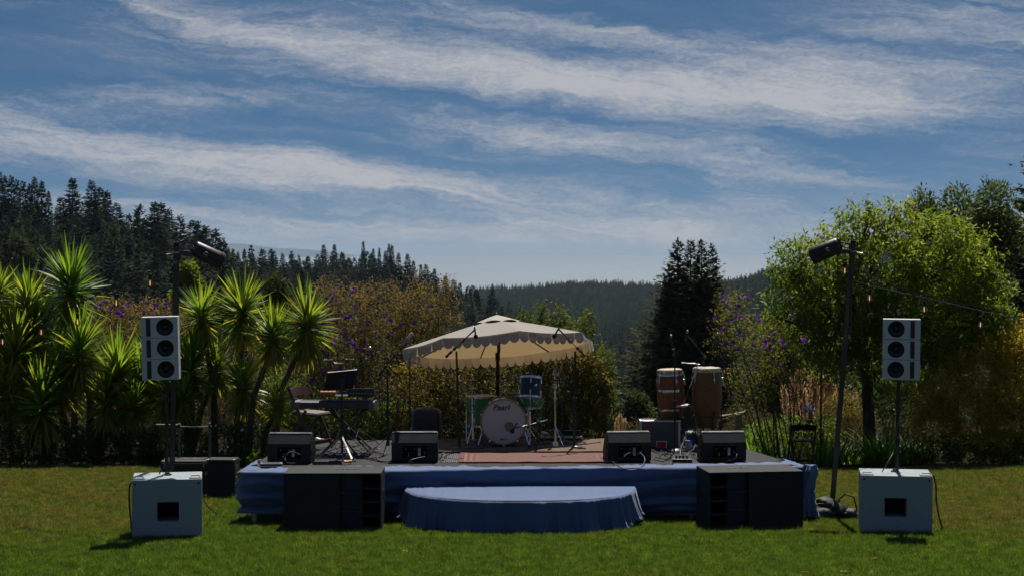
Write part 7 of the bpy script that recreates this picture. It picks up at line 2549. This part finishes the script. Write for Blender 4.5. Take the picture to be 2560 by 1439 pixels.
def string_lights(label, cable_px, bulbs, sag_label=None):
    """cable_px: points (px, py, d) along the wire; bulbs: (px, py of the hanging bulb) hung from the nearest wire point"""
    pts = [W(*p_) for p_ in cable_px]
    o = pts[0]
    t = thing('string_lights', label, 'string lights', o)
    wire = []
    for i in range(len(pts) - 1):
        for k in range(8):
            f = k / 8
            sag = 0.0
            wire.append(pts[i].lerp(pts[i + 1], f) - Vector((0, 0, sag)) - o)
    wire.append(pts[-1] - o)
    MB().tube(wire, 0.0065, 6).build('wire', 'cable_black', t)
    for (px, py) in bulbs:
        # wire point above this pixel column
        best = min(wire, key=lambda q: abs((q.x + o.x) / (q.y + o.y) * F + 1280 - px))
        d = best.y + o.y
        top = Vector((X(px, d), d, W(px, py, d).z + 0.145)) - o
        bo = MB().tube([best, Vector((top.x, top.y, top.z + 0.01)), top - Vector((0, 0, 0.03))], 0.005, 5).build('bulb', 'cable_black', t)
        for nm, me in BULB:
            obj(nm, me, bo, loc=top)
    return t


string_lights('black wire of filament bulbs slung from the pole by the yuccas out of the picture', [(437, 642, 19.80), (330, 692, 20.2), (240, 738, 20.6), (130, 785, 21.0), (0, 826, 21.5), (-120, 850, 22.0)],
              [(441, 656), (375, 711), (290, 760), (193, 807), (102, 833), (5, 857)])
string_lights('black wire of filament bulbs from the leaning pole in front of the leafy tree', [(2112, 668, 20.62), (2131, 700, 20.6), (2172, 714, 20.9), (2310, 744, 21.3), (2450, 776, 21.8), (2570, 803, 22.2), (2680, 830, 22.6)], [(2112, 680), (2174, 748), (2311, 776), (2452, 814)])
string_lights('second plain black wire slanting from the leaning pole to the other wire', [(2133, 668, 20.72), (2230, 712, 21.0), (2310, 742, 21.35), (2440, 765, 21.9), (2570, 795, 22.4), (2680, 815, 22.8)], [])


def thin_pole(px, py_top, d, label):
    x = X(px, d)
    g = lz(x, d)
    zt = W(px, py_top, d).z
    t = thing('garden_pole', label, 'pole', (x, d, g))
    MB().tube([(0, 0, -0.1), (0.01, 0, zt - g)], 0.017, 8).build('tube', 'black_metal', t)
    MB().cyl((0.01, 0, zt - g), (0.01, 0, zt - g + 0.03), 0.024, n=8).build('cap', 'black_plastic', t)


thin_pole(2053, 915, 29.6, 'thin black garden pole in front of the pampas plumes')
thin_pole(216, 935, 29.6, 'thin black garden pole among the yuccas')

# ------------------------------------------------------------------ wooden rail behind the stage
d = 31.0
x = X(1848, d)
g = lz(x, d)
t = thing('wooden_rail', 'weathered wooden post and rail behind the congas', 'fence', (x, d, g))
zt = W(1848, 1034, d).z - g
MB().box((0, 0, zt / 2 - 0.1), (0.11, 0.11, zt + 0.2)).build('post', 'grey_wood', t, 0, bevel=0.008)
e0, e1 = W(1795, 1041, d + 0.5) - Vector((x, d, g)), W(1866, 1029, d - 0.1) - Vector((x, d, g))
MB().tube([e0, e1], 0.04, 8).build('rail', 'grey_wood', t, 30)

# ------------------------------------------------------------------ sandbags at the leaning pole
simple('sandbag_nylon', (0.030, 0.028, 0.026), 0.65, spec=0.2, vary=0.3, scale=5, bump_s=0.25, bump_scale=70)


def sandbag(px, d, L, hw, hh, rz, label, handle, z0=None, pitch=0.0):
    x = X(px, d)
    g = lawn_z(d) + 0.015 if z0 is None else z0
    t = thing('sandbag', label, 'sandbag', (x, d, g), rz, 'sandbags weighting the leaning pole')
    t.rotation_euler = (0, pitch, rz)
    n1, n2 = 22, 22
    rs = np.random.default_rng(int(px))
    wr = smooth_noise(int(px), n1 + 1, n2, 7, 7)
    vs = []
    for i in range(n1 + 1):
        u = -1 + 2 * i / n1
        end = (1 - abs(u) ** 4.0) ** 0.42 if abs(u) < 1 else 0.0
        end = max(end, 0.10)
        for k in range(n2):
            a = 2 * PI * k / n2
            ca, sa = math.cos(a), math.sin(a)
            w = 1 + 0.05 * wr[i, k] + 0.03 * math.sin(14 * u + 3 * a)
            yy = hw * (0.72 + 0.28 * end) * math.copysign(abs(ca) ** 0.75, ca) * w
            zz = hh * (1 + 0.92 * end * math.copysign(abs(sa) ** 0.85, sa) * w)
            if zz < hh:
                zz = max(0.0, hh - (hh - zz) * 1.0)
            vs.append((u * L / 2 * (1 + 0.02 * wr[i, k]), yy, zz))
    fs = [(i * n2 + k, i * n2 + (k + 1) % n2, (i + 1) * n2 + (k + 1) % n2, (i + 1) * n2 + k) for i in range(n1) for k in range(n2)] + [tuple(range(n2)), tuple(n1 * n2 + k for k in reversed(range(n2)))]
    MB().add(vs, fs).build('bag', 'sandbag_nylon', t, 70)
    for sg in (-1, 1):
        MB().box((sg * (L / 2 + 0.012), 0, hh), (0.035, hw * 1.3, 0.012), (0, 0.1 * sg, 0)).build('seam_end', 'sandbag_nylon', t, 0, bevel=0.004)
    if handle:
        MB().tube([(-0.06, -0.02, hh * 1.7), (-0.075, -0.02, hh * 1.8 + handle * 0.6), (0.0, -0.02, hh * 1.8 + handle), (0.10, -0.02, hh * 1.8 + handle * 0.85), (0.14, -0.02, hh * 1.6)], 0.010, 8).build('strap', 'black_rubber', t)
    return t


sandbag(2048, 20.42, 0.36, 0.13, 0.075, R(14), 'dark sandbag lying on the grass nearest the stage', 0.05)
sandbag(2116, 20.48, 0.30, 0.12, 0.07, R(-18), 'dark sandbag with a tall strap loop, nearest the grey subwoofer', 0.17)
sandbag(2078, 20.50, 0.36, 0.12, 0.075, R(-32), 'dark sandbag slumped on top of the others against the pole', 0.0, lawn_z(20.5) + 0.10, R(20))

# ------------------------------------------------------------------ rolling toolbox and road case by the stage
d = ground_d(1242)
t = thing('rolling_toolbox', 'black rolling toolbox with yellow latches and a raised handle', 'toolbox', (X(458, d), d + 0.2, lawn_z(d + 0.2)), R(2))
tw = (516 - 396) * d / F
zt = W(456, 1150, d).z - lawn_z(d + 0.2)
MB().box((0, 0, zt * 0.40), (tw * 0.96, 0.40, zt * 0.62)).build('lower_box', 'black_plastic', t, 0, bevel=0.012)
ub_ = MB().box((0, 0, zt * 0.86), (tw, 0.42, zt * 0.27)).build('upper_box', 'black_plastic', t, 0, bevel=0.012)
MB().box((0, -0.213, zt * 0.925), (tw * 0.9, 0.006, 0.012)).build('yellow_line', 'yellow_latch', ub_, 0)
for sx_ in (-1, 1):
    MB().box((sx_ * tw * 0.40, -0.215, zt * 0.90), (0.02, 0.012, 0.10)).build('latch', 'steel_dull', t, 0, bevel=0.003)
for zz in (0.97, 0.66):
    MB().box((tw * 0.47, -0.205, zt * zz), (0.06, 0.03, 0.045)).build('latch', 'yellow_latch', t, 0, bevel=0.005)
    MB().box((-tw * 0.44, -0.205, zt * zz), (0.04, 0.03, 0.03)).build('latch', 'yellow_latch', t, 0, bevel=0.005)
for sx_ in (-1, 1):
    wh = MB().lathe([(0.02, -0.02), (0.075, -0.022), (0.08, -0.012), (0.08, 0.012), (0.075, 0.022), (0.02, 0.02)], 24, Matrix.Translation((sx_ * (tw * 0.5 + 0.02), 0.12 if sx_ < 0 else -0.14, 0.085)) @ Matrix.Rotation(PI / 2, 4, 'Y')).build('wheel', 'black_rubber', t)
    MB().cyl((sx_ * (tw * 0.5 + 0.02) - 0.024, 0.12 if sx_ < 0 else -0.14, 0.085), (sx_ * (tw * 0.5 + 0.02) + 0.024, 0.12 if sx_ < 0 else -0.14, 0.085), 0.032, n=16).build('hub', 'slot_grey', wh)
hz_ = W(475, 1073, d).z - lawn_z(d + 0.2)
hx0, hx1 = X(433, d) - t.location.x, X(511, d) - t.location.x
for hx in (hx0, hx1):
    MB().box((hx, 0.19, (zt + hz_) / 2), (0.032, 0.02, hz_ - zt + 0.1)).build('handle_post', 'slot_grey', t, 0, bevel=0.004)
MB().tube([(hx0 - 0.02, 0.19, hz_), (hx1 + 0.025, 0.19, hz_)], 0.018, 8).build('handle_grip', 'black_rubber', t)
t2 = thing('wooden_plank', 'thin brown plank resting across the toolbox handle', 'plank', (X(405, d), d + 0.385, lawn_z(d + 0.2) + hz_ + 0.022))
MB().box((-0.0, 0, 0.004), (0.34, 0.07, 0.02), (0, 0.01, 0)).build('board', 'grey_wood', t2, 0, bevel=0.003)
MB().box((0.155, 0, 0.006), (0.03, 0.072, 0.022)).build('tape', 'blue_connector', t2, 0)
d = ground_d(1248)
t = thing('road_case', 'black road case standing on end beside the rolling toolbox', 'case', (X(551, d), d + 0.16, lawn_z(d + 0.16)), R(-3))
cw = (586 - 517) * d / F
zt = W(551, 1148, d).z - lawn_z(d + 0.16)
MB().box((0, 0, zt / 2 + 0.01), (cw, 0.30, zt - 0.02)).build('body', 'black_texture_paint', t, 0, bevel=0.008)
for zz in (0.02, zt - 0.01):
    for sx_ in (-1, 1):
        MB().box((sx_ * (cw / 2 - 0.008), -0.142, zz), (0.03, 0.03, 0.03)).build('corner', 'steel_dull', t, 0, bevel=0.006)
for zz in (0.2, 0.5, 0.8):
    MB().box((cw / 2 + 0.008, -0.05, zt * zz), (0.016, 0.05, 0.06)).build('catch', 'steel_dull', t, 0, bevel=0.003)
MB().box((cw / 2 + 0.004, 0, zt / 2), (0.010, 0.31, zt * 0.96)).build('rim', 'black_metal', t, 0)
MB().tube([(cw / 2 + 0.01, -0.03, zt * 0.34), (cw / 2 + 0.04, -0.03, zt * 0.34), (cw / 2 + 0.04, -0.03, zt * 0.28), (cw / 2 + 0.01, -0.03, zt * 0.28)], 0.010, 6).build('handle', 'black_rubber', t)
d = ground_d(1156)
t = thing('blue_cup', 'small blue and red cup dropped on the grass behind the stage', 'cup', (X(604, d), d, lawn_z(d) + 0.03))
MB().lathe([(0.028, -0.06), (0.036, 0.05), (0.034, 0.05), (0.026, -0.055)], 14, Matrix.Rotation(R(80), 4, 'Y'), True, True).build('cup', 'blue_connector', t)
MB().torus(0.036, 0.006, 16, 6, Matrix.Rotation(R(80), 4, 'Y') @ Matrix.Translation((0, 0, 0.05))).build('cup_rim', 'red_plastic', t)
d = ground_d(1164)
t = thing('water_bottle', 'clear plastic water bottle standing beside the wooden chair', 'bottle', (X(1972, d), d, lawn_z(d)))
MB().lathe([(0.034, 0), (0.036, 0.01), (0.036, 0.15), (0.015, 0.19), (0.014, 0.20)], 16).build('bottle', 'tub_plastic', t)
MB().lathe([(0.016, 0.20), (0.016, 0.222), (0.001, 0.223)], 12).build('cap', 'blue_connector', t)


# ------------------------------------------------------------------ cables
def cable(pts, label, mat='cable_black', r_=0.006, cat='cable', res=6):
    """smooth cable through world points"""
    P = [Vector(p_) for p_ in pts]
    o = P[0].copy()
    fine = []
    for i in range(len(P) - 1):
        p0, p1, p2, p3 = P[max(i - 1, 0)], P[i], P[i + 1], P[min(i + 2, len(P) - 1)]
        for k in range(res):
            u = k / res
            fine.append(0.5 * ((2 * p1) + (p2 - p0) * u + (2 * p0 - 5 * p1 + 4 * p2 - p3) * u * u + (3 * p1 - p0 - 3 * p2 + p3) * u ** 3) - o)
    fine.append(P[-1] - o)
    c_ = MB().tube(fine, r_, 6).build('cable', mat, None, 60, loc=o, fix=False)
    return tag(c_, label, cat)


def on_stage(px, py, dz=0.0):
    d = stage_d(py)
    return Vector((X(px, d), d, STAGE_Z + 0.012 + dz))


def on_lawn(px, py, dz=0.012):
    d = ground_d(py)
    return Vector((X(px, d), d, lawn_z(d) + dz))


# from the grey subwoofers to the pole speakers and along the ground
dd = dl + 0.02
cable([W(395, 952, dl + 0.45), W(405, 985, dl + 0.44), W(417, 1020, dl + 0.42), W(420, 1100, dl + 0.40), W(416, 1150, dl + 0.36), W(398, 1183, dl + 0.25)], 'black speaker cable hanging down the pole above the grey subwoofer by the toolbox', r_=0.007)
cable([W(331, 1203, dl + 0.35), W(324, 1215, dl + 0.36), W(323, 1250, dl + 0.36), W(326, 1290, dl + 0.36), W(331, 1330, dl + 0.3), on_lawn(338, 1338)], 'thick black power cable down the outer side of the grey subwoofer by the toolbox', r_=0.009)
cable([on_lawn(507, 1310), on_lawn(522, 1300), on_lawn(527, 1312), on_lawn(512, 1330)], 'short black cable loop on the grass beside the grey subwoofer by the toolbox')
cable([W(507, 1245, dl + 0.4), W(520, 1265, 19.6), on_lawn(545, 1290), on_lawn(575, 1297), on_lawn(600, 1296), on_lawn(640, 1290)], 'thin black cable running over the grass under the stage')
cable([W(2262, 952, dr_ + 0.45), W(2255, 1010, dr_ + 0.45), W(2244, 1060, dr_ + 0.44), W(2236, 1120, dr_ + 0.42), W(2222, 1150, dr_ + 0.3), W(2205, 1178, dr_ + 0.25)], 'grey speaker cable spiralling down the pole above the grey subwoofer by the sandbags', 'cable_grey', 0.006)
cable([W(2334, 1186, dr_ + 0.3), W(2340, 1215, dr_ + 0.3), W(2341, 1250, dr_ + 0.28), W(2350, 1300, dr_ + 0.2), on_lawn(2365, 1328), on_lawn(2380, 1337), on_lawn(2393, 1333), on_lawn(2382, 1327)], 'thick black power cable trailing from the grey subwoofer onto the grass', r_=0.009)
# monitor leads
cable([on_stage(1602, 1150, 0.12), W(1600, 1133, 20.6), W(1575, 1130, 20.55), W(1560, 1140, 20.5)], 'short grey lead bridging the sockets of the monitor at the rug end', 'cable_grey', 0.005)
cable([W(1604, 1133, 20.58), W(1612, 1145, 20.45), W(1608, 1160, 20.3), W(1590, 1172, 20.22), W(1565, 1172, 20.20), W(1545, 1163, 20.25), on_stage(1530, 1157, 0.01)], 'grey cable sagging over the blue drape from the monitor at the rug end', 'cable_grey', 0.005)
cable([W(1842, 1132, 20.55), W(1838, 1145, 20.5), on_stage(1815, 1157, 0.01), on_stage(1780, 1152), on_stage(1745, 1150)], 'grey power lead from the monitor under the congas', 'cable_grey', 0.005)
cable([W(750, 1135, 20.4), W(735, 1128, 20.3), W(722, 1130, 20.25), W(713, 1142, 20.22), W(718, 1155, 20.2), on_stage(745, 1160), on_stage(800, 1157)], 'grey cable looping from the monitor in front of the wooden chair', 'cable_grey', 0.005)
cable([W(1062, 1140, 20.5), W(1035, 1146, 20.4), W(1022, 1152, 20.4), on_stage(1040, 1158), on_stage(1100, 1150)], 'dark cable drooping from the monitor before the red rug')
cable([on_stage(1104, 1155), W(1116, 1140, 20.9), W(1112, 1130, 21.0), W(1106, 1135, 20.9), on_stage(1100, 1150)], 'coil of cable hanging on the end of the monitor before the red rug')
# tangle under the keyboard
rr_ = random.Random(12)
for i in range(12):
    px, py = rr_.uniform(820, 960), rr_.uniform(1112, 1152)
    pts_ = []
    for k in range(7):
        pts_.append(on_stage(px, min(max(py, 1106), 1156), 0.004 * (i % 4)))
        px += rr_.uniform(-45, 45)
        py += rr_.uniform(-12, 12)
        px = min(max(px, 795), 972)
    cable(pts_, 'black cable in the tangle on the deck under the keyboard', 'cable_black' if i % 4 else 'cable_grey', 0.0055)['group'] = 'tangled cables under the keyboard'
for i in range(7):
    px, py = rr_.uniform(1130, 1480), rr_.uniform(1105, 1126)
    pts_ = []
    for k in range(6):
        pts_.append(on_stage(px, min(max(py, 1103), 1128), 0.024))
        px += rr_.uniform(-50, 50)
        py += rr_.uniform(-8, 8)
        px = min(max(px, 1110), 1500)
    cable(pts_, 'black cable lying on the brown carpet around the drum kit', 'cable_black', 0.0055)['group'] = 'cables on the drum carpet'
for i in range(7):
    px, py = rr_.uniform(1640, 1730), rr_.uniform(1122, 1150)
    pts_ = []
    for k in range(6):
        pts_.append(on_stage(px, min(max(py, 1118), 1156), 0.004 * (i % 3)))
        px += rr_.uniform(-35, 35)
        py += rr_.uniform(-12, 12)
        px = min(max(px, 1632), 1742)
    cable(pts_, 'black cable lying on the deck in front of the congas', 'cable_black' if i % 3 else 'cable_grey', 0.0055)['group'] = 'cables in front of the congas'
for i, (a, b_, c_) in enumerate([((1690, 1150), (1672, 1130), (1640, 1148)), ((1712, 1150), (1730, 1125), (1738, 1110)), ((1700, 1149), (1702, 1120), (1712, 1090))]):
    cable([W(a[0], a[1], 20.9), W((a[0] + b_[0]) / 2, b_[1] + 5, 21.1), W(b_[0], b_[1], 21.3), W((b_[0] + c_[0]) / 2, (b_[1] + c_[1]) / 2 + 3, 21.5), W(c_[0], c_[1], 21.8)], ['black cable arching from the power strip towards the grey amplifier', 'grey cable arching from the power strip to the congas', 'black cable rising from the power strip'][i], 'cable_grey' if i == 1 else 'cable_black', 0.006)
